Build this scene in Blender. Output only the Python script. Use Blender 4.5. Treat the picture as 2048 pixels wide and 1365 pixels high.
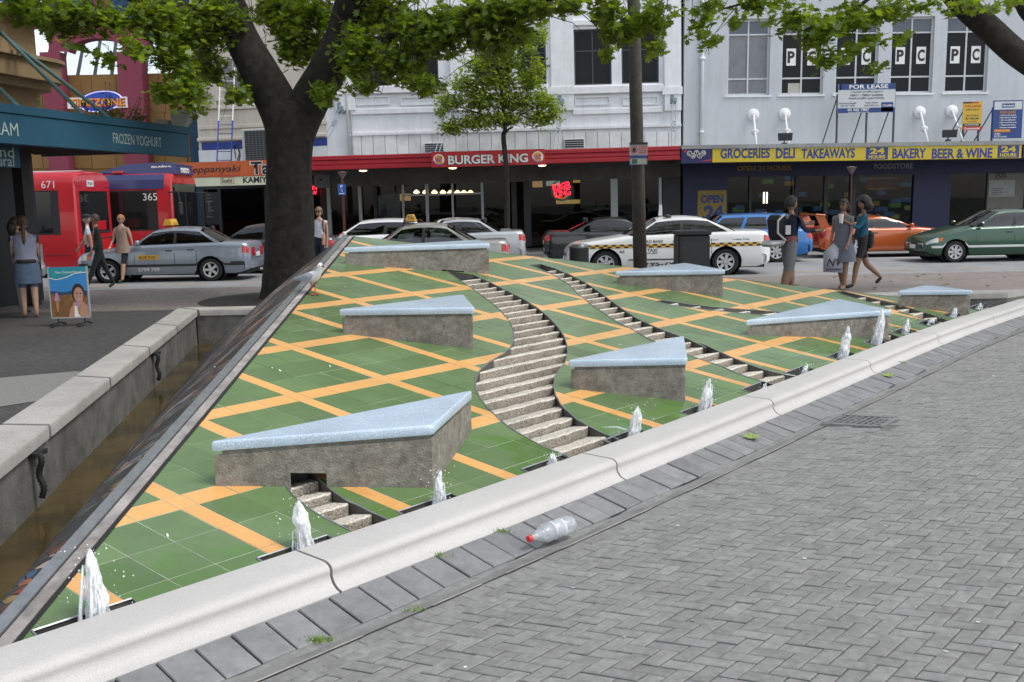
import bpy, bmesh, math, random
from mathutils import Vector, Matrix
from mathutils.geometry import delaunay_2d_cdt
random.seed(7)
for o in list(bpy.data.objects): bpy.data.objects.remove(o)
scene = bpy.context.scene
COL = scene.collection
# ---------------------------------------------------------------- camera
F, Y0, ROLL, H = 1950.0, 401.0, 0.02, 1.8          # focal length and horizon in photo pixels, roll, eye height
PITCH = math.atan((682.5 - Y0) / F)
_r = Vector((1, 0, 0)); _f = Vector((0, math.cos(PITCH), -math.sin(PITCH))); _d = -_r.cross(_f)
CR = _r * math.cos(ROLL) + _d * math.sin(ROLL)
CD = -_r * math.sin(ROLL) + _d * math.cos(ROLL)
cam = bpy.data.cameras.new('camera'); camo = bpy.data.objects.new('camera', cam); COL.objects.link(camo)
cam.sensor_width = 36; cam.lens = F / 2048 * 36; cam.clip_end = 2000; cam.clip_start = .05
m = Matrix.Identity(4)
for i in range(3):
    m[i][0] = CR[i]; m[i][1] = -CD[i]; m[i][2] = -_f[i]
m[2][3] = H
camo.matrix_world = m
scene.camera = camo
scene.render.resolution_x = 1024; scene.render.resolution_y = 682
# ---------------------------------------------------------------- light
SUN_AZ, SUN_EL = math.radians(108), math.radians(57)   # azimuth clockwise from +Y
w = bpy.data.worlds.new('World'); scene.world = w; w.use_nodes = True
nt = w.node_tree; bg = nt.nodes['Background']
sky = nt.nodes.new('ShaderNodeTexSky'); sky.sky_type = 'NISHITA'; sky.sun_disc = False
sky.sun_elevation = SUN_EL; sky.sun_rotation = SUN_AZ; sky.air_density = 1.0; sky.dust_density = 1.0; sky.ozone_density = 1.0
hs = nt.nodes.new('ShaderNodeHueSaturation'); hs.inputs['Saturation'].default_value = .35    # thin bright cloud
nt.links.new(sky.outputs[0], hs.inputs['Color']); nt.links.new(hs.outputs[0], bg.inputs[0]); bg.inputs[1].default_value = 0.15
sl = bpy.data.lights.new('sun', 'SUN'); sl.energy = 1.3; sl.angle = math.radians(22); sl.color = (1, .97, .93)
so = bpy.data.objects.new('sun', sl); COL.objects.link(so)
sdir = Vector((math.sin(SUN_AZ) * math.cos(SUN_EL), math.cos(SUN_AZ) * math.cos(SUN_EL), math.sin(SUN_EL)))
so.rotation_euler = (-sdir).to_track_quat('-Z', 'Y').to_euler(); so.location = (0, 0, 30)
vs = scene.view_settings; vs.view_transform = 'Standard'; vs.look = 'None'; vs.gamma = 1; vs.exposure = 0.8
# ---------------------------------------------------------------- pixel -> place
def ray(u, v): return CR * ((u - 1024) / F) + CD * ((v - 682.5) / F) + _f
EYE = Vector((0, 0, H))
def gz(u, v, z=0.0):
    d = ray(u, v); return EYE + d * ((z - H) / d.z)
def gY(u, v, Y):
    d = ray(u, v); return EYE + d * (Y / d.y)
PL = (-0.60156, -0.13179, 0.12157)               # the tiled slope: z = p0 + p1 x + p2 y
def pz(x, y): return PL[0] + PL[1] * x + PL[2] * y
def gp(u, v):
    d = ray(u, v); t = (PL[0] - H) / (d.z - PL[1] * d.x - PL[2] * d.y); return EYE + d * t
def proj(p):
    q = Vector(p) - EYE; dd = q.dot(_f); return (1024 + F * q.dot(CR) / dd, 682.5 + F * q.dot(CD) / dd)
# ---------------------------------------------------------------- materials
MATS = {}
def lin(r, g, b):
    f = lambda c: (c / 255 / 12.92) if c <= 10 else (((c / 255) + .055) / 1.055) ** 2.4
    return (f(r), f(g), f(b))
def nmat(name):
    mt = bpy.data.materials.new(name); mt.use_nodes = True; MATS[name] = mt
    return mt, mt.node_tree, mt.node_tree.nodes['Principled BSDF']
def M(name, col, rough=.6, var=.12, scale=6, bump=0., bscale=None, metal=0., spec=.5, coat=0., stain=0., island=0., emit=0., sss=None, trans=0., streak=0.):
    if name in MATS: return MATS[name]
    mt, t, b = nmat(name); N = t.nodes.new; L = t.links.new
    b.inputs['Roughness'].default_value = rough; b.inputs['Metallic'].default_value = metal
    b.inputs['Specular IOR Level'].default_value = spec
    b.inputs['Coat Weight'].default_value = coat; b.inputs['Coat Roughness'].default_value = .05
    b.inputs['Transmission Weight'].default_value = trans
    c4 = (*col, 1)
    if emit:
        b.inputs['Emission Color'].default_value = c4; b.inputs['Emission Strength'].default_value = emit
    geo = N('ShaderNodeNewGeometry')
    out = None
    if var or stain:
        n = N('ShaderNodeTexNoise'); n.inputs['Scale'].default_value = scale; n.inputs['Detail'].default_value = 6; n.inputs['Roughness'].default_value = .65
        L(geo.outputs['Position'], n.inputs['Vector'])
        r = N('ShaderNodeValToRGB'); e = r.color_ramp.elements
        e[0].position = .3; e[0].color = (*[max(0, c * (1 - var)) for c in col], 1)
        e[1].position = .7; e[1].color = (*[min(1, c * (1 + var)) for c in col], 1)
        L(n.outputs['Fac'], r.inputs['Fac']); out = r.outputs[0]
    if stain:
        n2 = N('ShaderNodeTexNoise'); n2.inputs['Scale'].default_value = scale * .23; n2.inputs['Detail'].default_value = 8; n2.inputs['Roughness'].default_value = .7
        L(geo.outputs['Position'], n2.inputs['Vector'])
        r2 = N('ShaderNodeValToRGB'); r2.color_ramp.elements[0].position = .42; r2.color_ramp.elements[1].position = .68
        r2.color_ramp.elements[0].color = (1, 1, 1, 1); r2.color_ramp.elements[1].color = (1 - stain, 1 - stain, 1 - stain * 1.05, 1)
        L(n2.outputs['Fac'], r2.inputs['Fac'])
        mx = N('ShaderNodeMixRGB'); mx.blend_type = 'MULTIPLY'; mx.inputs[0].default_value = 1
        L(out, mx.inputs[1]); L(r2.outputs[0], mx.inputs[2]); out = mx.outputs[0]
    if streak:                                     # rain streaks running down the wall
        mp = N('ShaderNodeMapping'); mp.inputs['Scale'].default_value = (5, 5, .35); L(geo.outputs['Position'], mp.inputs[0])
        n4 = N('ShaderNodeTexNoise'); n4.inputs['Scale'].default_value = 1; n4.inputs['Detail'].default_value = 6; n4.inputs['Roughness'].default_value = .7; L(mp.outputs[0], n4.inputs['Vector'])
        r4 = N('ShaderNodeValToRGB'); r4.color_ramp.elements[0].position = .45; r4.color_ramp.elements[1].position = .75
        r4.color_ramp.elements[0].color = (1, 1, 1, 1); r4.color_ramp.elements[1].color = (1 - streak, 1 - streak, 1 - streak * 1.1, 1); L(n4.outputs['Fac'], r4.inputs[0])
        mx = N('ShaderNodeMixRGB'); mx.blend_type = 'MULTIPLY'; mx.inputs[0].default_value = 1; L(out, mx.inputs[1]); L(r4.outputs[0], mx.inputs[2]); out = mx.outputs[0]
    if island:
        oi = N('ShaderNodeObjectInfo'); ad = N('ShaderNodeMath'); ad.operation = 'ADD'
        L(geo.outputs['Random Per Island'], ad.inputs[0]); L(oi.outputs['Random'], ad.inputs[1])
        fr = N('ShaderNodeMath'); fr.operation = 'FRACT'; L(ad.outputs[0], fr.inputs[0])
        mr = N('ShaderNodeMapRange'); mr.inputs[3].default_value = 1 - island; mr.inputs[4].default_value = 1 + island
        L(fr.outputs[0], mr.inputs[0])
        mx = N('ShaderNodeMixRGB'); mx.blend_type = 'MULTIPLY'; mx.inputs[0].default_value = 1
        if out: L(out, mx.inputs[1])
        else: mx.inputs[1].default_value = c4
        L(mr.outputs[0], mx.inputs[2]); out = mx.outputs[0]
    if out: L(out, b.inputs['Base Color'])
    else: b.inputs['Base Color'].default_value = c4
    if bump:
        n3 = N('ShaderNodeTexNoise'); n3.inputs['Scale'].default_value = bscale or scale * 4; n3.inputs['Detail'].default_value = 5
        L(geo.outputs['Position'], n3.inputs['Vector'])
        bp = N('ShaderNodeBump'); bp.inputs['Strength'].default_value = bump; bp.inputs['Distance'].default_value = .01
        L(n3.outputs['Fac'], bp.inputs['Height']); L(bp.outputs[0], b.inputs['Normal'])
    return mt
def speckle(name, base, chips, scale=120, rough=.3, thr=.25, bump=0., stain=0., bscale=None):
    """stone chips set in a ground colour"""
    mt, t, b = nmat(name); N = t.nodes.new; L = t.links.new
    geo = N('ShaderNodeNewGeometry'); v = N('ShaderNodeTexVoronoi'); v.inputs['Scale'].default_value = scale
    L(geo.outputs['Position'], v.inputs['Vector'])
    sx = N('ShaderNodeSeparateColor'); L(v.outputs['Color'], sx.inputs[0])
    r = N('ShaderNodeValToRGB'); r.color_ramp.interpolation = 'CONSTANT'
    e = r.color_ramp.elements; e[0].position = 0; e[0].color = (*base, 1); e[1].position = 1 - thr; e[1].color = (*chips[0], 1)
    for i, c in enumerate(chips[1:]):
        x = e.new(1 - thr + thr * (i + 1) / len(chips)); x.color = (*c, 1)
    L(sx.outputs[0], r.inputs['Fac']); out = r.outputs[0]
    if stain:
        n2 = N('ShaderNodeTexNoise'); n2.inputs['Scale'].default_value = 1.7; n2.inputs['Detail'].default_value = 8; n2.inputs['Roughness'].default_value = .7
        L(geo.outputs['Position'], n2.inputs['Vector'])
        r2 = N('ShaderNodeValToRGB'); r2.color_ramp.elements[0].position = .4; r2.color_ramp.elements[1].position = .7
        r2.color_ramp.elements[0].color = (1, 1, 1, 1); r2.color_ramp.elements[1].color = (1 - stain, 1 - stain, 1 - stain, 1)
        L(n2.outputs['Fac'], r2.inputs['Fac'])
        mx = N('ShaderNodeMixRGB'); mx.blend_type = 'MULTIPLY'; mx.inputs[0].default_value = 1
        L(out, mx.inputs[1]); L(r2.outputs[0], mx.inputs[2]); out = mx.outputs[0]
    L(out, b.inputs['Base Color']); b.inputs['Roughness'].default_value = rough
    if bump:
        v2 = N('ShaderNodeTexVoronoi'); v2.inputs['Scale'].default_value = bscale or scale; L(geo.outputs['Position'], v2.inputs['Vector'])
        bp = N('ShaderNodeBump'); bp.inputs['Strength'].default_value = bump; bp.inputs['Distance'].default_value = .012; bp.invert = True
        L(v2.outputs['Distance'], bp.inputs['Height']); L(bp.outputs[0], b.inputs['Normal'])
    return mt
def glassmat(name, tint=(.5, .55, .55), refl=.12, rough=.02, ior=1.5):
    mt = bpy.data.materials.new(name); mt.use_nodes = True; MATS[name] = mt; t = mt.node_tree
    t.nodes.remove(t.nodes['Principled BSDF']); N = t.nodes.new; L = t.links.new
    tr = N('ShaderNodeBsdfTransparent'); tr.inputs[0].default_value = (*tint, 1)
    gl = N('ShaderNodeBsdfGlossy'); gl.inputs['Roughness'].default_value = rough
    lw = N('ShaderNodeFresnel'); lw.inputs[0].default_value = ior
    mr = N('ShaderNodeMapRange'); mr.inputs[1].default_value = 0; mr.inputs[2].default_value = 1; mr.inputs[3].default_value = refl; mr.inputs[4].default_value = 1
    L(lw.outputs[0], mr.inputs[0])
    mx = N('ShaderNodeMixShader'); L(mr.outputs[0], mx.inputs[0]); L(tr.outputs[0], mx.inputs[1]); L(gl.outputs[0], mx.inputs[2])
    L(mx.outputs[0], t.nodes['Material Output'].inputs[0]); return mt
# ---------------------------------------------------------------- mesh helpers
def tag(o, label=None, cat=None, group=None, kind=None):
    if label: o['label'] = label
    if cat: o['category'] = cat
    if group: o['group'] = group
    if kind: o['kind'] = kind
    return o
def thing(name, label, cat, loc=(0, 0, 0), rz=0, group=None):
    o = bpy.data.objects.new(name, None); COL.objects.link(o); o.empty_display_size = .1
    o.location = loc; o.rotation_euler = (0, 0, rz); return tag(o, label, cat, group)
class MB:
    def __init__(s): s.v = []; s.f = []; s.mi = []; s.m = 0
    def add(s, vs, fs):
        k = len(s.v); s.v += [tuple(x) for x in vs]; s.f += [tuple(i + k for i in f) for f in fs]; s.mi += [s.m] * len(fs); return s
    def box(s, c, d, rz=0, rx=0, ry=0, bev=0):
        R = Matrix.Rotation(rz, 3, 'Z') @ Matrix.Rotation(ry, 3, 'Y') @ Matrix.Rotation(rx, 3, 'X'); c = Vector(c)
        hx, hy, hz = d[0] / 2, d[1] / 2, d[2] / 2
        if bev:
            b = min(bev, hx * .9, hy * .9, hz * .9); vs = []; idx = {}
            for sx in (-1, 1):
                for sy in (-1, 1):
                    for sz in (-1, 1):
                        for k in range(3):
                            p = [sx * (hx - b), sy * (hy - b), sz * (hz - b)]; p[k] = (sx * hx, sy * hy, sz * hz)[k]
                            idx[(sx, sy, sz, k)] = len(vs); vs.append(c + R @ Vector(p))
            fs = []
            for k in range(3):
                i, j = [q for q in range(3) if q != k]
                for sg in (-1, 1):
                    q = []
                    for a, bb in ((-1, -1), (1, -1), (1, 1), (-1, 1)):
                        t = [0, 0, 0]; t[k] = sg; t[i] = a; t[j] = bb; q.append(idx[(*t, k)])
                    fs.append(q if (sg > 0) == (k != 1) else q[::-1])
            for k in range(3):
                i, j = [q for q in range(3) if q != k]
                for a in (-1, 1):
                    for bb in (-1, 1):
                        t0 = [0, 0, 0]; t0[i] = a; t0[j] = bb; t0[k] = -1; t1 = list(t0); t1[k] = 1
                        fs.append([idx[(*t0, i)], idx[(*t0, j)], idx[(*t1, j)], idx[(*t1, i)]])
            for sx in (-1, 1):
                for sy in (-1, 1):
                    for sz in (-1, 1): fs.append([idx[(sx, sy, sz, k)] for k in range(3)])
            return s.add(vs, fs)
        vs = [c + R @ Vector((x * hx, y * hy, z * hz)) for x in (-1, 1) for y in (-1, 1) for z in (-1, 1)]
        return s.add(vs, [(0, 1, 3, 2), (4, 6, 7, 5), (0, 4, 5, 1), (2, 3, 7, 6), (0, 2, 6, 4), (1, 5, 7, 3)])
    def bb(s, x0, x1, y0, y1, z0, z1, bev=0): return s.box(((x0 + x1) / 2, (y0 + y1) / 2, (z0 + z1) / 2), (abs(x1 - x0), abs(y1 - y0), abs(z1 - z0)), bev=bev)
    def tube(s, pts, rad, n=8, cap=True):
        pts = [Vector(p) for p in pts]; k = len(pts)
        if not hasattr(rad, '__len__'): rad = [rad] * k
        vs = []; up = None
        for i, p in enumerate(pts):
            t = (pts[min(i + 1, k - 1)] - pts[max(i - 1, 0)])
            t = t.normalized() if t.length > 1e-9 else Vector((0, 0, 1))
            if up is None: up = Vector((1, 0, 0)) if abs(t.x) < .8 else Vector((0, 1, 0))
            a = (up - t * up.dot(t)).normalized(); up = a; b = t.cross(a)
            for j in range(n):
                an = 2 * math.pi * j / n; vs.append(p + (a * math.cos(an) + b * math.sin(an)) * rad[i])
        fs = [(i * n + j, i * n + (j + 1) % n, (i + 1) * n + (j + 1) % n, (i + 1) * n + j) for i in range(k - 1) for j in range(n)]
        if cap: fs += [tuple(range(n))[::-1], tuple((k - 1) * n + j for j in range(n))]
        return s.add(vs, fs)
    def lathe(s, prof, n=16, c=(0, 0, 0), axis='Z', rot=None, cap=True):
        c = Vector(c); vs = []
        for (r, z) in prof:
            for j in range(n):
                an = 2 * math.pi * j / n; p = Vector((r * math.cos(an), r * math.sin(an), z))
                if axis == 'Y': p = Vector((p.x, p.z, p.y))
                if axis == 'X': p = Vector((p.z, p.x, p.y))
                if rot is not None: p = rot @ p
                vs.append(c + p)
        k = len(prof)
        fs = [(i * n + j, i * n + (j + 1) % n, (i + 1) * n + (j + 1) % n, (i + 1) * n + j) for i in range(k - 1) for j in range(n)]
        if cap and prof[0][0] > 1e-6: fs.append(tuple(range(n))[::-1])
        if cap and prof[-1][0] > 1e-6: fs.append(tuple((k - 1) * n + j for j in range(n)))
        return s.add(vs, fs)
    def prism(s, poly, z0, z1):
        """poly: plan points; z0/z1 numbers or functions of (x, y)"""
        f0 = z0 if callable(z0) else (lambda x, y: z0); f1 = z1 if callable(z1) else (lambda x, y: z1)
        n = len(poly)
        vs = [(p[0], p[1], f0(p[0], p[1])) for p in poly] + [(p[0], p[1], f1(p[0], p[1])) for p in poly]
        return s.add(vs, [tuple(range(n))[::-1], tuple(range(n, 2 * n))] + [(i, (i + 1) % n, n + (i + 1) % n, n + i) for i in range(n)])
    def grid(s, rows, closed=False):
        n = len(rows[0]); vs = [p for r in rows for p in r]; fs = []
        for i in range(len(rows) - 1):
            for j in range(n if closed else n - 1):
                fs.append((i * n + j, i * n + (j + 1) % n, (i + 1) * n + (j + 1) % n, (i + 1) * n + j))
        return s.add(vs, fs)
    def mesh(s, name, mats, smooth=False):
        me = bpy.data.meshes.new(name); me.from_pydata(s.v, [], s.f)
        for mt in (mats if isinstance(mats, (list, tuple)) else [mats]): me.materials.append(mt)
        if any(s.mi): me.polygons.foreach_set('material_index', s.mi)
        bm = bmesh.new(); bm.from_mesh(me); bmesh.ops.recalc_face_normals(bm, faces=bm.faces); bm.to_mesh(me); bm.free()
        if smooth:
            me.polygons.foreach_set('use_smooth', [True] * len(me.polygons))
            if smooth is not True: me.set_sharp_from_angle(angle=math.radians(smooth))
        me.update(); return me
    def build(s, name, mats, parent=None, smooth=False, **k):
        o = bpy.data.objects.new(name, s.mesh(name, mats, smooth)); COL.objects.link(o)
        if parent is not None: o.parent = parent
        return tag(o, **k)
def copy_tree(o, parent=None):
    c = o.copy(); COL.objects.link(c); c.parent = parent
    for ch in list(o.children): copy_tree(ch, c)
    return c
def inpoly(x, y, poly):
    c = False; n = len(poly); j = n - 1
    for i in range(n):
        xi, yi = poly[i][0], poly[i][1]; xj, yj = poly[j][0], poly[j][1]
        if (yi > y) != (yj > y) and x < (xj - xi) * (y - yi) / (yj - yi) + xi: c = not c
        j = i
    return c
def cdt(polys, lines=()):
    vs = []; ed = []
    for p in polys:
        k = len(vs); vs += [Vector((q[0], q[1])) for q in p]; ed += [(k + i, k + (i + 1) % len(p)) for i in range(len(p))]
    for a, b in lines:
        k = len(vs); vs += [Vector(a), Vector(b)]; ed.append((k, k + 1))
    r = delaunay_2d_cdt(vs, ed, [], 0, 1e-6)
    return [(p.x, p.y) for p in r[0]], r[2]
def sheet(outer, holes, zf, name, mat, parent=None, **k):
    vs, fs = cdt([outer] + list(holes)); keep = []
    for f in fs:
        cx = sum(vs[i][0] for i in f) / len(f); cy = sum(vs[i][1] for i in f) / len(f)
        if inpoly(cx, cy, outer) and not any(inpoly(cx, cy, h) for h in holes): keep.append(f)
    mb = MB(); mb.add([(x, y, zf(x, y) if callable(zf) else zf) for x, y in vs], keep)
    return mb.build(name, mat, parent, **k)
def text(name, s, loc, height, mat, parent=None, width=None, rot=(math.pi / 2, 0, 0), bold=0., depth=.004, shear=0., spacing=1., align=None):
    """lettering as mesh, centred on loc, facing -Y by default"""
    cu = bpy.data.curves.new('t', 'FONT'); cu.body = s; cu.extrude = 0; cu.offset = bold; cu.shear = shear; cu.space_character = spacing; cu.resolution_u = 3
    if align: cu.align_x = align
    ob = bpy.data.objects.new('t', cu); me = bpy.data.meshes.new_from_object(ob)
    bpy.data.objects.remove(ob); bpy.data.curves.remove(cu)
    xs = [v.co.x for v in me.vertices]; ys = [v.co.y for v in me.vertices]
    if not xs: return None
    w0 = max(xs) - min(xs); h0 = max(ys) - min(ys); cx = (max(xs) + min(xs)) / 2; cy = (max(ys) + min(ys)) / 2
    sy = height / h0; sx = (width / w0) if width else sy
    for v in me.vertices: v.co = ((v.co.x - cx) * sx, (v.co.y - cy) * sy, 0)
    me.materials.clear(); me.materials.append(mat); me.name = name
    o = bpy.data.objects.new(name, me); COL.objects.link(o); o.location = loc; o.rotation_euler = rot
    if parent is not None: o.parent = parent
    return o
def offs(poly, d):
    """offset an open polyline to its right by d"""
    out = []
    for i, p in enumerate(poly):
        a = Vector(poly[max(i - 1, 0)][:2]); b = Vector(poly[min(i + 1, len(poly) - 1)][:2]); t = (b - a).normalized()
        out.append((p[0] + t.y * d, p[1] - t.x * d))
    return out
def resample(poly, step):
    pts = [Vector(p[:2]) for p in poly]; out = [pts[0]]; L = 0; acc = 0
    for a, b in zip(pts, pts[1:]):
        l = (b - a).length; s0 = step - acc
        while s0 <= l: out.append(a.lerp(b, s0 / l)); s0 += step
        acc = l - (s0 - step)
    return [tuple(p) for p in out]
# ================================================================ the fountain and the plaza
KERB = [(-2.78, 2.59), (-1.84, 3.62), (-1.45, 4.045), (-0.87, 4.67), (-0.09, 5.545), (0.97, 6.78), (2.64, 8.80), (5.03, 11.76), (7.45, 14.42), (8.6, 15.72)]
# smooth the measured kerb line a little
def _smooth(p, k=2):
    for _ in range(k):
        q = [p[0]]
        for a, b in zip(p, p[1:]):
            q += [(a[0] * .75 + b[0] * .25, a[1] * .75 + b[1] * .25), (a[0] * .25 + b[0] * .75, a[1] * .25 + b[1] * .75)]
        p = q + [p[-1]]
    return p
KERB = resample(_smooth(KERB), .15)
def kd(x, y):
    best = None
    for i in range(0, len(KERB) - 4, 4):
        a, b = KERB[i], KERB[min(i + 4, len(KERB) - 1)]
        tx, ty = b[0] - a[0], b[1] - a[1]; l2 = tx * tx + ty * ty
        t = ((x - a[0]) * tx + (y - a[1]) * ty) / l2
        if i > 0: t = max(t, 0)
        if i + 8 < len(KERB): t = min(t, 1)
        dx, dy = x - a[0] - tx * t, y - a[1] - ty * t; d = math.hypot(dx, dy)
        if best is None or d < best[0]: best = (d, 1 if (dx * ty - dy * tx) > 0 else -1)
    return best[0] * best[1]
def zplaza(x, y):
    d = kd(x, y) - .7
    f = min(1, max(0, (15 - y) / 6))
    return .05 * min(max(d, 0), 4) * f
def kpt(s, d):
    """point at arc length s along the kerb line, offset d outwards"""
    i = s / .15; i0 = max(0, min(len(KERB) - 2, int(i))); t = i - i0
    a, b = Vector(KERB[i0]), Vector(KERB[i0 + 1]); p = a.lerp(b, t)
    j0, j1 = max(0, i0 - 3), min(len(KERB) - 1, i0 + 4)
    tg = (Vector(KERB[j1]) - Vector(KERB[j0])).normalized()
    return Vector((p.x + tg.y * d, p.y - tg.x * d))
KL = (len(KERB) - 1) * .15
def ksof(x, y): return min(range(len(KERB)), key=lambda i: (KERB[i][0] - x) ** 2 + (KERB[i][1] - y) ** 2) * .15

m_green = M('green_tile', (.118, .188, .072), rough=.25, var=.12, scale=3, island=.13, bump=.05, bscale=18, spec=.45, stain=.2)
m_yel = M('yellow_tile', (.70, .37, .12), rough=.28, var=.06, scale=3, island=.05, bump=.03, bscale=40, spec=.45, stain=.10)
m_grout = M('grout', (.33, .36, .28), rough=.9, var=.3, scale=9)
m_kerb = speckle('pale_terrazzo_kerb', (.475, .46, .435), [(.54, .525, .495), (.42, .405, .38), (.51, .485, .45), (.38, .365, .35)], scale=520, rough=.6, thr=.5, bump=.06, stain=.11)
m_coping = speckle('grey_concrete_coping', (.40, .38, .34), [(.46, .44, .40), (.33, .31, .28)], scale=200, rough=.75, thr=.5, bump=.2, stain=.3)
m_wall = M('stained_concrete', (.14, .135, .12), rough=.8, var=.35, scale=5, bump=.5, bscale=50, stain=.5)
m_cap = speckle('blue_terrazzo', (.44, .55, .66), [(.56, .66, .74), (.34, .45, .57), (.66, .73, .78), (.46, .58, .69)], scale=230, rough=.22, thr=.55, stain=.22)
m_body = M('dark_rough_concrete', (.235, .215, .18), rough=.85, var=.35, scale=22, bump=.8, bscale=90, stain=.45)
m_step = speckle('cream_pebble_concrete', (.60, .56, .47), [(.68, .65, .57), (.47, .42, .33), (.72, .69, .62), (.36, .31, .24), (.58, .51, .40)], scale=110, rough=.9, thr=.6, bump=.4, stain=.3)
m_riser = speckle('shaded_pebble_riser', (.30, .265, .21), [(.38, .34, .28), (.20, .17, .13), (.42, .38, .32)], scale=110, rough=.9, thr=.5, bump=.5, stain=.4)  # stained step concrete, darkened: the shade on the risers is in this colour
m_steel = M('stainless_edge', (.30, .31, .32), rough=.35, var=.2, scale=14, metal=.6)
m_chan = M('channel_metal', (.10, .095, .085), rough=.5, var=.3, scale=6, metal=.2, stain=.4)
m_rim = M('stained_rim_concrete', (.34, .31, .29), rough=.8, var=.3, scale=7, stain=.6)
m_black = M('black_rubber', (.012, .012, .012), rough=.7, var=.2)
m_seal = M('black_sealant', (.015, .015, .014), rough=.9, var=.2)
def wet(mt, amt):
    """wet, darker glaze near the jets: by distance from the kerb, broken up by noise"""
    t = mt.node_tree; N = t.nodes.new; L = t.links.new; b = t.nodes['Principled BSDF']
    geo = N('ShaderNodeNewGeometry'); dp = N('ShaderNodeVectorMath'); dp.operation = 'DOT_PRODUCT'; dp.inputs[1].default_value = (-.767, .642, 0); L(geo.outputs['Position'], dp.inputs[0])
    n = N('ShaderNodeTexNoise'); n.inputs['Scale'].default_value = 1.5; n.inputs['Detail'].default_value = 7; n.inputs['Roughness'].default_value = .65; L(geo.outputs['Position'], n.inputs['Vector'])
    ma = N('ShaderNodeMath'); ma.operation = 'MULTIPLY_ADD'; ma.inputs[1].default_value = -2.6; L(n.outputs['Fac'], ma.inputs[0]); L(dp.outputs['Value'], ma.inputs[2])
    mr = N('ShaderNodeMapRange'); mr.inputs[1].default_value = 2.58; mr.inputs[2].default_value = 2.72; mr.inputs[3].default_value = 1; mr.inputs[4].default_value = 0; L(ma.outputs[0], mr.inputs[0])
    src = b.inputs['Base Color'].links[0].from_socket
    mx = N('ShaderNodeMixRGB'); mx.blend_type = 'MULTIPLY'; L(mr.outputs[0], mx.inputs[0]); L(src, mx.inputs[1]); mx.inputs[2].default_value = (*amt, 1); L(mx.outputs[0], b.inputs['Base Color'])
    r2 = N('ShaderNodeMapRange'); r2.inputs[3].default_value = b.inputs['Roughness'].default_value; r2.inputs[4].default_value = .12; L(mr.outputs[0], r2.inputs[0]); L(r2.outputs[0], b.inputs['Roughness'])
wet(m_green, (.80, .95, .62)); wet(m_yel, (.90, .86, .78))
# ---------------------------------------------------------------- tiled slope
p0, ea, eb = Vector((-0.6427, 6.3164)), Vector((-0.8677, 0.5884)), Vector((0.5553, 0.6243))
MI = Matrix(((ea.x, eb.x), (ea.y, eb.y))).inverted()
def AB(x, y): return MI @ (Vector((x, y)) - p0)
def XY(a, b): return p0 + ea * a + eb * b
EDGE = lambda y: -1.985 - .0185 * (y - 3.6)
kin = [k for k in offs(KERB, .03) if 3.40 < k[1] < 13.66]
REG = [(EDGE(3.40), 3.40), (EDGE(13.66), 13.66)][::1] + [(x, 13.66) for x in (0, 2.5, 5)] + kin[::-1]
z4 = lambda p: (850 + p[0] * .293, 480 + p[1] * .293)
z5 = lambda p: (1400 + p[0] * .3164, 500 + p[1] * .3164)
z6 = lambda p: (900 + p[0] * .293, 700 + p[1] * .293)
zc = lambda p: (560 + p[0] * .1465, 960 + p[1] * .1465)
S1L = [z4(p) for p in [(150, 215), (280, 305), (380, 375), (460, 435), (530, 500), (580, 560), (605, 620), (608, 680), (580, 740), (530, 780), (440, 835), (375, 890), (345, 950), (345, 1010), (375, 1080), (430, 1150), (510, 1230)]] + [z6(p) for p in [(420, 540), (520, 600), (640, 665), (830, 738)]]
S1R = [z4(p) for p in [(330, 240), (440, 290), (560, 350), (680, 410), (780, 475), (850, 535), (910, 600), (950, 660), (970, 720), (975, 780), (955, 840), (915, 890), (885, 940), (878, 1000), (890, 1060), (930, 1130)]] + [z6(p) for p in [(780, 400), (870, 480), (1000, 550), (1165, 622)]]
S2L = [z4(p) for p in [(715, 172), (800, 205), (900, 255), (980, 305), (1050, 375), (1130, 440), (1210, 495), (1300, 555), (1400, 605), (1530, 680), (1680, 745), (1800, 790), (1930, 835)]] + [z5(p) for p in [(130, 735), (240, 785), (350, 820), (480, 858)]]
S2R = [z4(p) for p in [(790, 168), (880, 195), (990, 240), (1090, 290), (1180, 350), (1260, 410), (1350, 475), (1450, 540), (1580, 600), (1700, 645), (1800, 680), (1920, 740)]] + [z5(p) for p in [(0, 590), (100, 635), (200, 680), (320, 730), (430, 765), (540, 790), (660, 808)]]
S3L = [(1308, 604), (1350, 612), (1400, 619), (1450, 624), (1500, 629), (1560, 634), (1640, 645), (1720, 664), (1790, 690)]
S3R = [(1325, 601), (1378, 609), (1430, 615), (1480, 619), (1550, 624), (1640, 634), (1730, 652), (1815, 680)]
S4L = [(1670, 585), (1720, 600), (1780, 617), (1840, 637), (1872, 650)]
S4R = [(1684, 583), (1740, 596), (1800, 611), (1860, 629), (1895, 641)]
S0L = [zc(p) for p in [(-190, -190), (-60, -60), (60, 60), (170, 210), (320, 330), (450, 430), (600, 520), (780, 610), (990, 715)]]
S0R = [zc(p) for p in [(360, -190), (520, -20), (640, 90), (760, 180), (900, 280), (1100, 370), (1290, 465), (1470, 545)]]
STAIRS = []
for L_, R_ in ((S1L, S1R), (S2L, S2R), (S3L, S3R), (S4L, S4R), (S0L, S0R)):
    l = [gp(*p) for p in L_]; r = [gp(*p) for p in R_]
    STAIRS.append(([(p.x, p.y) for p in l], [(p.x, p.y) for p in r]))
CH = [l + r[::-1] for l, r in STAIRS]
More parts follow.
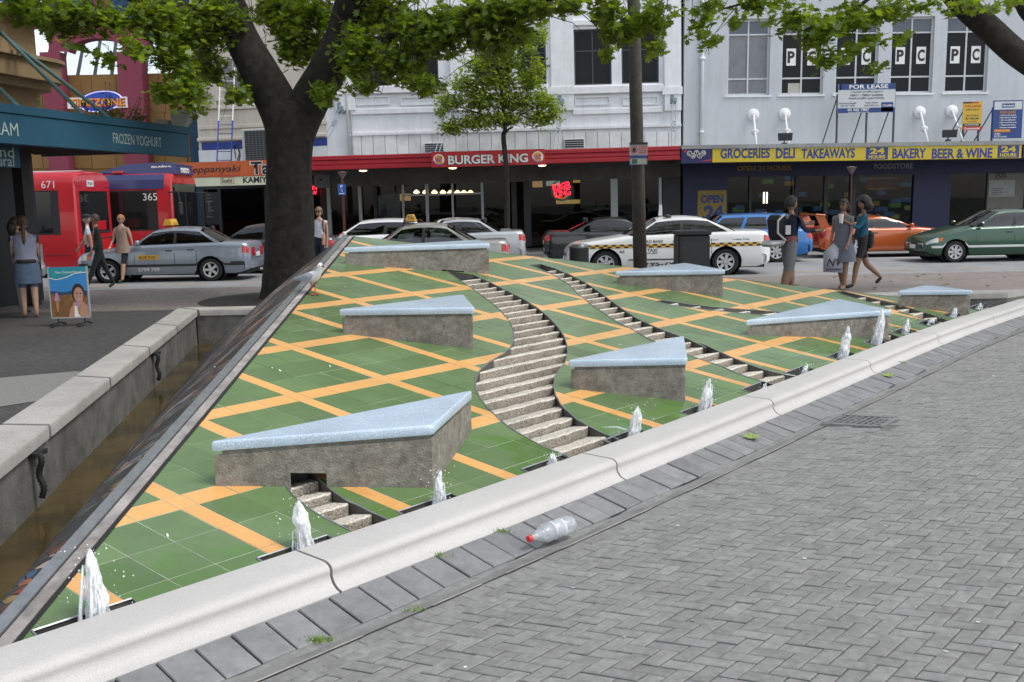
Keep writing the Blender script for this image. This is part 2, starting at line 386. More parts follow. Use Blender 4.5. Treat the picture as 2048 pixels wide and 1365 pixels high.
# nozzle pits along the kerb: jet base pixel, jet top pixel, width
JETS = [((190, 1232), (180, 1100), .075), ((592, 1105), (596, 1002), .06), ((880, 1008), (880, 943), .045), ((1100, 934), (1107, 908), .05), ((1278, 872), (1281, 813), .05), ((1423, 826), (1424, 757), .055), ((1541, 783), (1538, 768), .04), ((1635, 748), (1635, 729), .04),
        ((1725, 722), (1729, 652), .055), ((1790, 694), (1789, 618), .07), ((1850, 673), (1850, 637), .05), ((1902, 655), (1902, 637), .05), ((1947, 638), (1947, 615), .055), ((1990, 621), (1991, 606), .05)]
PITS = []
for (b_, t_, w_) in JETS:
    g = gp(*b_); s_ = ksof(g.x, g.y)
    PITS.append((s_, [tuple(kpt(s_ - .25, -.175)), tuple(kpt(s_ + .17, -.175)), tuple(kpt(s_ + .17, -.012)), tuple(kpt(s_ - .25, -.012))]))
PITP = [p for _, p in PITS]
fountain = thing('fountain', 'sloping tiled fountain with green and yellow tiles inside a low pale kerb', 'fountain', (0, 9, 0))
def FB(mb, name, mat, smooth=False, parent=None, **k):
    o = mb.build(name, mat, None, smooth, **k); o.parent = parent or fountain
    if parent is None: o.matrix_parent_inverse = Matrix.Translation((0, -9, 0))
    return o
ga, gb = .0028, .0034
lines = []; acuts = []; bcuts = []
for n in range(-2, 9):
    acuts += [n - .08, n + .07, n + .07 + .85 / 3, n + .07 + 1.7 / 3]
for n in range(-5, 14):
    bcuts += [n - .13, n + .0, n + .87 / 3, n + 1.74 / 3]
for c in acuts:
    for e in (-ga, ga): lines.append((tuple(XY(c + e, -6)), tuple(XY(c + e, 14))))
for c in bcuts:
    for e in (-gb, gb): lines.append((tuple(XY(-2.5, c + e)), tuple(XY(9, c + e))))
vs_, fs_ = cdt([REG] + CH + PITP, lines)
import bisect
tiles = {}
for f in fs_:
    cx = sum(vs_[i][0] for i in f) / len(f); cy = sum(vs_[i][1] for i in f) / len(f)
    if not inpoly(cx, cy, REG) or any(inpoly(cx, cy, c) for c in CH) or any(inpoly(cx, cy, c) for c in PITP): continue
    ab = AB(cx, cy); ia = bisect.bisect(acuts, ab[0]); ib = bisect.bisect(bcuts, ab[1])
    if min(abs(ab[0] - c) for c in acuts[max(0, ia - 1):ia + 1]) < ga or min(abs(ab[1] - c) for c in bcuts[max(0, ib - 1):ib + 1]) < gb: continue
    tiles.setdefault((ia, ib), []).append(f)
def tile_geo(mb, fl, rnd):
    # one pane of glaze: top faces and a short skirt
    used = sorted({i for f in fl for i in f}); mp = {v: k for k, v in enumerate(used)}; n = len(used)
    dz = rnd.uniform(-.0012, .0012)
    top = [(vs_[i][0], vs_[i][1], pz(*vs_[i]) + dz) for i in used]; bot = [(x, y, z - .009) for x, y, z in top]
    cnt = {}
    for f in fl:
        for a, b in zip(f, f[1:] + f[:1]): cnt[frozenset((a, b))] = cnt.get(frozenset((a, b)), 0) + 1
    fs = [tuple(mp[i] for i in f) for f in fl]
    for e, c in cnt.items():
        if c == 1:
            a, b = tuple(e); fs.append((mp[a], mp[b], n + mp[b], n + mp[a]))
    mb.add(top + bot, fs)
split_ = {}
for k, fl in tiles.items():                       # a tile cut in two by a channel becomes two tiles
    left = list(fl); c_ = 0
    while left:
        grp = [left.pop()]; vsx = set(grp[0]); ch_ = True
        while ch_:
            ch_ = False
            for f in left[:]:
                if len(vsx & set(f)) >= 2: grp.append(f); vsx |= set(f); left.remove(f); ch_ = True
        split_[(*k, c_)] = grp; c_ += 1
tiles = split_
info = []
for k, fl in tiles.items():
    ar = 0
    for f in fl:
        q = [proj((vs_[i][0], vs_[i][1], pz(*vs_[i]))) for i in f]
        for i in range(1, len(q) - 1): ar += abs((q[i][0] - q[0][0]) * (q[i + 1][1] - q[0][1]) - (q[i + 1][0] - q[0][0]) * (q[i][1] - q[0][1])) / 2
    ok = True
    info.append((ar, k))
info.sort(reverse=True)
rnd = random.Random(3); far = MB()
for r, (ar, (ia, ib, ic_)) in enumerate(info):
    yellow = (ia % 4 == 1) or (ib % 4 == 1)
    if r < 300:
        mb = MB(); tile_geo(mb, tiles[(ia, ib, ic_)], rnd)
        FB(mb, 'yellow_tile' if yellow else 'green_tile', m_yel if yellow else m_green)
    else:
        far.m = 1 if yellow else 0; tile_geo(far, tiles[(ia, ib, ic_)], rnd)
FB(far, 'far_tiles', [m_green, m_yel], kind='stuff')
# bedding under the tiles, with the channels and pits cut out
v2, f2 = cdt([REG] + CH + PITP); keep = []
for f in f2:
    cx = sum(v2[i][0] for i in f) / len(f); cy = sum(v2[i][1] for i in f) / len(f)
    if inpoly(cx, cy, REG) and not any(inpoly(cx, cy, c) for c in CH + PITP): keep.append(f)
FB(MB().add([(x, y, pz(x, y) - .0016) for x, y in v2], keep), 'mortar_bed', m_grout)
# channels: floor, side walls and thin rim
for (l, r), poly in zip(STAIRS, CH):
    mb = MB(); n = len(poly)
    v3, f3 = cdt([poly]); k3 = [f for f in f3 if inpoly(sum(v3[i][0] for i in f) / len(f), sum(v3[i][1] for i in f) / len(f), poly)]
    mb.add([(x, y, pz(x, y) - .17) for x, y in v3], k3)
    for side in (l, r):
        mb.grid([[(x, y, pz(x, y) + .004) for x, y in side], [(x, y, pz(x, y) - .17) for x, y in side]])
    mb.add([(x, y, pz(x, y) + dz) for dz in (.003, -.17) for x, y in (l[0], r[0])], [(0, 1, 3, 2)])
    FB(mb, 'step_channel', m_chan)
    mb = MB()
    for side in (l, r): mb.tube([(x, y, pz(x, y) + .002) for x, y in side], .005, 5)
    FB(mb, 'channel_rim', m_steel)
# steps, level slabs of exposed aggregate laid across each channel
def interp(pts, a):
    for p, q in zip(pts, pts[1:]):
        lo, hi = (p, q) if p[0] < q[0] else (q, p)
        if lo[0] <= a <= hi[0]: return lo[1] + (hi[1] - lo[1]) * ((a - lo[0]) / (hi[0] - lo[0] + 1e-9))
    e = min(pts, key=lambda p: abs(p[0] - a)); return e[1]
for ci, ((l, r), pitch) in enumerate(zip(STAIRS, (.178, .178, .2, .2, .165))):
    la = [tuple(AB(*p)) for p in l]; ra = [tuple(AB(*p)) for p in r]
    a0 = max(min(p[0] for p in la), min(p[0] for p in ra)) - (.06 if ci != 2 else 0); a1 = min(max(p[0] for p in la), max(p[0] for p in ra)) + .05
    n = int((a1 - a0) / pitch)
    for i in range(n):
        s0 = a0 + i * pitch; s1 = s0 + pitch * .90
        R_ = random.Random(ci * 100 + i)
        K = 12; lo = []; hi = []
        bl0, br0 = interp(la, s0), interp(ra, s0); bl1, br1 = interp(la, s1), interp(ra, s1)
        if abs(br0 - bl0) < .02: continue
        zt = pz(*XY((s0 + s1) / 2, (bl0 + br0) / 2)) - .035 + R_.uniform(-.006, .006)
        rows = [[], [], [], [], []]
        for j in range(K + 1):
            t = j / K; j0 = R_.uniform(-.007, .007); j1 = R_.uniform(-.007, .007); e = .006 / max(.1, abs(br0 - bl0))
            tt = min(max(t, e), 1 - e)
            pa = XY(s0 + j0, bl0 + (br0 - bl0) * tt); pb = XY(s1 + j1, bl1 + (br1 - bl1) * tt)
            pc = pa.lerp(pb, .06)
            zz = zt + R_.uniform(-.0025, .0025)
            rows[0].append((pa.x, pa.y, zt - .11)); rows[1].append((pa.x, pa.y, zz + .004)); rows[2].append((pc.x, pc.y, zz + .013)); rows[3].append((pb.x, pb.y, zt - .014 + R_.uniform(-.003, .003))); rows[4].append((pb.x, pb.y, zt - .11))
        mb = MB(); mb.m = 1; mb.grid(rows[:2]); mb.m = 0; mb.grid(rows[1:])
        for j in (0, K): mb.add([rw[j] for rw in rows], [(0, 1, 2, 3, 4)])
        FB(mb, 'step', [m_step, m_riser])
# pits
m_water = None
for s_, poly in PITS:
    mb = MB(); zb = min(pz(*p) for p in poly) - .13
    mb.add([(x, y, zb) for x, y in poly], [(0, 1, 2, 3)])
    for i in range(4):
        a, b = poly[i], poly[(i + 1) % 4]
        mb.add([(*a, pz(*a) + .003), (*b, pz(*b) + .003), (*b, zb), (*a, zb)], [(0, 1, 2, 3)])
    FB(mb, 'nozzle_pit', m_chan)
    mb = MB(); mb.tube([(*p, pz(*p) + .002) for p in poly] + [(*poly[0], pz(*poly[0]) + .002)], .006, 5); FB(mb, 'pit_rim', m_steel)
# ---------------------------------------------------------------- kerb stones with a coved front
PROF = [(-.0, -.05), (0., .155), (.012, .17), (.225, .170), (.250, .166), (.270, .156), (.280, .142), (.2815, .130), (.279, .120), (.280, .106), (.286, .090), (.300, .072), (.320, .058), (.345, .05), (.345, -.12)]
j0 = ksof(-1.10, 4.415); js = [j0 + 2.25 * k for k in range(-1, 6)]
cuts = [0] + [j for j in js if 0 < j < KL - .2] + [KL - .05]
for a, b in zip(cuts, cuts[1:]):
    n = max(2, int((b - a) / .18)); rows = []
    for i in range(n + 1):
        s_ = a + .007 + (b - a - .014) * i / n
        rows.append([(*kpt(s_, d), z) for d, z in PROF])
    mb = MB().grid(rows); mb.add(rows[0], [tuple(range(len(PROF)))]); mb.add(rows[-1], [tuple(range(len(PROF)))])
    FB(mb, 'kerb_stone', m_kerb, 35)
mb = MB()
mb.grid([[(*kpt(KL * i / 60, .02), .145) for i in range(61)], [(*kpt(KL * i / 60, .255), .145) for i in range(61)], [(*kpt(KL * i / 60, .262), .06) for i in range(61)], [(*kpt(KL * i / 60, .335), .03) for i in range(61)]])
FB(mb, 'kerb_core', m_seal)
# ---------------------------------------------------------------- left rim, mosaic face
ys = [3.0 + i * .2 for i in range(54)] + [13.66]
ys = [y for y in ys if y <= 13.66]
def strip(name, d0, d1, dz, mat, th=.05):
    rows = [[(EDGE(y) - d0, y, pz(EDGE(y), y) - th) for y in ys], [(EDGE(y) - d0, y, pz(EDGE(y), y) + dz) for y in ys], [(EDGE(y) - d1, y, pz(EDGE(y), y) + dz) for y in ys], [(EDGE(y) - d1, y, pz(EDGE(y), y) - th) for y in ys]]
    FB(MB().grid(rows), name, mat)
strip('sealant_line', -.012, .012, .003, m_seal)
strip('rim_strip', .012, .075, .008, m_rim)
strip('sealant_line', .075, .084, .004, m_seal)
strip('steel_flashing', .084, .15, .016, m_steel)
def mosaic():
    mt, t, b = nmat('mosaic'); N = t.nodes.new; L = t.links.new
    tc = N('ShaderNodeUVMap'); tc.uv_map = 'uv'
    def vor(sc, stretch):
        mp = N('ShaderNodeMapping'); mp.inputs['Scale'].default_value = stretch; L(tc.outputs[0], mp.inputs[0])
        ns = N('ShaderNodeTexNoise'); ns.inputs['Scale'].default_value = 3; L(mp.outputs[0], ns.inputs['Vector'])
        ad = N('ShaderNodeVectorMath'); ad.operation = 'MULTIPLY_ADD'; ad.inputs[1].default_value = (.25, .25, 0); L(ns.outputs['Color'], ad.inputs[0]); L(mp.outputs[0], ad.inputs[2])
        v = N('ShaderNodeTexVoronoi'); v.inputs['Scale'].default_value = sc; L(ad.outputs[0], v.inputs['Vector']); return v, mp
    v, mp = vor(15, (1.0, .30, 1)); sx = N('ShaderNodeSeparateColor'); L(v.outputs['Color'], sx.inputs[0])
    r = N('ShaderNodeValToRGB'); r.color_ramp.interpolation = 'CONSTANT'; e = r.color_ramp.elements
    cols = [(.05, .05, .048), (.09, .09, .08), (.36, .14, .06), (.13, .12, .11), (.46, .41, .32), (.07, .12, .21), (.04, .04, .04), (.26, .07, .045), (.36, .35, .32), (.07, .16, .13), (.44, .28, .11), (.22, .21, .19)]
    e[0].position = 0; e[0].color = (*cols[0], 1); e[1].position = 1 / 12; e[1].color = (*cols[1], 1)
    for i in range(2, 12): x = e.new(i / 12); x.color = (*cols[i], 1)
    L(sx.outputs[0], r.inputs[0])
    v2, _ = vor(15, (1.0, .30, 1)); v2.feature = 'DISTANCE_TO_EDGE'
    r2 = N('ShaderNodeValToRGB'); r2.color_ramp.elements[0].position = .02; r2.color_ramp.elements[1].position = .07
    L(v2.outputs['Distance'], r2.inputs[0])
    mx = N('ShaderNodeMixRGB'); mx.inputs[1].default_value = (.02, .02, .02, 1); L(r2.outputs[0], mx.inputs[0]); L(r.outputs[0], mx.inputs[2])
    nz = N('ShaderNodeTexNoise'); nz.inputs['Scale'].default_value = 1.3; nz.inputs['Detail'].default_value = 4; L(tc.outputs[0], nz.inputs['Vector'])
    r3 = N('ShaderNodeValToRGB'); r3.color_ramp.elements[0].position = .44; r3.color_ramp.elements[1].position = .60; L(nz.outputs['Fac'], r3.inputs[0])
    mx2 = N('ShaderNodeMixRGB'); mx2.inputs[1].default_value = (.045, .045, .042, 1); L(r3.outputs[0], mx2.inputs[0]); L(mx.outputs[0], mx2.inputs[2])
    L(mx2.outputs[0], b.inputs['Base Color']); b.inputs['Roughness'].default_value = .45
    bp = N('ShaderNodeBump'); bp.inputs['Strength'].default_value = .6; bp.inputs['Distance'].default_value = .01
    L(r2.outputs[0], bp.inputs['Height']); L(bp.outputs[0], b.inputs['Normal']); return mt
m_mos = mosaic()
def mface(name, top, bot, wob=.02):
    rows = []; K = 14
    R_ = random.Random(5)
    for k in range(K + 1):
        t = k / K; rows.append([tuple(Vector(a).lerp(Vector(b), t) + Vector((0, 0, .0)) + Vector((0, 0, 1)) * (math.sin(t * math.pi) * .05)) for a, b in zip(top, bot)])
    mb = MB().grid(rows); o = FB(mb, name, m_mos, True)
    uv = o.data.uv_layers.new(name='uv'); n = len(top)
    S = [0]
    for a, b in zip(top, top[1:]): S.append(S[-1] + (Vector(b) - Vector(a)).length)
    for poly in o.data.polygons:
        for li in poly.loop_indices:
            vi = o.data.loops[li].vertex_index; k, j = divmod(vi, n)
            uv.data[li].uv = (S[j], (Vector(top[j]) - Vector(bot[j])).length * k / K)
top = []; bot = []
for y in ys:
    top.append((EDGE(y) - .15, y, pz(EDGE(y), y) + .012))
    t = (y - 3.0) / 10.66
    yb = 3.4 + t * 10.9; bot.append((min(EDGE(y) - .16, -2.43 - .182 * (yb - 3.4)) if yb < 14.0 else -4.38, min(yb, 14.02), -.24))
mface('mosaic_face', top, bot)
# back of the mound
top = [(x, 13.66, pz(x, 13.66) + .002) for x in [EDGE(13.66) - .15 + i * .25 for i in range(38)] if x < 6.9]
bot = [(x, 13.95, -.24) for x, _, _ in top]
mface('mosaic_face', top, bot)
FB(MB().add([(EDGE(13.66) - .15, 13.66, pz(EDGE(13.66), 13.66)), (-4.38, 14.02, -.24), (EDGE(13.66) - .15, 13.95, -.24)], [(0, 1, 2)]), 'mound_corner', m_wall)
# ---------------------------------------------------------------- basin walls, coping stones, water
WIN = lambda y: -2.62 - .1786 * (y - 3.1)          # inner face of the left wall
def wall_run(pts_in, pts_out, n_in, L, name):
    """coping stones of length ~L with open joints over a wall"""
    a0, a1 = Vector(pts_in[0]), Vector(pts_in[1]); b0, b1 = Vector(pts_out[0]), Vector(pts_out[1])
    n = max(1, round((a1 - a0).length / L)); din = (a0 - b0).normalized()
    for i in range(n):
        t0 = i / n + .004 / L; t1 = (i + 1) / n - .004 / L
        q = [a0.lerp(a1, t0), a0.lerp(a1, t1), b0.lerp(b1, t1), b0.lerp(b1, t0)]
        mb = MB(); pr = [(0, .21), (0, .275), (.006, .292), (.02, .3), (.98, .3), (1, .285), (1, .21)]
        rows = [[(*(q[0].lerp(q[3], s)), z) for s, z in pr], [(*(q[1].lerp(q[2], s)), z) for s, z in pr]]
        mb.grid(rows, True); mb.add(rows[0], [tuple(range(7))]); mb.add(rows[1], [tuple(range(7))])
        FB(mb, 'coping_stone', m_coping, 30)
    mb = MB(); mb.prism([tuple(a0 - din * .03), tuple(a1 - din * .03), tuple(b1 + din * .02), tuple(b0 + din * .02)], -.5, .2095); FB(mb, name, m_wall)
wall_run([(WIN(2.95), 2.95), (WIN(14.25), 14.25)], [(WIN(2.95) - .36, 2.85), (WIN(14.25) - .4, 14.62)], None, 1.85, 'basin_wall')
wall_run([(WIN(14.25) + .006, 14.25), (7.42, 14.44)], [(WIN(14.25) - .39, 14.625), (7.9, 14.82)], None, 1.9, 'basin_wall')
def water_mat():
    mt, t, b = nmat('murky_water'); N = t.nodes.new; L = t.links.new
    geo = N('ShaderNodeNewGeometry'); n = N('ShaderNodeTexNoise'); n.inputs['Scale'].default_value = 1.6; n.inputs['Detail'].default_value = 5; L(geo.outputs['Position'], n.inputs['Vector'])
    r = N('ShaderNodeValToRGB'); e = r.color_ramp.elements; e[0].position = .35; e[0].color = (.030, .022, .010, 1); e[1].position = .65; e[1].color = (.085, .060, .022, 1)
    L(n.outputs['Fac'], r.inputs[0]); L(r.outputs[0], b.inputs['Base Color']); b.inputs['Roughness'].default_value = .04; b.inputs['IOR'].default_value = 1.33
    n2 = N('ShaderNodeTexNoise'); n2.inputs['Scale'].default_value = 9; L(geo.outputs['Position'], n2.inputs['Vector'])
    bp = N('ShaderNodeBump'); bp.inputs['Strength'].default_value = .12; bp.inputs['Distance'].default_value = .02; L(n2.outputs['Fac'], bp.inputs['Height']); L(bp.outputs[0], b.inputs['Normal']); return mt
m_water = water_mat()
MB().add([(-2.2, 2.7, -.2), (WIN(2.9) - .1, 2.9, -.2), (WIN(14.25) - .1, 14.5, -.2), (7.4, 14.6, -.2), (7.4, 13.7, -.2), (-2.0, 13.7, -.2)], [(0, 1, 2, 3, 4, 5)]).build('basin_water', m_water, kind='structure')
# corrugated hoses hanging on the inner wall face
for (u, v0, v1) in ((75, 905, 963), (304, 706, 745)):
    top_ = gz(u, v0, .2); x = WIN(top_.y) + .03
    t = thing('hose', 'black corrugated hose on the basin wall ' + ('across from the large seat' if u == 75 else 'near the far basin corner'), 'hose', (x, top_.y, -.2), group='hoses on the basin wall')
    mb = MB(); K = 26; pts = []; rr = []
    for i in range(K):
        z = .39 - .30 * i / (K - 1); pts.append((.0 + .012 * math.sin(i * .4), .0, z)); rr.append(.023 if i % 2 else .018)
    mb.tube(pts, rr, 10); mb.build('corrugated_pipe', m_black, t, True)
    mb = MB(); mb.box((-.02, .03, .385), (.05, .16, .03)); mb.build('bracket', m_black, t)
# ---------------------------------------------------------------- wedge seats
def seat(L_, F_, Bt, Lt, Ft, label, notch=None, zt=None, Bxy=None):
    l = gp(*L_); f = gp(*F_)
    zl = gY(Lt[0], Lt[1], l.y).z; zf = gY(Ft[0], Ft[1], f.y).z
    z = zt if zt else (zl + zf) / 2
    b = Vector((*Bxy, z)) if Bxy else gz(*Bt, z)
    P = [Vector((p.x, p.y)) for p in (l, f, b)]
    c = (P[0] + P[1] + P[2]) / 3
    t = thing('wedge_seat', label, 'seat', (c.x, c.y, pz(c.x, c.y)), group='triangular seats on the tiled slope')
    Q = [p - c for p in P]; zo = pz(c.x, c.y)
    def zr(x, y): return pz(x + c.x, y + c.y) - zo - .02
    ztop = z - zo; body_top = ztop - .082
    def off(Q, d):
        out = []
        n = len(Q)
        for i in range(n):
            a, b_, c_ = Q[i - 1], Q[i], Q[(i + 1) % n]
            e1 = (b_ - a).normalized(); e2 = (c_ - b_).normalized(); s = 1 if (e1.x * e2.y - e1.y * e2.x) > 0 else -1
            n1 = Vector((e1.y, -e1.x)) * s; n2 = Vector((e2.y, -e2.x)) * s
            k = (n1 + n2).normalized(); m_ = min(1.5, 1 / max(.25, k.dot(n1))); out.append(b_ + k * d * m_)
        return out
    def rnd3(Q, r, n=4):
        """triangle with rounded corners"""
        out = []
        for i in range(3):
            a, b_, c_ = Q[i - 1], Q[i], Q[(i + 1) % 3]
            u = (a - b_).normalized(); w_ = (c_ - b_).normalized(); p0_ = b_ + u * r; p2_ = b_ + w_ * r
            for k in range(n + 1):
                s = k / n; out.append(p0_ * (1 - s) ** 2 + b_ * 2 * s * (1 - s) + p2_ * s * s)
        return out
    # body: walls of rough concrete, with an opening where a flight of steps runs out
    mb = MB(); B = off(Q, -.008)
    R = rnd3(B, .03, 2)
    if notch is None:
        mb.add([(p.x, p.y, zr(p.x, p.y)) for p in R] + [(p.x, p.y, body_top) for p in R], [(i, (i + 1) % len(R), len(R) + (i + 1) % len(R), len(R) + i) for i in range(len(R))] + [tuple(range(len(R), 2 * len(R)))])
    else:
        t0, t1, h = notch; e = B[1] - B[0]; a, b_ = B[0] + e * t0, B[0] + e * t1
        front = [(*B[0], zr(*B[0])), (*a, zr(*a)), (*a, zr(*a) + h), (*b_, zr(*b_) + h), (*b_, zr(*b_)), (*B[1], zr(*B[1])), (*B[1], body_top), (*B[0], body_top)]
        mb.add(front, [tuple(range(8))])
        for i, j in ((1, 2), (2, 0)):
            mb.add([(*B[i], zr(*B[i])), (*B[j], zr(*B[j])), (*B[j], body_top), (*B[i], body_top)], [(0, 1, 2, 3)])
        nn = Vector((-e.y, e.x)).normalized() * .45
        a2, b2 = a + nn, b_ + nn
        mb.add([(*a, zr(*a) - .2), (*a, zr(*a) + h), (*b_, zr(*b_) + h), (*b_, zr(*b_) - .2), (*a2, zr(*a) - .2), (*a2, zr(*a) + h), (*b2, zr(*b_) + h), (*b2, zr(*b_) - .2)], [(0, 1, 5, 4), (1, 2, 6, 5), (2, 3, 7, 6), (4, 5, 6, 7)])
        mb.add([(*p, body_top) for p in B], [(0, 1, 2)])
    mb.build('seat_base', m_body, t)
    mb = MB(); G = off(Q, -.03); mb.prism([tuple(p) for p in rnd3(G, .03, 2)], body_top - .01, ztop - .055); mb.build('shadow_gap', m_body, t)
    mb = MB(); rows = []
    for d, zz in ((-.015, ztop - .058), (.002, ztop - .057), (.006, ztop - .050), (.007, ztop - .014), (.004, ztop - .005), (-.002, ztop - .001), (-.010, ztop)):
        rows.append([(p.x, p.y, zz) for p in rnd3(off(Q, d), .03, 5)])
    mb.grid(rows, True); mb.add(rows[-1], [tuple(range(len(rows[-1])))]); mb.add(rows[0], [tuple(range(len(rows[0])))])
    mb.build('seat_cap', m_cap, t, 40)
    return t
seat((427, 973), (868, 977), (943, 781), (430, 884), (866, 850), 'large pale blue topped wedge seat straddling the short flight of steps beside the kerb', notch=(.335, .50, .10))
seat((680, 667), (950, 700), (926, 589), (681, 620), (948, 614), 'pale blue topped wedge seat left of the wide winding steps, between two other seats')
seat((689, 529), (980, 549), None, (691, 497), (979, 486), 'longest wedge seat at the head of the winding steps near the peak of the slope', Bxy=(-.42, 13.35), notch=(.66, .82, .035))
seat((1137, 778), (1373, 804), (1367, 672), (1139, 723), (1373, 714), 'pale blue topped wedge seat standing between the two winding flights of steps')
seat((1492, 672), (1781, 677), (1678, 598), (1493, 642), (1792, 619), 'wedge seat with a wet dark end behind the tall water jets')
seat((1231, 568), (1449, 594), (1371, 526), (1232, 543), (1449, 540), 'wedge seat high on the slope in front of the white taxi')
seat((1795, 611), (1943, 631), (1852, 570), (1797, 584), (1944, 579), 'small wedge seat at the low end of the slope by the back wall')
# ---------------------------------------------------------------- water jets
def jet_mat():
    mt, t, b = nmat('frothy_water'); N = t.nodes.new; L = t.links.new
    b.inputs['Base Color'].default_value = (.93, .95, .96, 1); b.inputs['Roughness'].default_value = .35; b.inputs['IOR'].default_value = 1.33
    b.inputs['Subsurface Weight'].default_value = .3; b.inputs['Subsurface Radius'].default_value = (.05, .05, .05)
    geo = N('ShaderNodeNewGeometry'); mp = N('ShaderNodeMapping'); mp.inputs['Scale'].default_value = (1, 1, .3); L(geo.outputs['Position'], mp.inputs[0]); n = N('ShaderNodeTexNoise'); n.inputs['Scale'].default_value = 75; n.inputs['Detail'].default_value = 3; L(mp.outputs[0], n.inputs['Vector'])
    r = N('ShaderNodeValToRGB'); r.color_ramp.elements[0].position = .4; r.color_ramp.elements[1].position = .62; L(n.outputs['Fac'], r.inputs[0])
    mr = N('ShaderNodeMapRange'); mr.inputs[3].default_value = .45; mr.inputs[4].default_value = .92; L(r.outputs[0], mr.inputs[0]); L(mr.outputs[0], b.inputs['Alpha'])
    bp = N('ShaderNodeBump'); bp.inputs['Strength'].default_value = .35; bp.inputs['Distance'].default_value = .01; L(n.outputs['Fac'], bp.inputs['Height']); L(bp.outputs[0], b.inputs['Normal']); return mt
m_jet = jet_mat()
JL = ['tall frothing water jet by the lowest corner of the slope', 'pointed water jet beside the short flight of steps under the large seat', 'water jet rising at the corner of the large seat',
      'low splashing water jet below the wide winding steps', 'water jet throwing a thin side spray beside the wide winding steps', 'ragged water jet beside the seat between the two flights']
from mathutils import noise as mnoise
for i, ((b_, t_, w_), (s_, poly)) in enumerate(zip(JETS, PITS)):
    base = gp(*b_); ss = ksof(base.x, base.y); q = kpt(ss, -.12); zb = min(pz(*p) for p in poly) - .06
    zt = gY(t_[0], t_[1], q.y).z; h = max(.06, zt - zb); dx = gY(t_[0], t_[1], q.y).x - q.x; dx = max(-.06, min(.06, dx))
    lab = JL[i] if i < len(JL) else ('stub of water bubbling in its pit below the narrow steps' if i in (6, 7) else 'white water jet in the row beyond the narrow steps')
    o = thing('water_jet', lab, 'water jet', (q.x, q.y, zb), group='water jets along the kerb')
    R_ = random.Random(i); mb = MB(); rows = []; K = 44; n = 24
    for k in range(K + 1):
        t = k / K; sh_ = (i * 37 % 10) / 10; env = ((1 - t ** (3 + 3 * sh_)) ** .5 * (1.0 - .35 * t) + .35 * max(0, .25 - t) * 4 * sh_ + .25 * math.exp(-((t - .55 - .2 * sh_) / .12) ** 2) * (sh_ > .4)) if t < 1 else 0; row = []
        cx = dx * t + .012 * mnoise.noise((t * 3, i * 7.1, 0)); cy = .012 * mnoise.noise((t * 3, i * 3.3, 5))
        for j in range(n):
            an = 2 * math.pi * j / n
            nn = mnoise.noise((math.cos(an) * 1.3, math.sin(an) * 1.3, t * 4 + i * 9)) * .42 + mnoise.noise((math.cos(an) * 4, math.sin(an) * 4, t * 9 + i)) * .26
            rr = w_ * .84 * env * (.8 + nn); rr = max(rr, .003)
            row.append((cx + rr * math.cos(an), cy + rr * math.sin(an), h * t + .02 * mnoise.noise((an, t * 9, i))))
        rows.append(row)
    mb.grid(rows, True); mb.add(rows[-1], [tuple(range(n))])
    mb.build('water_column', m_jet, o, True)
    mb = MB()
    for k in range(16 if h > .12 else 6):         # separate ropes of water round the core
        an = R_.uniform(0, 6.28); r0 = w_ * R_.uniform(.55, 1.05); hh = h * R_.uniform(.35, .88); pts = []; rr_ = []
        for q_ in range(9):
            t = q_ / 8; rq = r0 * (1.05 - .5 * t ** 1.6) + .006 * mnoise.noise((t * 4, k, i)); pts.append((math.cos(an + .4 * t) * rq + dx * t, math.sin(an + .4 * t) * rq, hh * t)); rr_.append(w_ * (.13 + .10 * mnoise.noise((t * 6, k * 2.3, i))) * (1 - .7 * t))
        mb.tube(pts, rr_, 6)
    mb.build('water_strands', m_jet, o, True, kind='stuff')
    mb = MB()
    for k in range(70 if h > .12 else 24):        # droplets
        an = R_.uniform(0, 6.28); rr = abs(R_.gauss(0, .9)) * w_ + .3 * w_; zz = R_.uniform(.15, 1.08) * h
        rad = R_.uniform(.0015, .0048)
        mb.lathe([(0, -rad), (rad * .8, -rad * .4), (rad * .8, rad * .4), (0, rad)], 5, (math.cos(an) * rr + dx * zz / h, math.sin(an) * rr, zz))
    if i == 4: mb.tube([(-.02, 0, h * .42), (-.09, .0, h * .5), (-.2, .0, h * .5)], [.006, .004, .002], 5)
    mb.build('spray', m_jet, o, True, kind='stuff')
# ---------------------------------------------------------------- plaza
HOLE = [(-2.95, 2.42)] + [tuple(p) for p in offs(KERB, .33) if p[1] < 14.8][2:] + [(WIN(14.25) - .36, 14.6), (WIN(2.9) - .34, 2.9)]
m_sand = M('joint_sand', (.13, .125, .118), rough=.95, var=.3, scale=20)
m_brick = M('grey_paver', (.232, .228, .216), rough=.9, var=.22, scale=25, bump=.5, bscale=260, island=.09, stain=.2)
m_slab = M('grey_slab', (.205, .205, .205), rough=.85, var=.14, scale=18, bump=.35, bscale=220, island=.1, stain=.25)
m_gut = M('gutter_concrete', (.19, .19, .18), rough=.9, var=.2, scale=10, bump=.3, stain=.3)
m_pale = M('pale_mortar', (.32, .30, .27), rough=.9, var=.3, scale=14)
ROADY = 21.95
gl = []
for i in range(-16, 33): gl.append(((i * .6, 0.), (i * .6, 15.)))
for i in range(0, 26): gl.append(((-9., i * .6), (19., i * .6)))
OUT = [(-60, -8), (60, -8), (60, ROADY), (-60, ROADY)]
vv, ff = cdt([OUT, HOLE], gl); keep = []
for f in ff:
    cx = sum(vv[i][0] for i in f) / len(f); cy = sum(vv[i][1] for i in f) / len(f)
    if inpoly(cx, cy, OUT) and not inpoly(cx, cy, HOLE): keep.append(f)
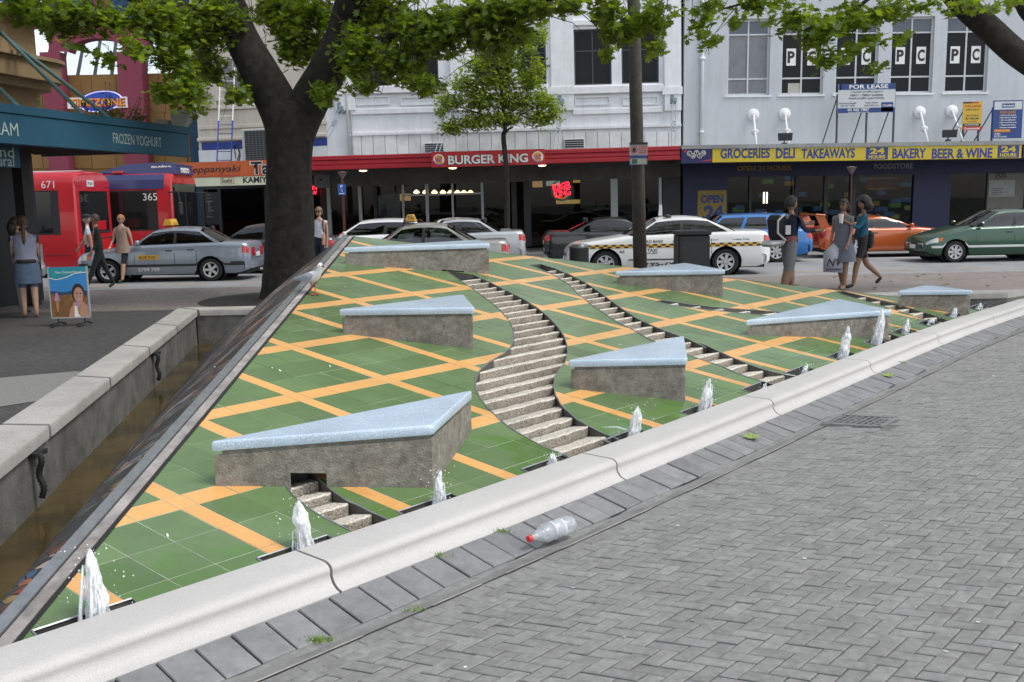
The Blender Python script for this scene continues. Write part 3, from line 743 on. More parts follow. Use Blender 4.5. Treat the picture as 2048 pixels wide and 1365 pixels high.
def shaded_dark_brick():
    """fine brick paving for the surfaces too far off for single bricks"""
    mt, t, b = nmat('far_brick_paving'); N = t.nodes.new; L = t.links.new
    geo = N('ShaderNodeNewGeometry'); mp = N('ShaderNodeMapping'); mp.inputs['Rotation'].default_value = (0, 0, .75); mp.inputs['Scale'].default_value = (2.5, 2.5, 2.5); L(geo.outputs['Position'], mp.inputs[0])
    br = N('ShaderNodeTexBrick'); br.inputs['Scale'].default_value = 2; br.inputs['Color1'].default_value = (.072, .069, .066, 1); br.inputs['Color2'].default_value = (.05, .048, .046, 1); br.inputs['Mortar'].default_value = (.03, .029, .027, 1); br.inputs['Mortar Size'].default_value = .02  # dark brick tones, lowered further for the shade of canopy and tree
    L(mp.outputs[0], br.inputs[0])
    n = N('ShaderNodeTexNoise'); n.inputs['Scale'].default_value = .7; n.inputs['Detail'].default_value = 6; L(geo.outputs['Position'], n.inputs['Vector'])
    mr = N('ShaderNodeMapRange'); mr.inputs[3].default_value = .7; mr.inputs[4].default_value = 1.35; L(n.outputs['Fac'], mr.inputs[0])
    sx = N('ShaderNodeSeparateXYZ'); L(geo.outputs['Position'], sx.inputs[0])
    # the footpath along the road is laid in warmer bricks
    m2 = N('ShaderNodeMapRange'); m2.inputs[1].default_value = 17.2; m2.inputs[2].default_value = 17.4; L(sx.outputs[1], m2.inputs[0])
    tint = N('ShaderNodeMixRGB'); tint.inputs[1].default_value = (1, 1, 1, 1); tint.inputs[2].default_value = (3.6, 3.2, 3.0, 1); L(m2.outputs[0], tint.inputs[0])
    mx = N('ShaderNodeMixRGB'); mx.blend_type = 'MULTIPLY'; mx.inputs[0].default_value = 1; L(br.outputs[0], mx.inputs[1]); L(mr.outputs[0], mx.inputs[2])
    mx2 = N('ShaderNodeMixRGB'); mx2.blend_type = 'MULTIPLY'; mx2.inputs[0].default_value = 1; L(mx.outputs[0], mx2.inputs[1]); L(tint.outputs[0], mx2.inputs[2])
    L(mx2.outputs[0], b.inputs['Base Color']); b.inputs['Roughness'].default_value = .9; return mt
m_far = shaded_dark_brick()
pmb = MB(); pmb.add([(x, y, zplaza(x, y) - .012) for x, y in vv], keep)
pmb.mi = []
for f in keep:                                       # grey pavers this side of the kerb line, dark bricks with shade in their colour beyond
    cx = sum(vv[i][0] for i in f) / len(f); cy = sum(vv[i][1] for i in f) / len(f)
    pmb.mi.append(1 if kd(cx, cy) > .3 and cy < 17.2 else 0)
plaza = pmb.build('plaza_paving', [m_far, m_brick], kind='structure')
MB().add([(-60, ROADY, -.012), (60, ROADY, -.012), (60, ROADY, -.12), (-60, ROADY, -.12)], [(0, 1, 2, 3)]).build('road_kerb_face', m_gut, plaza)
ground = MB().add([(-700, -300, -.7), (700, -300, -.7), (700, 1200, -.7), (-700, 1200, -.7)], [(0, 1, 2, 3)]).build('ground', m_gut, kind='structure')
# soldier course
n = int((KL - .3) / .165); R_ = random.Random(11)
for i in range(1, n):
    a = i * .165 + .0045; b = (i + 1) * .165 - .0045; dz = R_.uniform(-.003, .003); sk = R_.uniform(-.006, .006)
    q = [kpt(a, .349), kpt(b, .349), kpt(b, .583 + sk), kpt(a, .583 + sk)]
    if q[0].y > 15.6: break
    mb = MB(); zz = [.05 + dz, .05 + dz, .002 + dz, .002 + dz]; ins = .006; c = sum(q, Vector((0, 0))) / 4
    qi = [p + (c - p).normalized() * .008 for p in q]
    mb.add([(*p, z - .005) for p, z in zip(q, zz)] + [(*p, z) for p, z in zip(qi, zz)] + [(*p, z - .06) for p, z in zip(q, zz)], [(4, 5, 6, 7)] + [(i_, (i_ + 1) % 4, 4 + (i_ + 1) % 4, 4 + i_) for i_ in range(4)] + [(i_ + 8, (i_ + 1) % 4 + 8, (i_ + 1) % 4, i_) for i_ in range(4)])
    mb.build('edge_slab', m_slab, plaza)
def ribbon(name, d0, d1, z0, z1, mat, s0=0, s1=None, step=.3, parent=None, **k):
    s1 = s1 or KL - .4; m_ = max(1, int((s1 - s0) / step))
    return MB().grid([[(*kpt(s0 + (s1 - s0) * i / m_, d0), z0) for i in range(m_ + 1)], [(*kpt(s0 + (s1 - s0) * i / m_, d1), z1) for i in range(m_ + 1)]]).build(name, mat, parent or plaza, **k)
ribbon('soldier_bed', .335, .60, .040, -.013, m_seal)
ribbon('gutter', .585, .70, -.014, .003, m_gut)
R_ = random.Random(4); s_ = .5
while s_ < KL - 1:
    l = R_.uniform(.15, .9)
    ribbon('mortar_line', .694, .703 + R_.uniform(0, .004), .0035, .0045, m_pale, s_, s_ + l, .15); s_ += l + R_.uniform(.05, .5)
# herringbone pavers in front of the kerb
U = .074; e1 = Vector((math.cos(math.radians(-27)), math.sin(math.radians(-27)))); e2 = Vector((math.cos(math.radians(48)), math.sin(math.radians(48)))); O = Vector((0, 5))
bricks = []
for i in range(-110, 210):
    for j in range(-110, 190):
        c = (i - j) % 4
        if c not in (0, 3): continue
        w_, h_ = (2, 1) if c == 0 else (1, 2)
        ce = O + e1 * U * (i + w_ / 2) + e2 * U * (j + h_ / 2)
        if not (-2.2 < ce.x < 12 and 1.3 < ce.y < 14.2): continue
        if ce.x / ce.y > .98 or ce.x / ce.y < -.95: continue
        pr = proj((ce.x, ce.y, 0))
        if pr[1] > 1800: continue
        if kd(ce.x, ce.y) < .805: continue
        bricks.append((pr[1], ce, w_, h_))
bricks.sort(key=lambda b: -b[0]); stuff = MB(); R_ = random.Random(21)
GR = gz(1722, 846)                                  # drain grating
def paver(mb, ce, w_, h_):
    g = .0026; t = .005
    z0 = R_.uniform(-.002, .0025); tx, ty = R_.uniform(-.012, .012), R_.uniform(-.012, .012)
    def pt(a, b, dz):
        p = ce + e1 * a + e2 * b; return (p.x, p.y, zplaza(p.x, p.y) + z0 + a * tx + b * ty + dz)
    a, b = U * w_ / 2 - g, U * h_ / 2 - g
    vs = [pt(-a, -b, -.012), pt(a, -b, -.012), pt(a, b, -.012), pt(-a, b, -.012), pt(-a, -b, -.003), pt(a, -b, -.003), pt(a, b, -.003), pt(-a, b, -.003)]
    a -= t; b -= t
    vs += [pt(-a, -b, 0), pt(a, -b, 0), pt(a, b, 0), pt(-a, b, 0)]
    mb.add(vs, [(i, (i + 1) % 4, (i + 1) % 4 + 4, i + 4) for i in range(4)] + [(i + 4, (i + 1) % 4 + 4, (i + 1) % 4 + 8, i + 8) for i in range(4)] + [(8, 9, 10, 11)])
k = 0
for (yy, ce, w_, h_) in bricks:
    if abs((ce - Vector((GR.x, GR.y))).dot(e1)) < .25 and abs((ce - Vector((GR.x, GR.y))).dot(e2)) < .22: continue
    pr = proj((ce.x, ce.y, 0))
    if k < 300 and 0 < pr[0] < 2048 and pr[1] < 1365:
        mb = MB(); paver(mb, ce, w_, h_); mb.build('paver', m_brick, plaza); k += 1
    else: paver(stuff, ce, w_, h_)
stuff.build('far_pavers', m_brick, plaza, kind='stuff')
R2 = random.Random(31)
for row in range(2):                                # two rows laid along the gutter
    s_ = .4 + .07 * row; d0 = .706 + row * .0765
    while s_ < KL - 1.2:
        a, b = s_ + .002, s_ + .148; dz = R2.uniform(-.002, .001); q = [kpt(a, d0 + .002), kpt(b, d0 + .002), kpt(b, d0 + .0745), kpt(a, d0 + .0745)]; c = sum(q, Vector((0, 0))) / 4; qi = [p + (c - p).normalized() * .006 for p in q]
        zz = [zplaza(*p) - .0015 + dz for p in q]; mb = MB(); mb.add([(*p, z - .003) for p, z in zip(q, zz)] + [(*p, z) for p, z in zip(qi, zz)] + [(*p, z - .014) for p, z in zip(q, zz)], [(4, 5, 6, 7)] + [(i_, (i_ + 1) % 4, 4 + (i_ + 1) % 4, 4 + i_) for i_ in range(4)] + [(i_ + 8, (i_ + 1) % 4 + 8, (i_ + 1) % 4, i_) for i_ in range(4)])
        mb.build('border_paver', m_brick, plaza); s_ += .15
mb = MB(); R2 = random.Random(9)                     # trodden gum and specks
for k in range(170):
    x, y = R2.uniform(-1, 7), R2.uniform(2.6, 12)
    if kd(x, y) < .45: continue
    r_ = R2.uniform(.004, .014); n_ = 7; zz = zplaza(x, y) + .0035 if kd(x, y) > .72 else .03
    if kd(x, y) <= .72: continue
    mb.add([(x + r_ * math.cos(a * .9) * R2.uniform(.7, 1.2), y + r_ * math.sin(a * .9) * R2.uniform(.7, 1.2), zz) for a in range(n_)], [tuple(range(n_))])
mb.build('gum_spots', M('gum', (.40, .40, .39), .8, .3, 60, island=.5), plaza, kind='stuff')
mb = MB()                                            # bird droppings on the glaze
for (u, v) in ((335, 1072), (545, 737), (560, 742), (430, 735), (470, 742), (660, 733), (700, 500), (560, 1040), (770, 650), (690, 575), (720, 585), (1240, 690), (880, 745), (1100, 700), (640, 690)):
    g_ = gp(u, v); L_ = R2.uniform(.008, .035); W_ = R2.uniform(.003, .007); a_ = R2.uniform(-.4, .4); ca, sa = math.cos(-.9 + a_), math.sin(-.9 + a_)
    pts = [(L_ * math.cos(t * .785) * R2.uniform(.7, 1.2), W_ * math.sin(t * .785) * R2.uniform(.7, 1.3)) for t in range(8)]
    P_ = [(g_.x + x * ca - y * sa, g_.y + x * sa + y * ca) for x, y in pts]; mb.add([(x, y, pz(x, y) + .003) for x, y in P_], [tuple(range(8))])
FB(mb, 'bird_droppings', M('dropping_white', (.62, .62, .58), .8, .1), kind='stuff')
gs = [[(x * .3, y * .3) for x in range(-8, 34)] for y in range(4, 47)]
rows = []; mb = MB()
for y in range(4, 48):
    for x in range(-8, 41):
        q = [(x * .3, y * .3), (x * .3 + .3, y * .3), (x * .3 + .3, y * .3 + .3), (x * .3, y * .3 + .3)]
        if all(kd(*c) > .70 for c in q): mb.add([(*c, zplaza(*c) - .0075) for c in q], [(0, 1, 2, 3)])
mb.build('joint_sand', m_sand, plaza)
# drain grating
g0 = Vector((GR.x, GR.y, zplaza(GR.x, GR.y)))
t = thing('drain_grating', 'square iron drain grating set into the grey pavers near the gutter', 'drain', g0)
m_iron = M('galvanised_iron', (.22, .22, .21), rough=.55, var=.25, scale=30, metal=.4)
an = math.radians(-27); mb = MB()
for s in (-1, 1):
    p = e2 * (.19 * s); mb.box((p.x, p.y, .001), (.43, .03, .024), math.radians(-20)); p = e1 * (.21 * s); mb.box((p.x, p.y, .001), (.36, .03, .024), math.radians(48))
mb.build('frame', m_iron, t)
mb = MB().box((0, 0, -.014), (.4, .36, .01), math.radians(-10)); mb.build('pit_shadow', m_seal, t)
for k in range(9):
    p = e1 * (-.18 + .045 * k); MB().box((p.x, p.y, -.001), (.35, .014, .02), math.radians(48)).build('bar', m_iron, t)
for k in range(4):
    p = e2 * (-.135 + .09 * k); MB().box((p.x, p.y, -.003), (.40, .012, .016), math.radians(-24)).build('bar', m_iron, t)
# pale slab path on the far left of the plaza
P_ = [gz(-60, 822), gz(100, 797), gz(195, 745), gz(150, 742), gz(-60, 760)]
MB().add([(p.x, p.y, -.006) for p in P_], [(0, 1, 2, 3, 4)]).build('pale_path', M('pale_aggregate', (.19, .19, .175), rough=.9, var=.2, scale=40, bump=.3), plaza)
# bottle, leaves, weeds and litter
def bottle():
    p = gz(1108, 1082, .02); s_ = ksof(p.x, p.y); q = kpt(s_, .60)
    o = thing('plastic_bottle', 'empty clear plastic drink bottle with red cap lying in the gutter', 'bottle', (q.x, q.y, .014), math.radians(44))
    gm = M('clear_plastic', (.80, .83, .84), .18, .1, 30, bump=.5, bscale=60, trans=.72)
    pr = [(.012, -.165), (.016, -.162), (.018, -.135), (.024, -.12), (.042, -.085), (.050, -.055), (.051, -.03), (.047, -.022), (.047, -.012), (.051, -.004), (.051, .05), (.047, .056), (.047, .064), (.051, .07), (.051, .12), (.046, .14), (.036, .15), (.02, .146), (0, .135)]
    MB().lathe(pr, 24, (0, 0, .052), 'X').build('bottle_shell', gm, o, True)
    MB().lathe([(0, -.185), (.016, -.185), (.0175, -.182), (.0175, -.163), (0, -.163)], 16, (0, 0, .052), 'X').build('cap', M('red_plastic', (.62, .03, .04), .35, .05), o, 30)
    MB().lathe([(.0485, -.02), (.0492, -.02), (.0495, .062), (.0485, .062)], 20, (0, 0, .052), 'X').build('label_remnant', M('label_film', (.72, .75, .77), .35, .15, 25, bump=.3), o, True)
    mb = MB(); mb.lathe([(0, -.004), (.03, -.003), (.02, 0), (0, .002)], 10, (-.02, 0, .006)); mb.build('drink_dregs', M('cola', (.16, .035, .012), .1, .1), o, True)
bottle()
LEAF = [(0, -.5), (.10, -.18), (.38, -.30), (.28, -.06), (.52, .10), (.26, .16), (.22, .42), (.09, .28), (0, .56), (-.09, .28), (-.22, .42), (-.26, .16), (-.52, .10), (-.28, -.06), (-.38, -.30), (-.10, -.18)]
m_fleaf = M('fallen_leaf', (.22, .30, .07), .6, .25, 30)
for (u, v, sz, lab) in ((1548, 887, .15, 'broad green fallen leaf on the edge slabs above the grating'), (1823, 757, .15, 'pale green fallen leaf on the edge slabs farther along the kerb'), (1826, 666, .13, 'curled yellowing leaf lying on the green tiles')):
    p = gp(u, v) if v == 666 else gz(u, v, .03); mb = MB(); a0_ = random.uniform(0, 6)
    if v != 666:
        s_ = ksof(p.x, p.y); q = kpt(s_, .46); p = Vector((q.x, q.y, .032))
    o = thing('fallen_leaf', lab, 'leaf', p, a0_)
    mb.add([(x * sz, y * sz, .012 + .05 * sz * math.sin(x * 6) + .12 * sz * (x * x + y * y)) for x, y in LEAF] + [(0, 0, .004)], [(i, (i + 1) % 16, 16) for i in range(16)]); mb.build('leaf_blade', m_fleaf, o)
    MB().tube([(0, -.5 * sz, .01), (.0, -.8 * sz, .02)], .002, 4).build('stalk', m_fleaf, o)
m_weed = M('weed', (.16, .26, .03), .7, .3, 40)
for (u, v, dd, n) in ((690, 1280, .6, 26), (1085, 1111, .36, 12), (873, 1110, .36, 10), (1818, 731, .35, 14), (853, 1217, .68, 8)):
    p = gz(u, v, .02); s_ = ksof(p.x, p.y); q = kpt(s_, dd); zz = {True: .046, False: .0}[dd < .45]
    mb = MB(); R_ = random.Random(u)
    for k in range(n * 3):
        x, y = R_.gauss(0, .03), R_.gauss(0, .012); an = R_.uniform(0, 6.28); L_ = R_.uniform(.012, .03)
        mb.add([(x - .002, y, 0), (x + .003, y, 0), (x + math.cos(an) * L_ * .6, y + math.sin(an) * L_ * .6, L_)], [(0, 1, 2)])
    mb.build('weed_tuft', m_weed, label='small tuft of weed in the joint beside the kerb', cat='weed', group='weeds in the gutter').location = (q.x, q.y, zz)
    bpy.context.view_layer.update()
# ================================================================ street and buildings
m_asph = M('asphalt', (.25, .25, .25), rough=.9, var=.15, scale=3, bump=.4, bscale=150, stain=.2)
m_paintw = M('road_paint_white', (.62, .62, .60), .7, .15, 8)
m_painty = M('road_paint_yellow', (.55, .33, .08), .7, .15, 8)
RZ = -.10; FARK = 32.6
road = MB().add([(-120, ROADY - .01, RZ), (120, ROADY - .01, RZ), (120, FARK, RZ), (-120, FARK, RZ)], [(0, 1, 2, 3)]).build('road', m_asph, kind='structure')
mb = MB(); mb.bb(-120, 120, FARK, FARK + .18, RZ - .1, .02); mb.build('far_kerb', m_gut, kind='structure')
MB().add([(-120, FARK + .18, .012), (120, FARK + .18, .012), (120, 60, .012), (-120, 60, .012)], [(0, 1, 2, 3)]).build('far_footpath', M('far_pavement', (.13, .12, .115), .9, .2, 4, stain=.3), kind='structure')
def rline(u0, u1, v, w_, mat, name):
    a, b = gz(u0, v, RZ), gz(u1, v, RZ); y = (a.y + b.y) / 2
    MB().add([(a.x, y - w_ / 2, RZ + .005), (b.x, y - w_ / 2, RZ + .005), (b.x, y + w_ / 2, RZ + .005), (a.x, y + w_ / 2, RZ + .005)], [(0, 1, 2, 3)]).build(name, mat, road)
y_ = gz(1800, 516, RZ).y
MB().add([(-60, y_ - .09, RZ + .005), (60, y_ - .09, RZ + .005), (60, y_ + .09, RZ + .005), (-60, y_ + .09, RZ + .005)], [(0, 1, 2, 3)]).build('centre_line', m_paintw, road)
y_ = gz(1800, 541, RZ).y
for k in range(-14, 14):
    x = 1.2 + k * 1.95
    MB().add([(x, y_ - .05, RZ + .005), (x + 1.0, y_ - .05, RZ + .005), (x + 1.0, y_ + .05, RZ + .005), (x, y_ + .05, RZ + .005)], [(0, 1, 2, 3)]).build('dashed_line', m_painty, road)
for k in range(40):                                                    # dry leaves scattered on the footpath
    R_ = random.Random(900 + k); x, y = R_.uniform(3, 12), R_.uniform(17, 21.8); sz = R_.uniform(.08, .14); a_ = R_.uniform(0, 6)
    mb = MB(); mb.add([((x0 * math.cos(a_) - y0 * math.sin(a_)) * sz, (x0 * math.sin(a_) + y0 * math.cos(a_)) * sz, .01 + .3 * sz * (x0 * x0 + y0 * y0)) for x0, y0 in LEAF] + [(0, 0, .004)], [(i, (i + 1) % 16, 16) for i in range(16)])
    if proj((x, y, 0))[0] < 2060:
        o = mb.build('dry_leaf', M('dry_leaf', (.20, .13, .05), .8, .4, 20), label='dry leaf lying on the footpath beyond the fountain', cat='leaf', group='dry leaves on the footpath'); o.location = (x, y, -.012)
class Facade:
    def __init__(s, name, label, A, B, cat='building', rot_y=0):
        s.A = Vector((A[0], A[1])); s.t = (Vector((B[0], B[1])) - s.A); s.L = s.t.length; s.t.normalize(); s.n = Vector((-s.t.y, s.t.x))
        s.o = thing(name, label, cat, (A[0], A[1], 0), math.atan2(s.t.y, s.t.x)); s.o.rotation_euler[1] = rot_y; s.ry = rot_y
    def at(s, u, v, off=0):
        d = ray(u, v); P = s.A + s.n * off
        k = (P.x * s.n.x + P.y * s.n.y) / (d.x * s.n.x + d.y * s.n.y); p = EYE + d * k
        q = Vector((p.x, p.y)) - s.A
        ss, z = q.dot(s.t), p.z
        c, sn = math.cos(s.ry), math.sin(s.ry)       # undo the small settlement tilt
        return ss * c - z * sn, ss * sn + z * c
    def rect(s, u0, v0, u1, v1, off=0):
        uc, vc = (u0 + u1) / 2, (v0 + v1) / 2
        return s.at(u0, vc, off)[0], s.at(u1, vc, off)[0], s.at(uc, v1, off)[1], s.at(uc, v0, off)[1]
    def box(s, name, r, off, th, mat, parent=None, bev=0, **k):
        """a box whose front is at depth off, th thick"""
        return MB().bb(r[0], r[1], off, off + th, r[2], r[3], bev=bev).build(name, mat, parent or s.o, **k)
    def wall(s, name, r, off, th, holes, mat):
        xs = sorted({r[0], r[1], *[h[0] for h in holes], *[h[1] for h in holes]}); zs = sorted({r[2], r[3], *[h[2] for h in holes], *[h[3] for h in holes]})
        xs = [x for x in xs if r[0] <= x <= r[1]]; zs = [z for z in zs if r[2] <= z <= r[3]]
        mb = MB()
        ix = {}; 
        def solid(i, j):
            if not (0 <= i < len(xs) - 1 and 0 <= j < len(zs) - 1): return False
            cx, cz = (xs[i] + xs[i + 1]) / 2, (zs[j] + zs[j + 1]) / 2
            return not any(h[0] < cx < h[1] and h[2] < cz < h[3] for h in holes)
        for i in range(len(xs) - 1):
            for j in range(len(zs) - 1):
                if not solid(i, j): continue
                x0, x1, z0, z1 = xs[i], xs[i + 1], zs[j], zs[j + 1]
                mb.add([(x0, off, z0), (x1, off, z0), (x1, off, z1), (x0, off, z1)], [(0, 1, 2, 3)])
                if not solid(i - 1, j): mb.add([(x0, off, z0), (x0, off + th, z0), (x0, off + th, z1), (x0, off, z1)], [(0, 1, 2, 3)])
                if not solid(i + 1, j): mb.add([(x1, off, z0), (x1, off + th, z0), (x1, off + th, z1), (x1, off, z1)], [(0, 1, 2, 3)])
                if not solid(i, j - 1): mb.add([(x0, off, z0), (x0, off + th, z0), (x1, off + th, z0), (x1, off, z0)], [(0, 1, 2, 3)])
                if not solid(i, j + 1): mb.add([(x0, off, z1), (x0, off + th, z1), (x1, off + th, z1), (x1, off, z1)], [(0, 1, 2, 3)])
        return mb.build(name, mat, s.o)
    def window(s, r, off, mat, pane, cols=(.5,), rows=(.5,), fw=.05, dep=.06, pd=.03):
        """frame with bars, each pane its own mesh"""
        mb = MB(); x0, x1, z0, z1 = r
        for a, b, c, d in ((x0, x0 + fw, z0, z1), (x1 - fw, x1, z0, z1), (x0 + fw, x1 - fw, z0, z0 + fw), (x0 + fw, x1 - fw, z1 - fw, z1)): mb.bb(a, b, off, off + dep, c, d)
        W, Hh = x1 - x0, z1 - z0
        for c in cols: mb.bb(x0 + W * c - fw * .4, x0 + W * c + fw * .4, off - .001, off + dep - .004, z0 + fw, z1 - fw)
        for c in rows: mb.bb(x0 + fw, x1 - fw, off + .002, off + dep - .008, z0 + Hh * c - fw * .4, z0 + Hh * c + fw * .4)
        f = mb.build('window', mat, s.o)
        cs = [0, *cols, 1]; rs = [0, *rows, 1]
        for a, b in zip(cs, cs[1:]):
            for c, d in zip(rs, rs[1:]):
                g = fw * .5
                MB().add([(x0 + W * a + g, off + pd, z0 + Hh * c + g), (x0 + W * b - g, off + pd, z0 + Hh * c + g), (x0 + W * b - g, off + pd, z0 + Hh * d - g), (x0 + W * a + g, off + pd, z0 + Hh * d - g)], [(0, 1, 2, 3)]).build('pane', pane, f)
        return f
    def txt(s, name, st, u0, v0, u1, v1, off, mat, parent=None, **k):
        r = s.rect(u0, v0, u1, v1, off)
        return text(name, st, ((r[0] + r[1]) / 2, off, (r[2] + r[3]) / 2), r[3] - r[2], mat, parent or s.o, width=abs(r[1] - r[0]), **k)
m_white = M('white_render', (.80, .81, .83), .8, .06, 1.2, bump=.1, bscale=30, stain=.14, streak=.16)
m_white2 = M('cool_white_render', (.54, .565, .595), .8, .05, 1.0, bump=.1, bscale=30, stain=.10, streak=.12)
m_trim = M('white_trim', (.80, .81, .82), .7, .05, 3, stain=.12, streak=.12)
m_board = M('white_board', (.76, .76, .76), .7, .1, 3, island=.06, stain=.3)
m_dframe = M('dark_frame', (.05, .055, .06), .5, .1)
m_lframe = M('pale_frame', (.55, .57, .58), .5, .1)
m_dglass = M('dark_window_glass', (.012, .014, .016), rough=.06, var=0, spec=.14)
m_gglass = M('blind_grey', (.17, .18, .19), rough=.25, var=.15, scale=3, spec=.5)
m_red = M('sign_red', (.36, .012, .022), .4, .12, 2, stain=.15)
m_reds = M('sign_bright_red', (.50, .02, .025), .35, .08, 3)
m_wlet = M('white_letters', (.78, .78, .74), .5, .03)
m_black2 = M('black_paint', (.012, .012, .013), .5, .1)
m_soff = M('soffit', (.13, .125, .12), .8, .2, 2, stain=.3)
m_shop = M('dark_shopfront', (.022, .022, .024), .5, .3, 2)
m_shopblue = M('dark_blue_shopfront', (.010, .016, .075), .5, .2, 2)
m_sign_y = M('sign_yellow', (.58, .44, .025), .45, .06, 3, stain=.08)
m_sign_b = M('sign_blue', (.018, .045, .20), .45, .1, 3)
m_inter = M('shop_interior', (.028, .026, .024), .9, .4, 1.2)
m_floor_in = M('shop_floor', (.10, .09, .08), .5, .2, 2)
m_lampglow = M('lamp_glow', (1, .72, .36), .5, 0, emit=3.2)
m_lampwarm = M('downlight_glow', (1, .78, .45), .5, 0, emit=2.2)
m_neon = M('neon_red', (1, .02, .05), .5, 0, emit=1.6)
m_galv = M('galvanised_steel', (.25, .29, .32), .45, .15, 10, metal=.5)
m_alu = M('aluminium', (.36, .37, .38), .4, .08, 8, metal=.4)
m_shopglass = glassmat('shop_glass', (.5, .52, .52), .012, .02, 1.22)
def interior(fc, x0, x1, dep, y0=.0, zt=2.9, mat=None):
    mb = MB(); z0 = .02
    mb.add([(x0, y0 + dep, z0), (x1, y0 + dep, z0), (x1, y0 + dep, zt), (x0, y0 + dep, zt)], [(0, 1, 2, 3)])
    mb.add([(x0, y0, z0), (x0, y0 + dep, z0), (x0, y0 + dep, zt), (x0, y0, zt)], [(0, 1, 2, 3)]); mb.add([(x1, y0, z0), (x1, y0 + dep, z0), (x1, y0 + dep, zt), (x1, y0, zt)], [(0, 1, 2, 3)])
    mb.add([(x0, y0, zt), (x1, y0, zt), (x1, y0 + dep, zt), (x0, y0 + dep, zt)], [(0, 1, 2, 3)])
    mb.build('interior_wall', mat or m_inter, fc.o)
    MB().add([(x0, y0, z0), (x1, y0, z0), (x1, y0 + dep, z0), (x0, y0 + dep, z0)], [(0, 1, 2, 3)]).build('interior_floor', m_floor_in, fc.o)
# ---------------------------------------------------------------- burger restaurant building
YF = 36.5
A = gY(655, 300, YF); B = gY(1362, 300, YF)
bk = Facade('burger_restaurant', 'white rendered building over a burger restaurant with a long red canopy', (A.x, YF + .15), (B.x, YF - .15), rot_y=-.008)
wins = [bk.rect(*q) for q in [(708, 72, 782, 187), (800, 70, 876, 184), (948, 62, 1018, 180), (1034, 61, 1092, 178), (1148, 58, 1223, 170), (1243, 56, 1318, 167)]]
zt0 = bk.at(1000, 306)[1]
bk.wall('wall', (0, bk.L, zt0 - .1, 13.5), 0, .35, wins, m_white)
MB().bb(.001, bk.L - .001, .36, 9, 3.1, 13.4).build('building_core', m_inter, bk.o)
for r in wins: bk.window(r, .16, m_dframe, m_dglass, (.5,), (.62,), .06)
for (u0, u1) in ((657, 697), (893, 931), (1097, 1143), (1327, 1361)):
    r = bk.rect(u0, -400, u1, 222); bk.box('pilaster', r, -.12, .118, m_trim); rr = bk.rect(u0 - 3, 175, u1 + 3, 190); bk.box('pilaster_band', rr, -.16, .2, m_trim)
for (u0, u1) in ((699, 892), (933, 1096), (1145, 1326)):
    r = bk.rect(u0, 172, u1, 187); bk.box('sill', (r[0], r[1], r[2], r[3]), -.14, .138, m_trim, bev=.02)
    r = bk.rect(u0, 38, u1, 50); bk.box('lintel_band', r, -.10, .098, m_trim, bev=.02)
    r = bk.rect(u0, 216, u1, 228); bk.box('string_course', r, -.07, .068, m_trim, bev=.02)
for (u0, u1) in ((712, 780), (802, 874), (950, 1018), (1036, 1090), (1150, 1221), (1245, 1316)):
    r = bk.rect(u0, 193, u1, 211); mb = MB(); x0, x1, z0, z1 = r
    for a, b, c, d in ((x0, x1, z0, z0 + .05), (x0, x1, z1 - .05, z1), (x0, x0 + .05, z0 + .05, z1 - .05), (x1 - .05, x1, z0 + .05, z1 - .05)): mb.bb(a, b, -.05, -.003, c, d)
    mb.build('wall_panel', m_trim, bk.o)
for k in range(28):
    u0 = 700 + k * 23.6
    r = bk.rect(u0, 264, u0 + 22.6, 308); mb = MB(); mb.bb(r[0], r[1], -.06, -.004, r[2] - .05, r[3], bev=.006)
    if u0 < 1340: mb.build('cladding_board', m_board, bk.o)
r = bk.rect(698, 258, 1362, 263); bk.box('flashing', r, -.10, .09, m_trim)
for q in ((849, 287, 889, 304), (1128, 279, 1169, 296)):
    r = bk.rect(*q); v_ = bk.box('vent', r, -.10, .038, m_trim)
    for k in range(4):
        z = r[2] + (r[3] - r[2]) * (k + .5) / 4; MB().box(((r[0] + r[1]) / 2, -.108, z), (r[1] - r[0] - .06, .03, .045), rx=.5).build('louvre', m_dframe, v_)
# canopy
CF = -3.0
r = bk.rect(560, 313, 1362, 342, CF)
x0c, x1c, zb, zt = bk.at(560, 330, CF)[0], bk.at(1361, 300, CF)[0], bk.at(1000, 331, CF)[1], bk.at(1000, 302, CF)[1]
can = bk.box('canopy', (x0c, x1c, zb + .06, zt - .04), CF + .1, 2.88, m_soff)
for k in range(3):
    h_ = (zt - zb) / 3; bk.box('fascia_strip', (x0c, x1c, zb + k * h_ + .006, zb + (k + 1) * h_ - .006), CF + .012 * (k % 2), .09, m_red, bev=.02)
rs = bk.rect(863, 304, 1090, 334, CF)
sg = bk.box('sign_board', (rs[0], rs[1], zb - .01, zt + .02), CF - .05, .049, m_reds)
bk.txt('lettering', 'BURGER KING', 894, 309, 1057, 329, CF - .056, m_black2, sg, bold=.045)
bk.txt('lettering', 'BURGER KING', 896, 309.5, 1056, 327.5, CF - .062, m_wlet, sg, bold=.03)
m_bun = M('sign_orange', (.75, .30, .03), .5, .05); m_blue2 = M('logo_blue', (.02, .06, .35), .5, .05)
def disc(cx, cz, y, rx, rz, mat, name, parent, a0=0, a1=2 * math.pi, inner=0, rot=0):
    mb = MB(); K = 28; vs = []
    for k in range(K + 1):
        a = a0 + (a1 - a0) * k / K; vs.append((cx + rx * math.cos(a) * math.cos(rot) - rz * math.sin(a) * math.sin(rot), y, cz + rx * math.cos(a) * math.sin(rot) + rz * math.sin(a) * math.cos(rot)))
    if inner:
        vi = [(cx + (p[0] - cx) * inner, y, cz + (p[2] - cz) * inner) for p in vs]; mb.grid([vs, vi])
    else: mb.add(vs, [tuple(range(len(vs)))])
    return mb.build(name, mat, parent)
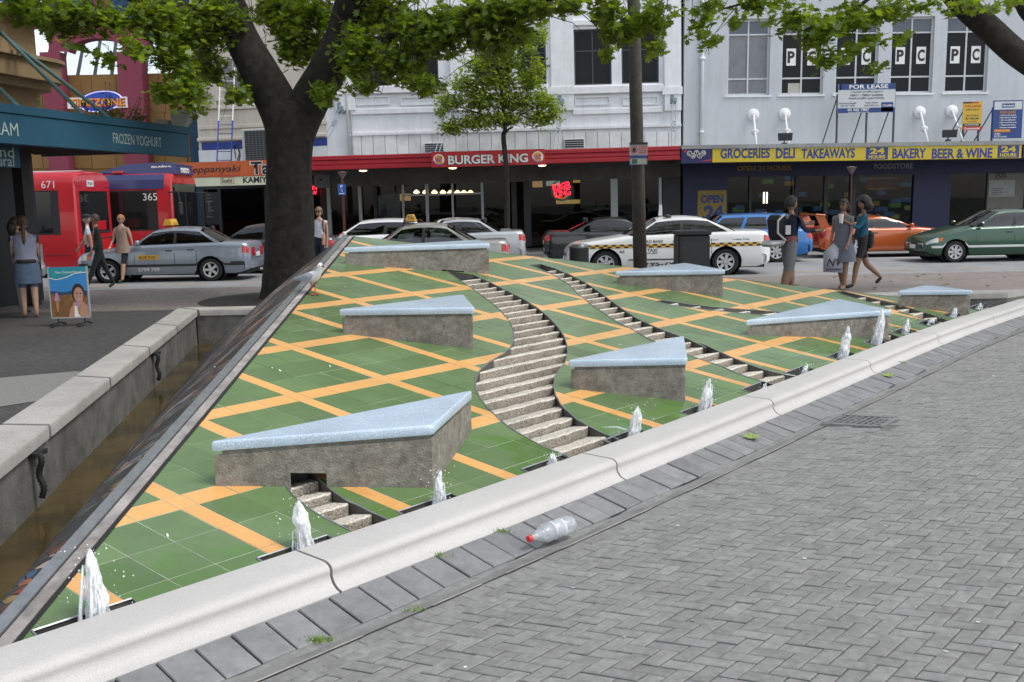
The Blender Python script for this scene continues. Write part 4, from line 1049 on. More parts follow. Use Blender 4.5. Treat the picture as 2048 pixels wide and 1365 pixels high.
def bun(fc, u, v, R_, off, parent):
    s_, z = fc.at(u, v, off)
    disc(s_, z, off - .004, R_, R_, m_wlet, 'logo_disc', parent)
    disc(s_, z + R_ * .08, off - .008, R_ * .78, R_ * .72, m_bun, 'bun_half', parent, .35 + .15, math.pi - .35 + .15)
    disc(s_, z - R_ * .08, off - .008, R_ * .75, R_ * .72, m_bun, 'bun_half', parent, math.pi + .4 + .15, 2 * math.pi - .4 + .15)
    disc(s_, z, off - .009, R_ * .98, R_ * .98, m_blue2, 'logo_arc', parent, math.pi * 1.05, math.pi * 1.75, .84)
    for st, dz in (('BURGER', .17), ('KING', -.2)): text('logo_lettering', st, (s_, off - .013, z + dz * R_), R_ * .34, m_reds, parent, width=R_ * (1.35 if dz > 0 else 1.0), bold=.05, rot=(math.pi / 2, -.15, 0))
bun(bk, 877.5, 320, .19, CF - .052, sg); bun(bk, 1075.5, 314.5, .19, CF - .052, sg)
# shopfront under the canopy
zs = bk.at(1000, 333)[1]
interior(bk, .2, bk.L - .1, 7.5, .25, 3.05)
bk.wall('shop_fascia', (0, bk.L, 2.42, zt0 - .102), .10, .15, [], m_soff)
for (u0, u1, m_) in ((655, 662, m_alu), (718, 724, m_alu), (748, 754, m_shop), (805, 809, m_alu), (852, 858, m_alu), (904, 908, m_alu), (963, 968, m_alu), (1024, 1034, m_shop), (1048, 1062, m_shop), (1222, 1236, m_alu), (1318, 1324, m_alu), (1326, 1361, m_shop)):
    a, b = bk.at(u0, 430)[0], bk.at(u1, 430)[0]; MB().bb(a, b, .02, .2, .02, 2.42).build('mullion', m_, bk.o)
for (u0, u1) in ((662, 718), (724, 748), (754, 805), (809, 852), (858, 904), (908, 963), (968, 1024), (1062, 1222), (1236, 1318)):
    a, b = bk.at(u0, 430)[0], bk.at(u1, 430)[0]
    MB().add([(a, .12, .02), (b, .12, .02), (b, .12, 2.42), (a, .12, 2.42)], [(0, 1, 2, 3)]).build('shop_pane', m_shopglass, bk.o)
    if u0 in (809, 858, 908): MB().bb(a, b, .06, .16, 2.0, 2.07).build('transom', m_alu, bk.o)
mb = MB(); a, b = bk.at(748, 430)[0], bk.at(800, 430)[0]; mb.bb(a, b, .13, .15, .6, 2.1); mb.build('window_poster', M('poster', (.10, .13, .14), .6, .6, 6), bk.o)
for q in ((796, 388, 822, 402), (1112, 400, 1160, 408), (1065, 362, 1085, 375), (1092, 357, 1120, 372), (1146, 350, 1160, 366)):
    r = bk.rect(*q, 6.5); MB().bb(r[0], r[1], 6.4, 6.45, r[2], r[3]).build('menu_board', M('menu_glow_%d' % q[0], random.choice([(.5, .3, .12), (.35, .36, .3), (.5, .33, .1)]), .5, .6, 9, emit=.5), bk.o)
bk.txt('neon_lettering', 'BURGER', 1105, 366, 1141, 380, .10, m_neon, bold=.015, rot=(math.pi / 2, -.18, 0))
bk.txt('neon_lettering', 'KING', 1109, 380, 1141, 393, .10, m_neon, bold=.015, rot=(math.pi / 2, -.18, 0))
s_, z_ = bk.at(1123, 381, .1); disc(s_, z_, .115, .40, .40, M('neon_ring', (.02, .12, .13), .3, 0), 'neon_ring', bk.o, 0, 2 * math.pi, .88)
disc(s_, z_, .114, .33, .33, M('neon_orange', (.5, .10, .02), .4, 0, emit=.35), 'neon_bun', bk.o, math.pi + .2, 2 * math.pi - .6, .8)
for u in (832, 850, 868, 885, 900, 914, 927, 940):                     # pendant lamps inside
    s_, z_ = bk.at(u, 385, 3.2)
    t = thing('pendant_lamp', 'glowing dome pendant lamp hanging inside the burger restaurant', 'lamp', group='pendant lamps in the restaurant'); P = bk.A + bk.t * s_ + bk.n * 3.2; t.location = (P.x, P.y, z_ + .02)
    MB().lathe([(.02, .1), (.06, .08), (.13, 0), (.11, -.03), (0, -.06)], 14).build('lamp_shade', m_lampglow, t, True); MB().tube([(0, 0, .08), (0, 0, 3.05 - z_)], .008, 4).build('cord', m_black2, t)
for u, v in ((725, 345), (904, 340), (1083, 335)):
    s_, z_ = bk.at(u, v, -2); P = bk.A + bk.t * s_ - bk.n * 2; zc_ = zb + .06
    t = thing('canopy_light', 'round lit downlight under the red canopy', 'lamp', (P.x, P.y, zc_ - .004 + s_ * .008), group='downlights under the red canopy')
    MB().lathe([(.22, 0), (.24, -.03), (.15, -.06)], 18).build('rim', m_alu, t, True); MB().lathe([(.15, -.05), (.12, -.09), (0, -.11)], 18).build('diffuser', m_lampwarm, t, True)
def link(p, q, wd, r_, mb):
    p, q = Vector(p), Vector(q); t_ = (q - p).normalized(); sd = t_.cross(Vector((0, 1, 0))).normalized(); pts = []
    for k in range(9): a = math.pi * k / 8; pts.append(p + sd * wd * math.cos(a) - t_ * wd * math.sin(a))
    for k in range(9): a = math.pi * k / 8; pts.append(q - sd * wd * math.cos(a) + t_ * wd * math.sin(a))
    mb.tube(pts + [pts[0]], r_, 5, False)
for (ua, va, ub, vb, lab) in ((680, 218, 653, 268, 'beside the downpipe next to the big tree trunk'), (897, 214, 872, 302, 'behind the young street tree, left of its trunk'), (1121, 200, 1109, 296, 'right of the young street tree'), (1346, 196, 1345, 291, 'next to the grocery')):
    s_, z_ = bk.at(ua, va, -.1); P = bk.A + bk.t * s_ - bk.n * .13
    t = thing('canopy_chain', 'decorative steel chain holding the red canopy, ' + lab, 'chain', (P.x, P.y, z_), group='chains holding the red canopy')
    q = gY(ub, vb, bk.A.y - 2.2) if False else None
    s2, z2 = bk.at(ub, vb, -1.6); P2 = bk.A + bk.t * s2 - bk.n * 1.6
    if ua == 680: z2 = z_ - 1.0
    d = Vector((P2.x - P.x, P2.y - P.y, min(z2, z_ - .6) - z_)); 
    mb = MB(); mb.box((0, .06, .05), (.36, .1, .4), bev=.03); mb.box((0, .0, .02), (.2, .1, .2), bev=.04); mb.build('anchor_plate', m_galv, t)
    sp = d.normalized(); L_ = d.length; o_ = Vector((0, 0, -.05))
    mb = MB(); link(o_ + sp * .1, o_ + sp * L_ * .42, .07, .018, mb); mb.build('long_link', m_galv, t, True)
    mb = MB(); link(o_ + sp * L_ * .44, o_ + sp * L_ * .50, .08, .018, mb); mb.build('shackle', m_galv, t, True); mb = MB(); link(o_ + sp * L_ * .52, o_ + sp * L_ * .58, .08, .018, mb); mb.build('shackle', m_galv, t, True)
    mb = MB(); link(o_ + sp * L_ * .62, o_ + sp * (L_ + .05), .07, .018, mb); mb.build('long_link', m_galv, t, True)
s_ = bk.at(697, 250)[0]; mb = MB(); mb.tube([(s_, -.12, 12), (s_, -.12, zt0 - .1)], .045, 8); mb.tube([(s_ + .12, -.08, 12), (s_ + .12, -.08, zt0 - .1)], .03, 6); mb.build('downpipe', m_trim, bk.o, True)
# ---------------------------------------------------------------- grocery building
A = gY(1364, 300, YF); Bx = gY(2048, 300, YF).x + 9
gr = Facade('grocery_building', 'plain cool white building over the grocery with a yellow sign canopy', (A.x, YF - .14), (Bx, YF - .14), rot_y=.006)
wins = [gr.rect(*q) for q in [(1455, 38, 1540, 191), (1563, 36.5, 1648, 189.5), (1672, 35, 1757, 188), (1782, 33.5, 1867, 186.5), (1892, 32, 1977, 185)]]
w0 = wins[0]; wd_ = wins[4][0] - wins[3][0]

zg = gr.at(1700, 287)[1]
gr.wall('wall', (0, gr.L, zg - .3, 13.5), 0, .35, wins, m_white2)
MB().bb(.001, gr.L, .36, 9, 3.1, 13.4).build('building_core', m_inter, gr.o)
m_tr = M('opaque_transom', (.10, .115, .14), .3, .1, 4)
for i, r in enumerate(wins):
    f = gr.window(r, .12, m_lframe, m_gglass if i == 0 else m_dglass, (.5,), (.22, .80), .07)
    x0, x1, z0, z1 = r; zz = z0 + (z1 - z0) * .80
    MB().bb(x0 + .08, x1 - .08, .146, .149, zz + .04, z1 - .08).build('spandrel', m_tr, f)
    mb = MB(); mb.bb(x0 - .08, x1 + .08, -.04, .1, z0 - .07, z0 - .005); mb.build('sill', m_trim, gr.o)
    if i:
        zc_ = gr.at(1700, 112)[1]; cx = (x0 + x1) / 2
        for dx_, ch in ((-.38, 'P'), (.38, 'C')):
            pn = MB().bb(cx + dx_ - .17, cx + dx_ + .17, .140, .144, zc_ - .3, zc_ + .3).build('paper_notice', m_wlet, f)
            text('letter', ch, (cx + dx_, .137, zc_), .42, m_black2, pn, width=.26, bold=.04)
r = gr.rect(1548 + 30, 166, 1548 + 55, 188); MB().bb(r[0], r[1], .14, .146, r[2], r[3]).build('paper_notice', M('card', (.42, .42, .36), .8, .1), gr.o)
for u in (1403,):
    s_ = gr.at(u, 200)[0]; z_ = gr.at(u, 118)[1]; mb = MB(); mb.tube([(s_, -.07, 12), (s_, -.07, zg - .2)], .055, 8); mb.lathe([(.10, z_ - .05), (.10, z_ + .05)], 10, (s_, -.07, 0)); mb.lathe([(.09, z_ - 2.63), (.09, z_ - 2.57)], 10, (s_, -.07, 0)); mb.build('downpipe', m_trim, gr.o, True)
CG = -3.0
x0g, x1g = gr.at(1363, 305, CG)[0], gr.L
zgb, zgt = gr.at(1730, 321, CG)[1], gr.at(1730, 294, CG)[1]; zgc = gr.at(1730, 286, CG)[1]
gr.box('canopy', (x0g, x1g, zgb + .05, zgt), CG + .12, 2.85, m_soff)
gr.box('canopy_edge', (x0g, x1g, zgt + .002, zgc), CG - .03, 3.02, M('canopy_edge_grey', (.30, .31, .30), .7, .15, 3, stain=.3))
xa = gr.at(1425, 305, CG)[0]
sgn = gr.box('sign_board', (xa, gr.at(2043, 305, CG)[0], zgb, zgt - .004), CG, .08, m_sign_y)
lot = gr.box('sign_board', (x0g, xa - .01, zgb - .02, zgt - .004), CG - .006, .08, M('lotto_blue', (.012, .012, .085), .4, .1))
s_, z_ = gr.at(1393, 309, CG); 
for k, (ch, dx_, dz_, c) in enumerate((('L', -.24, .03, (.6, .6, .6)), ('O', -.12, -.05, (.45, .05, .05)), ('T', 0, .05, (.55, .4, .1)), ('T', .11, -.05, (.1, .35, .15)), ('O', .23, .04, (.5, .5, .5)))):
    disc(s_ + dx_, z_ + dz_, CG - .012, .085, .085, m_wlet, 'lottery_ball', lot); disc(s_ + dx_, z_ + dz_, CG - .015, .068, .068, m_black2, 'lottery_ball', lot); text('lettering', ch, (s_ + dx_, CG - .02, z_ + dz_), .085, m_wlet, lot, bold=.03)
MB().add([(s_ - .45, CG - .011, z_ + .13), (s_ - .3, CG - .011, z_ + .12), (s_ - .4, CG - .011, z_ + .05)], [(0, 1, 2)]).build('sign_flash', m_reds, lot); MB().add([(s_ + .1, CG - .011, z_ - .24), (s_ + .5, CG - .011, z_ - .17), (s_ + .5, CG - .011, z_ - .22)], [(0, 1, 2)]).build('sign_flash', m_reds, lot)
for st, a, b in (('GROCERIES', 1441, 1540), ('DELI', 1552, 1590), ('TAKEAWAYS', 1603, 1710), ('BAKERY', 1785, 1852), ('BEER & WINE', 1864, 1985)):
    gr.txt('lettering', st, a, 297, b, 317, CG - .006, m_sign_b, sgn, bold=.03)
for (a, b) in ((1732, 1776), (1995, 2038)):
    r = gr.rect(a, 294, b, 319, CG); pn = MB().bb(r[0], r[1], CG - .004, CG - .001, zgb + .02, zgt - .02).build('sign_panel', m_sign_b, sgn)
    cx = (r[0] + r[1]) / 2; text('lettering', '24', (cx, CG - .008, (zgb + zgt) / 2 + .08), .2, m_sign_y, pn, width=.5, bold=.04); text('lettering', 'HOURS', (cx, CG - .008, zgb + .11), .12, m_sign_y, pn, width=.56, bold=.04)
gr.box('sign_board', (gr.at(2046, 305, CG)[0], gr.at(2110, 305, CG)[0], zgb, zgt - .004), CG - .004, .08, MATS['lotto_blue'])
# shopfront
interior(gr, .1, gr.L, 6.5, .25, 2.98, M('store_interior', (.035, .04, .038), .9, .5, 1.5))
gr.wall('shop_fascia', (0, gr.L, 2.5, zg - .302), .1, .15, [], m_shopblue)
gr.txt('lettering', 'OPEN 24 HOURS', 1474, 331, 1582, 342, .09, M('dull_yellow', (.26, .17, .03), .6, .1), bold=.04)
gr.txt('lettering', 'FOODSTORE', 1748, 327, 1826, 338, .09, M('dull_white', (.25, .27, .29), .6, .1), bold=.03)
a, b = gr.at(1366, 420)[0], gr.at(1456, 420)[0]; MB().bb(a, b, .04, .25, .02, 2.5).build('pier', m_shopblue, gr.o)
r = gr.rect(1395, 381, 1453, 460, 0); op = MB().bb(r[0], r[1], .02, .038, r[2], r[3], bev=.008).build('open_sign', M('dim_yellow', (.30, .21, .035), .5, .1), gr.o)
gr.txt('lettering', 'OPEN', 1402, 390, 1447, 407, .014, m_sign_b, op, bold=.05); gr.txt('lettering', '24', 1408, 411, 1447, 440, .014, m_sign_b, op, bold=.05)
gr.txt('lettering', 'HOURS', 1404, 444, 1446, 455, .014, m_sign_b, op, bold=.05)
for (u0, u1, m_) in ((1498, 1503, m_shop), (1590, 1597, m_shop), (1648, 1656, m_shop), (1700, 1712, m_shop), (1826, 1900, m_shopblue), (1974, 2046, M('beige_pier', (.20, .19, .17), .8, .15, 2))):
    a, b = gr.at(u0, 420)[0], gr.at(u1, 420)[0]; MB().bb(a, b, .03, .26, .02, 2.5).build('mullion' if u1 - u0 < 20 else 'pier', m_, gr.o)
for (u0, u1) in ((1456, 1498), (1503, 1590), (1597, 1648), (1656, 1700), (1712, 1826), (1900, 1974), (2046, 2120)):
    a, b = gr.at(u0, 420)[0], gr.at(u1, 420)[0]; MB().add([(a, .12, .02), (b, .12, .02), (b, .12, 2.5), (a, .12, 2.5)], [(0, 1, 2, 3)]).build('shop_pane', m_shopglass, gr.o)
gr.txt('lettering', '705', 1990, 346, 2013, 356, .02, m_black2, bold=.02)
r = gr.rect(1978, 361, 2030, 394, 0); pq = MB().bb(r[0], r[1], .012, .026, r[2], r[3]).build('wall_plaque', M('plaque', (.33, .34, .33), .6, .1), gr.o)
for k in range(4): x = r[0] + .1; MB().bb(x, x + .35 + .1 * (k % 2), .008, .0115, r[2] + .08 + k * .07, r[2] + .1 + k * .07).build('plaque_line', m_dframe, pq)
R_ = random.Random(77)
for k in range(46):                                                     # shelves of goods inside
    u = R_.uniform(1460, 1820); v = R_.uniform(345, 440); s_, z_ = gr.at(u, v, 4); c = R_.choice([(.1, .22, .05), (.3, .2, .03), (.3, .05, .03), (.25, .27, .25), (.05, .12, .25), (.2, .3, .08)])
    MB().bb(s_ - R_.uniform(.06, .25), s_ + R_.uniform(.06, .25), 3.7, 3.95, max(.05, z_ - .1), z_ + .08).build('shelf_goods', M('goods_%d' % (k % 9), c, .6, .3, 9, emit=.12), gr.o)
r = gr.rect(1732, 355, 1795, 380, 1.0); bn = MB().bb(r[0], r[1], .9, .92, r[2], r[3]).build('hanging_banner', M('banner', (.24, .04, .03), .6, .3, 5), gr.o)
MB().bb(r[0], r[1], .896, .899, r[3] - .06, r[3] - .02).build('banner_stripe', m_sign_y, bn); MB().bb(r[0], r[1], .896, .899, r[2] + .02, r[2] + .06).build('banner_stripe', m_sign_y, bn)
for u in (1528, 1534):
    s_, z_ = gr.at(u, 396, 2.4); MB().bb(s_ - .025, s_ + .025, 2.4, 2.44, z_ - .22, z_ + .22).build('tube_light', M('tube_light', (1, .85, .55), .5, 0, emit=3), gr.o)
# stay rods, lights and lease boards above the grocery canopy
for (u0, v0, u1, v1, lab) in ((1508, 231, 1514, 287, 'nearest the downpipe'), (1571, 230, 1579, 287, 'beside the first floodlight'), (1841, 228, 1857, 283, 'right of the lease board'), (1905, 226, 1927, 281, 'behind the yellow lease board')):
    s_, z_ = gr.at(u0, v0, -.02); P = gr.A + gr.t * s_ - gr.n * .005; s2, z2 = gr.at(u1, v1, -2.0)
    t = thing('stay_rod', 'white stay rod with round plate above the grocery, ' + lab, 'rod', (P.x, P.y, z_), group='stay rods above the grocery canopy'); e_ = Vector((s2 - s_, -2.0, zgc - z_))
    MB().lathe([(.22, 0), (.22, -.02), (.17, -.06), (.08, -.08), (.06, -.12)], 20, axis='Y').build('wall_plate', m_trim, t, 40); MB().tube([(0, -.08, 0), tuple(e_)], .035, 8).build('rod', m_trim, t, True)
    c_ = e_ * .58; MB().lathe([(.05, -.07), (.11, -.03), (.13, 0), (.11, .03), (.05, .07)], 16, tuple(c_), rot=e_.to_track_quat('Z', 'Y').to_matrix()).build('turnbuckle', m_trim, t, True)
def floodlight(P, lab, sc=1, rz=0, mats=None):
    t = thing('floodlight', lab, 'light', P, rz, 'floodlights above the canopies'); mt = mats or m_black2
    MB().box((0, 0, .03), (.16 * sc, .12 * sc, .05 * sc)).tube([(0, 0, .05 * sc), (.0, 0, .14 * sc)], .02 * sc, 6).build('bracket', mt, t)
    mb = MB(); mb.add([(-.24 * sc, -.12 * sc, .12 * sc), (.24 * sc, -.12 * sc, .12 * sc), (.26 * sc, -.12 * sc, .38 * sc), (-.26 * sc, -.12 * sc, .38 * sc), (-.17 * sc, .1 * sc, .14 * sc), (.17 * sc, .1 * sc, .14 * sc), (.18 * sc, .1 * sc, .32 * sc), (-.18 * sc, .1 * sc, .32 * sc)], [(0, 1, 2, 3), (4, 5, 6, 7), (0, 1, 5, 4), (1, 2, 6, 5), (2, 3, 7, 6), (3, 0, 4, 7)]); mb.build('lamp_housing', mt, t)
    for k in range(7): x = (-.2 + .066 * k) * sc; MB().box((x, -.128 * sc, .25 * sc), (.012 * sc, .012 * sc, .22 * sc)).build('guard_bar', m_dframe, t)
for u, lab in ((1570, 'black floodlight standing left of the large lease board'), (1898, 'black floodlight standing beside the yellow lease board')):
    s_, z_ = gr.at(u, 270, -2.2); P = gr.A + gr.t * s_ - gr.n * 2.2; floodlight((P.x, P.y, zgc + .002), lab, 1.0)
def leaseboard(u0, v0, u1, v1, lab, fn, legs, mat, off=-1.6):
    r = gr.rect(u0, v0, u1, v1, off); P = gr.A + gr.t * r[0] + gr.n * off
    t = thing('lease_board', lab, 'sign', (P.x, P.y, zgc)); W_ = r[1] - r[0]; z0 = r[2] - zgc; z1 = r[3] - zgc
    bd = MB().bb(0, W_, 0, .04, z0, z1).build('board', mat, t)
    for x in legs:
        MB().box((W_ * x, .07, z1 * .42), (.06, .05, z1 * .84)).build('post', m_dframe if mat is not m_bluebd else m_sign_b, t); MB().tube([(W_ * x, .09, z1 * .8), (W_ * x - .25, .9, 0)], .022, 5).build('brace', m_dframe if mat is not m_bluebd else m_sign_b, t)
    fn(t, bd, W_, z0, z1)
m_bluebd = M('board_blue', (.02, .05, .19), .5, .08); m_wb = M('board_white', (.55, .57, .58), .5, .04)
m_dt = M('dark_text', (.05, .06, .09), .6, 0); m_org = M('text_orange', (.6, .25, .04), .5, 0); m_redt = M('text_red', (.5, .03, .03), .5, 0)
def f1(t, bd, W_, z0, z1):
    Hh = z1 - z0
    def bar(a, b, c, d, mt): MB().bb(W_ * a, W_ * b, -.006, -.001, z0 + Hh * c, z0 + Hh * d).build('printed_band', mt, bd)
    bar(0, 1, .80, 1, m_bluebd); bar(0, 1, 0, .17, m_bluebd); bar(.03, .05, .81, .99, m_redt); bar(.76, .97, .03, .35, m_bluebd); bar(.77, .96, .05, .09, m_redt)
    L = lambda s_, x, z, h, w_, mt: text('lettering', s_, (W_ * x, -.009, z0 + Hh * z), Hh * h, mt, bd, width=W_ * w_, bold=.02)
    L('FOR LEASE', .53, .90, .14, .68, m_wlet); L('3 levels of office space', .5, .72, .07, .55, m_dt); L('100m² - 700m² available', .5, .61, .07, .58, m_dt); L('Huge profile opportunity', .5, .50, .08, .62, m_dt)
    L('Howard Smith', .17, .34, .06, .3, m_dt); L('021 871 050', .17, .25, .05, .24, m_dt); L('Sally Ryan', .59, .34, .06, .22, m_dt); L('0274 833 311', .59, .25, .05, .26, m_dt); L('03 365 7887', .36, .11, .09, .38, m_wlet); L('www.colliers.co.nz', .36, .025, .035, .36, m_wlet); L('COLLIERS', .865, .24, .07, .17, m_wlet)
leaseboard(1678, 170, 1792, 228, 'large white and navy FOR LEASE board on tall posts above the grocery canopy', f1, (.0, .52, 1.0), m_wb)
m_yb = M('board_yellow', (.60, .38, .03), .5, .06)
def f2(t, bd, W_, z0, z1):
    Hh = z1 - z0
    def bar(a, b, c, d, mt): MB().bb(W_ * a, W_ * b, -.006, -.001, z0 + Hh * c, z0 + Hh * d).build('printed_band', mt, bd)
    bar(0, .45, .94, .99, m_black2); bar(.45, .8, .94, .99, m_redt); bar(.04, .95, .13, .23, m_black2); bar(0, 1, 0, .12, m_reds)
    L = lambda s_, x, z, h, w_, mt: text('lettering', s_, (W_ * x, -.009, z0 + Hh * z), Hh * h, mt, bd, width=W_ * w_, bold=.02)
    L('FOR LEASE', .5, .84, .07, .85, m_redt); L('Office 225 m²', .5, .72, .06, .7, m_dt); L('Claire Donaldson', .5, .52, .05, .7, m_dt); L('021 693 644', .5, .41, .09, .7, m_dt); L('03 360 2363', .5, .30, .04, .5, m_dt); L('LJ HOOKER', .5, .18, .06, .75, m_wlet); L('Commercial', .5, .06, .07, .8, m_wlet)
leaseboard(1927, 207, 1965, 264, 'yellow FOR LEASE board with a red foot on thin legs', f2, (.1, .9), m_yb)
def f3(t, bd, W_, z0, z1):
    Hh = z1 - z0
    def bar(a, b, c, d, mt): MB().bb(W_ * a, W_ * b, -.006, -.001, z0 + Hh * c, z0 + Hh * d).build('printed_band', mt, bd)
    bar(.03, .97, .76, .97, m_wb); bar(.06, .6, .17, .24, m_org)
    L = lambda s_, x, z, h, w_, mt: text('lettering', s_, (W_ * x, -.009, z0 + Hh * z), Hh * h, mt, bd, width=W_ * w_, bold=.02)
    MB().bb(W_ * .28, W_ * .72, -.009, -.0065, z0 + Hh * .81, z0 + Hh * .92).build('printed_band', m_bluebd, bd); text('lettering', 'Harcourts', (W_ * .5, -.012, z0 + Hh * .865), Hh * .06, m_wlet, bd, width=W_ * .4, bold=.02)
    L('FOR LEASE', .5, .69, .07, .52, m_org)
    for k, s_ in enumerate(('Level one, two & three', 'Approximately 230m²', 'Air conditioning', 'High stud lofts area', 'Natural light', 'Signage available')): L('• ' + s_, .5, .61 - k * .065, .045, .55 + .05 * (k % 2), m_wlet)
    L('Tim Rowe', .17, .13, .04, .2, m_wlet); L('Jack Mayo', .17, .09, .035, .2, m_wlet); L('Mob 027 220 8708', .28, .045, .035, .42, m_wlet)
leaseboard(1987, 205, 2046, 281, 'dark blue FOR LEASE board with a white heading standing on the canopy', f3, (.02,), m_bluebd)
# ---------------------------------------------------------------- cream building with the sushi canopy
A = gY(398, 300, 38.2); B = gY(655, 300, YF + .16)
cr = Facade('sushi_building', 'cream classical building above an orange sushi restaurant canopy', (A.x, A.y), (B.x, B.y))
m_cream = M('cream_stucco', (.62, .57, .48), .8, .08, 1.5, bump=.1, stain=.15, streak=.2); m_bband = M('blue_band', (.02, .05, .28), .6, .15, 3)
wr = [cr.rect(441, 118, 486, 208), cr.rect(498, 118, 540, 205)]
zc0 = cr.at(480, 318)[1]
cr.wall('wall', (0, cr.L, zc0 - .2, 12), 0, .35, wr, m_cream)
MB().bb(.001, cr.L - .001, .36, 9, 3.1, 11.9).build('building_core', m_inter, cr.o)
for r in wr: cr.window(r, .14, M('cream_frame', (.5, .47, .4), .6, .05), m_gglass, (.5,), (.3, .65), .07)
for q, d in (((400, 205, 436, 219), .14), ((437, 207, 650, 216), .10), ((398, 247, 655, 255), .06), ((398, 272, 655, 279), .16)):
    r = cr.rect(*q); cr.box('moulding', r, -d, d - .002, m_cream, bev=.02)
for q in ((402, 20, 437, 204), (625, 20, 653, 204)):
    r = cr.rect(*q); cr.box('pilaster', r, -.12, .118, m_cream)
r = cr.rect(404, 281, 655, 296); cr.box('blue_band', r, -.03, .028, m_bband)
r = cr.rect(398, 297, 655, 325); cr.box('plinth', r, -.02, .019, m_trim)
CS = -2.9
xo0, xo1 = cr.at(338, 335, CS)[0], cr.at(640, 335, CS)[0]; zo1 = cr.at(480, 322, CS)[1]; zo0 = cr.at(480, 353, CS)[1]; zo2 = cr.at(480, 371, CS)[1]
cr.box('canopy', (xo0, xo1 - .6, zo0 + .05, zo1 - .05), CS + .12, 2.78, m_soff)
m_orange = M('sign_deep_orange', (.62, .12, .022), .45, .08, 2, stain=.1)
os_ = cr.box('sign_board', (xo0, xo1 - .55, zo0, zo1), CS, .1, m_orange)
cr.txt('lettering', 'Teppanyaki', 372, 332, 482, 349, CS - .006, m_black2, os_, bold=.01, shear=.25)
cr.txt('lettering', 'Japanese Restaurant', 396, 350, 480, 353.5, CS - .006, m_redt, os_)
cr.txt('lettering', 'Tao', 500, 322, 560, 350, CS - .004, m_wlet, os_, bold=.07); cr.txt('lettering', 'Tao', 502, 323, 558, 349, CS - .008, m_black2, os_, bold=.03)
lb = cr.box('lightbox', (xo0 + .5, xo1 - .6, zo2, zo0 - .01), CS + .04, .12, M('lightbox_face', (.44, .46, .34), .5, .25, 1.2, emit=.22))
cr.txt('lettering', 'KAMIYA', 486, 354, 545, 366, CS + .034, m_black2, lb, bold=.03); cr.txt('lettering', 'Sushi', 443, 357, 464, 366, CS + .034, m_black2, lb, bold=.02)
r = cr.rect(440, 355, 467, 368.5, CS); mb = MB()
for a, b, c, d in ((r[0], r[1], r[2], r[2] + .015), (r[0], r[1], r[3] - .015, r[3]), (r[0], r[0] + .015, r[2], r[3]), (r[1] - .015, r[1], r[2], r[3])): mb.bb(a, b, CS + .03, CS + .036, c, d)
mb.build('stamp_frame', m_redt, lb)
interior(cr, .1, cr.L - .05, 5, .25, 2.7, m_shop); cr.wall('shop_fascia', (0, cr.L, 2.45, zc0 - .202), .1, .14, [], m_shop)
for u0, u1 in ((400, 408), (436, 442), (528, 536), (640, 655)):
    a, b = cr.at(u0, 420)[0], cr.at(u1, 420)[0]; MB().bb(a, b, .03, .24, .02, 2.45).build('mullion', m_shop, cr.o)
for u0, u1 in ((442, 528), (536, 640)):
    a, b = cr.at(u0, 420)[0], cr.at(u1, 420)[0]; MB().add([(a, .12, .02), (b, .12, .02), (b, .12, 2.45), (a, .12, 2.45)], [(0, 1, 2, 3)]).build('shop_pane', m_shopglass, cr.o)
r = cr.rect(408, 385, 436, 450); mn = MB().bb(r[0], r[1], .05, .1, r[2], r[3]).build('menu_blackboard', m_black2, cr.o)
for k in range(8): z = r[3] - .12 - k * .12; MB().bb(r[0] + .07, r[0] + .07 + .2 + .12 * ((k * 7) % 3) / 2, .044, .0495, z, z + .035).build('chalk_line', M('chalk', (.2, .19, .15), .8, .2), mn)
for k, st in enumerate(('KAN', 'NOW')):
    cr.txt('neon_lettering', st, 610, 372 + k * 10, 634, 380 + k * 10, -.2, m_neon, bold=.05)
r = cr.rect(628, 348, 652, 376, -.3); mb = MB(); mb.bb(r[0], r[1], -.3, .02, r[2], r[3]); bx = mb.build('meter_box', M('meter_grey', (.24, .25, .26), .6, .1), cr.o); r2 = cr.rect(639, 358, 644, 362, -.3); MB().bb(r2[0], r2[1], -.304, -.301, r2[2], r2[3]).build('meter_dial', m_black2, bx)
# ladder and air conditioner standing on the canopy
s_, _ = cr.at(446, 300, -1.2); P = cr.A + cr.t * s_ - cr.n * 1.2
t = thing('ladder', 'ladder leaning on the cream wall, painted blue below and white above', 'ladder', (P.x, P.y, zo1 - .04)); hL = cr.at(446, 135, -.1)[1] - zo1
for sx in (-.26, .26):
    MB().tube([(sx, 0, 0), (sx + .03, .45, hL * .45)], .025, 6).build('lower_rail', m_bband, t); MB().tube([(sx + .03, .45, hL * .45), (sx + .06, 1.05, hL)], .025, 6).build('upper_rail', m_trim, t)
for k in range(11): z = hL * (k + .5) / 11; MB().tube([(-.24 + z * .02, z * .31, z), (.28 + z * .02, z * .31, z)], .015, 5).build('rung', m_bband if z < hL * .45 else m_trim, t)
r = cr.rect(484, 258, 545, 320, -1.3); P = cr.A + cr.t * r[0] - cr.n * 1.3
t = thing('air_conditioner', 'tall grey air conditioning unit with dark grille on the orange canopy', 'air conditioner', (P.x, P.y, zo1 - .04), math.atan2(cr.t.y, cr.t.x)); W_, hA = r[1] - r[0], r[3] - zo1 + .04
MB().bb(0, W_, 0, .7, 0, hA, bev=.02).build('casing', M('ac_casing', (.48, .49, .47), .6, .08, 4), t)
MB().bb(.12, W_ - .04, -.006, -.001, .12, hA - .06).build('grille_back', m_black2, t)
for k in range(13): z = .16 + k * (hA - .28) / 12; MB().bb(.12, W_ - .04, -.018, -.008, z, z + .018).build('grille_bar', M('grille_grey', (.12, .14, .14), .5, .1), t)
for k in range(8): x = .14 + k * (W_ - .2) / 7; MB().bb(x, x + .01, -.02, -.007, .12, hA - .06).build('grille_rod', MATS['grille_grey'], t)
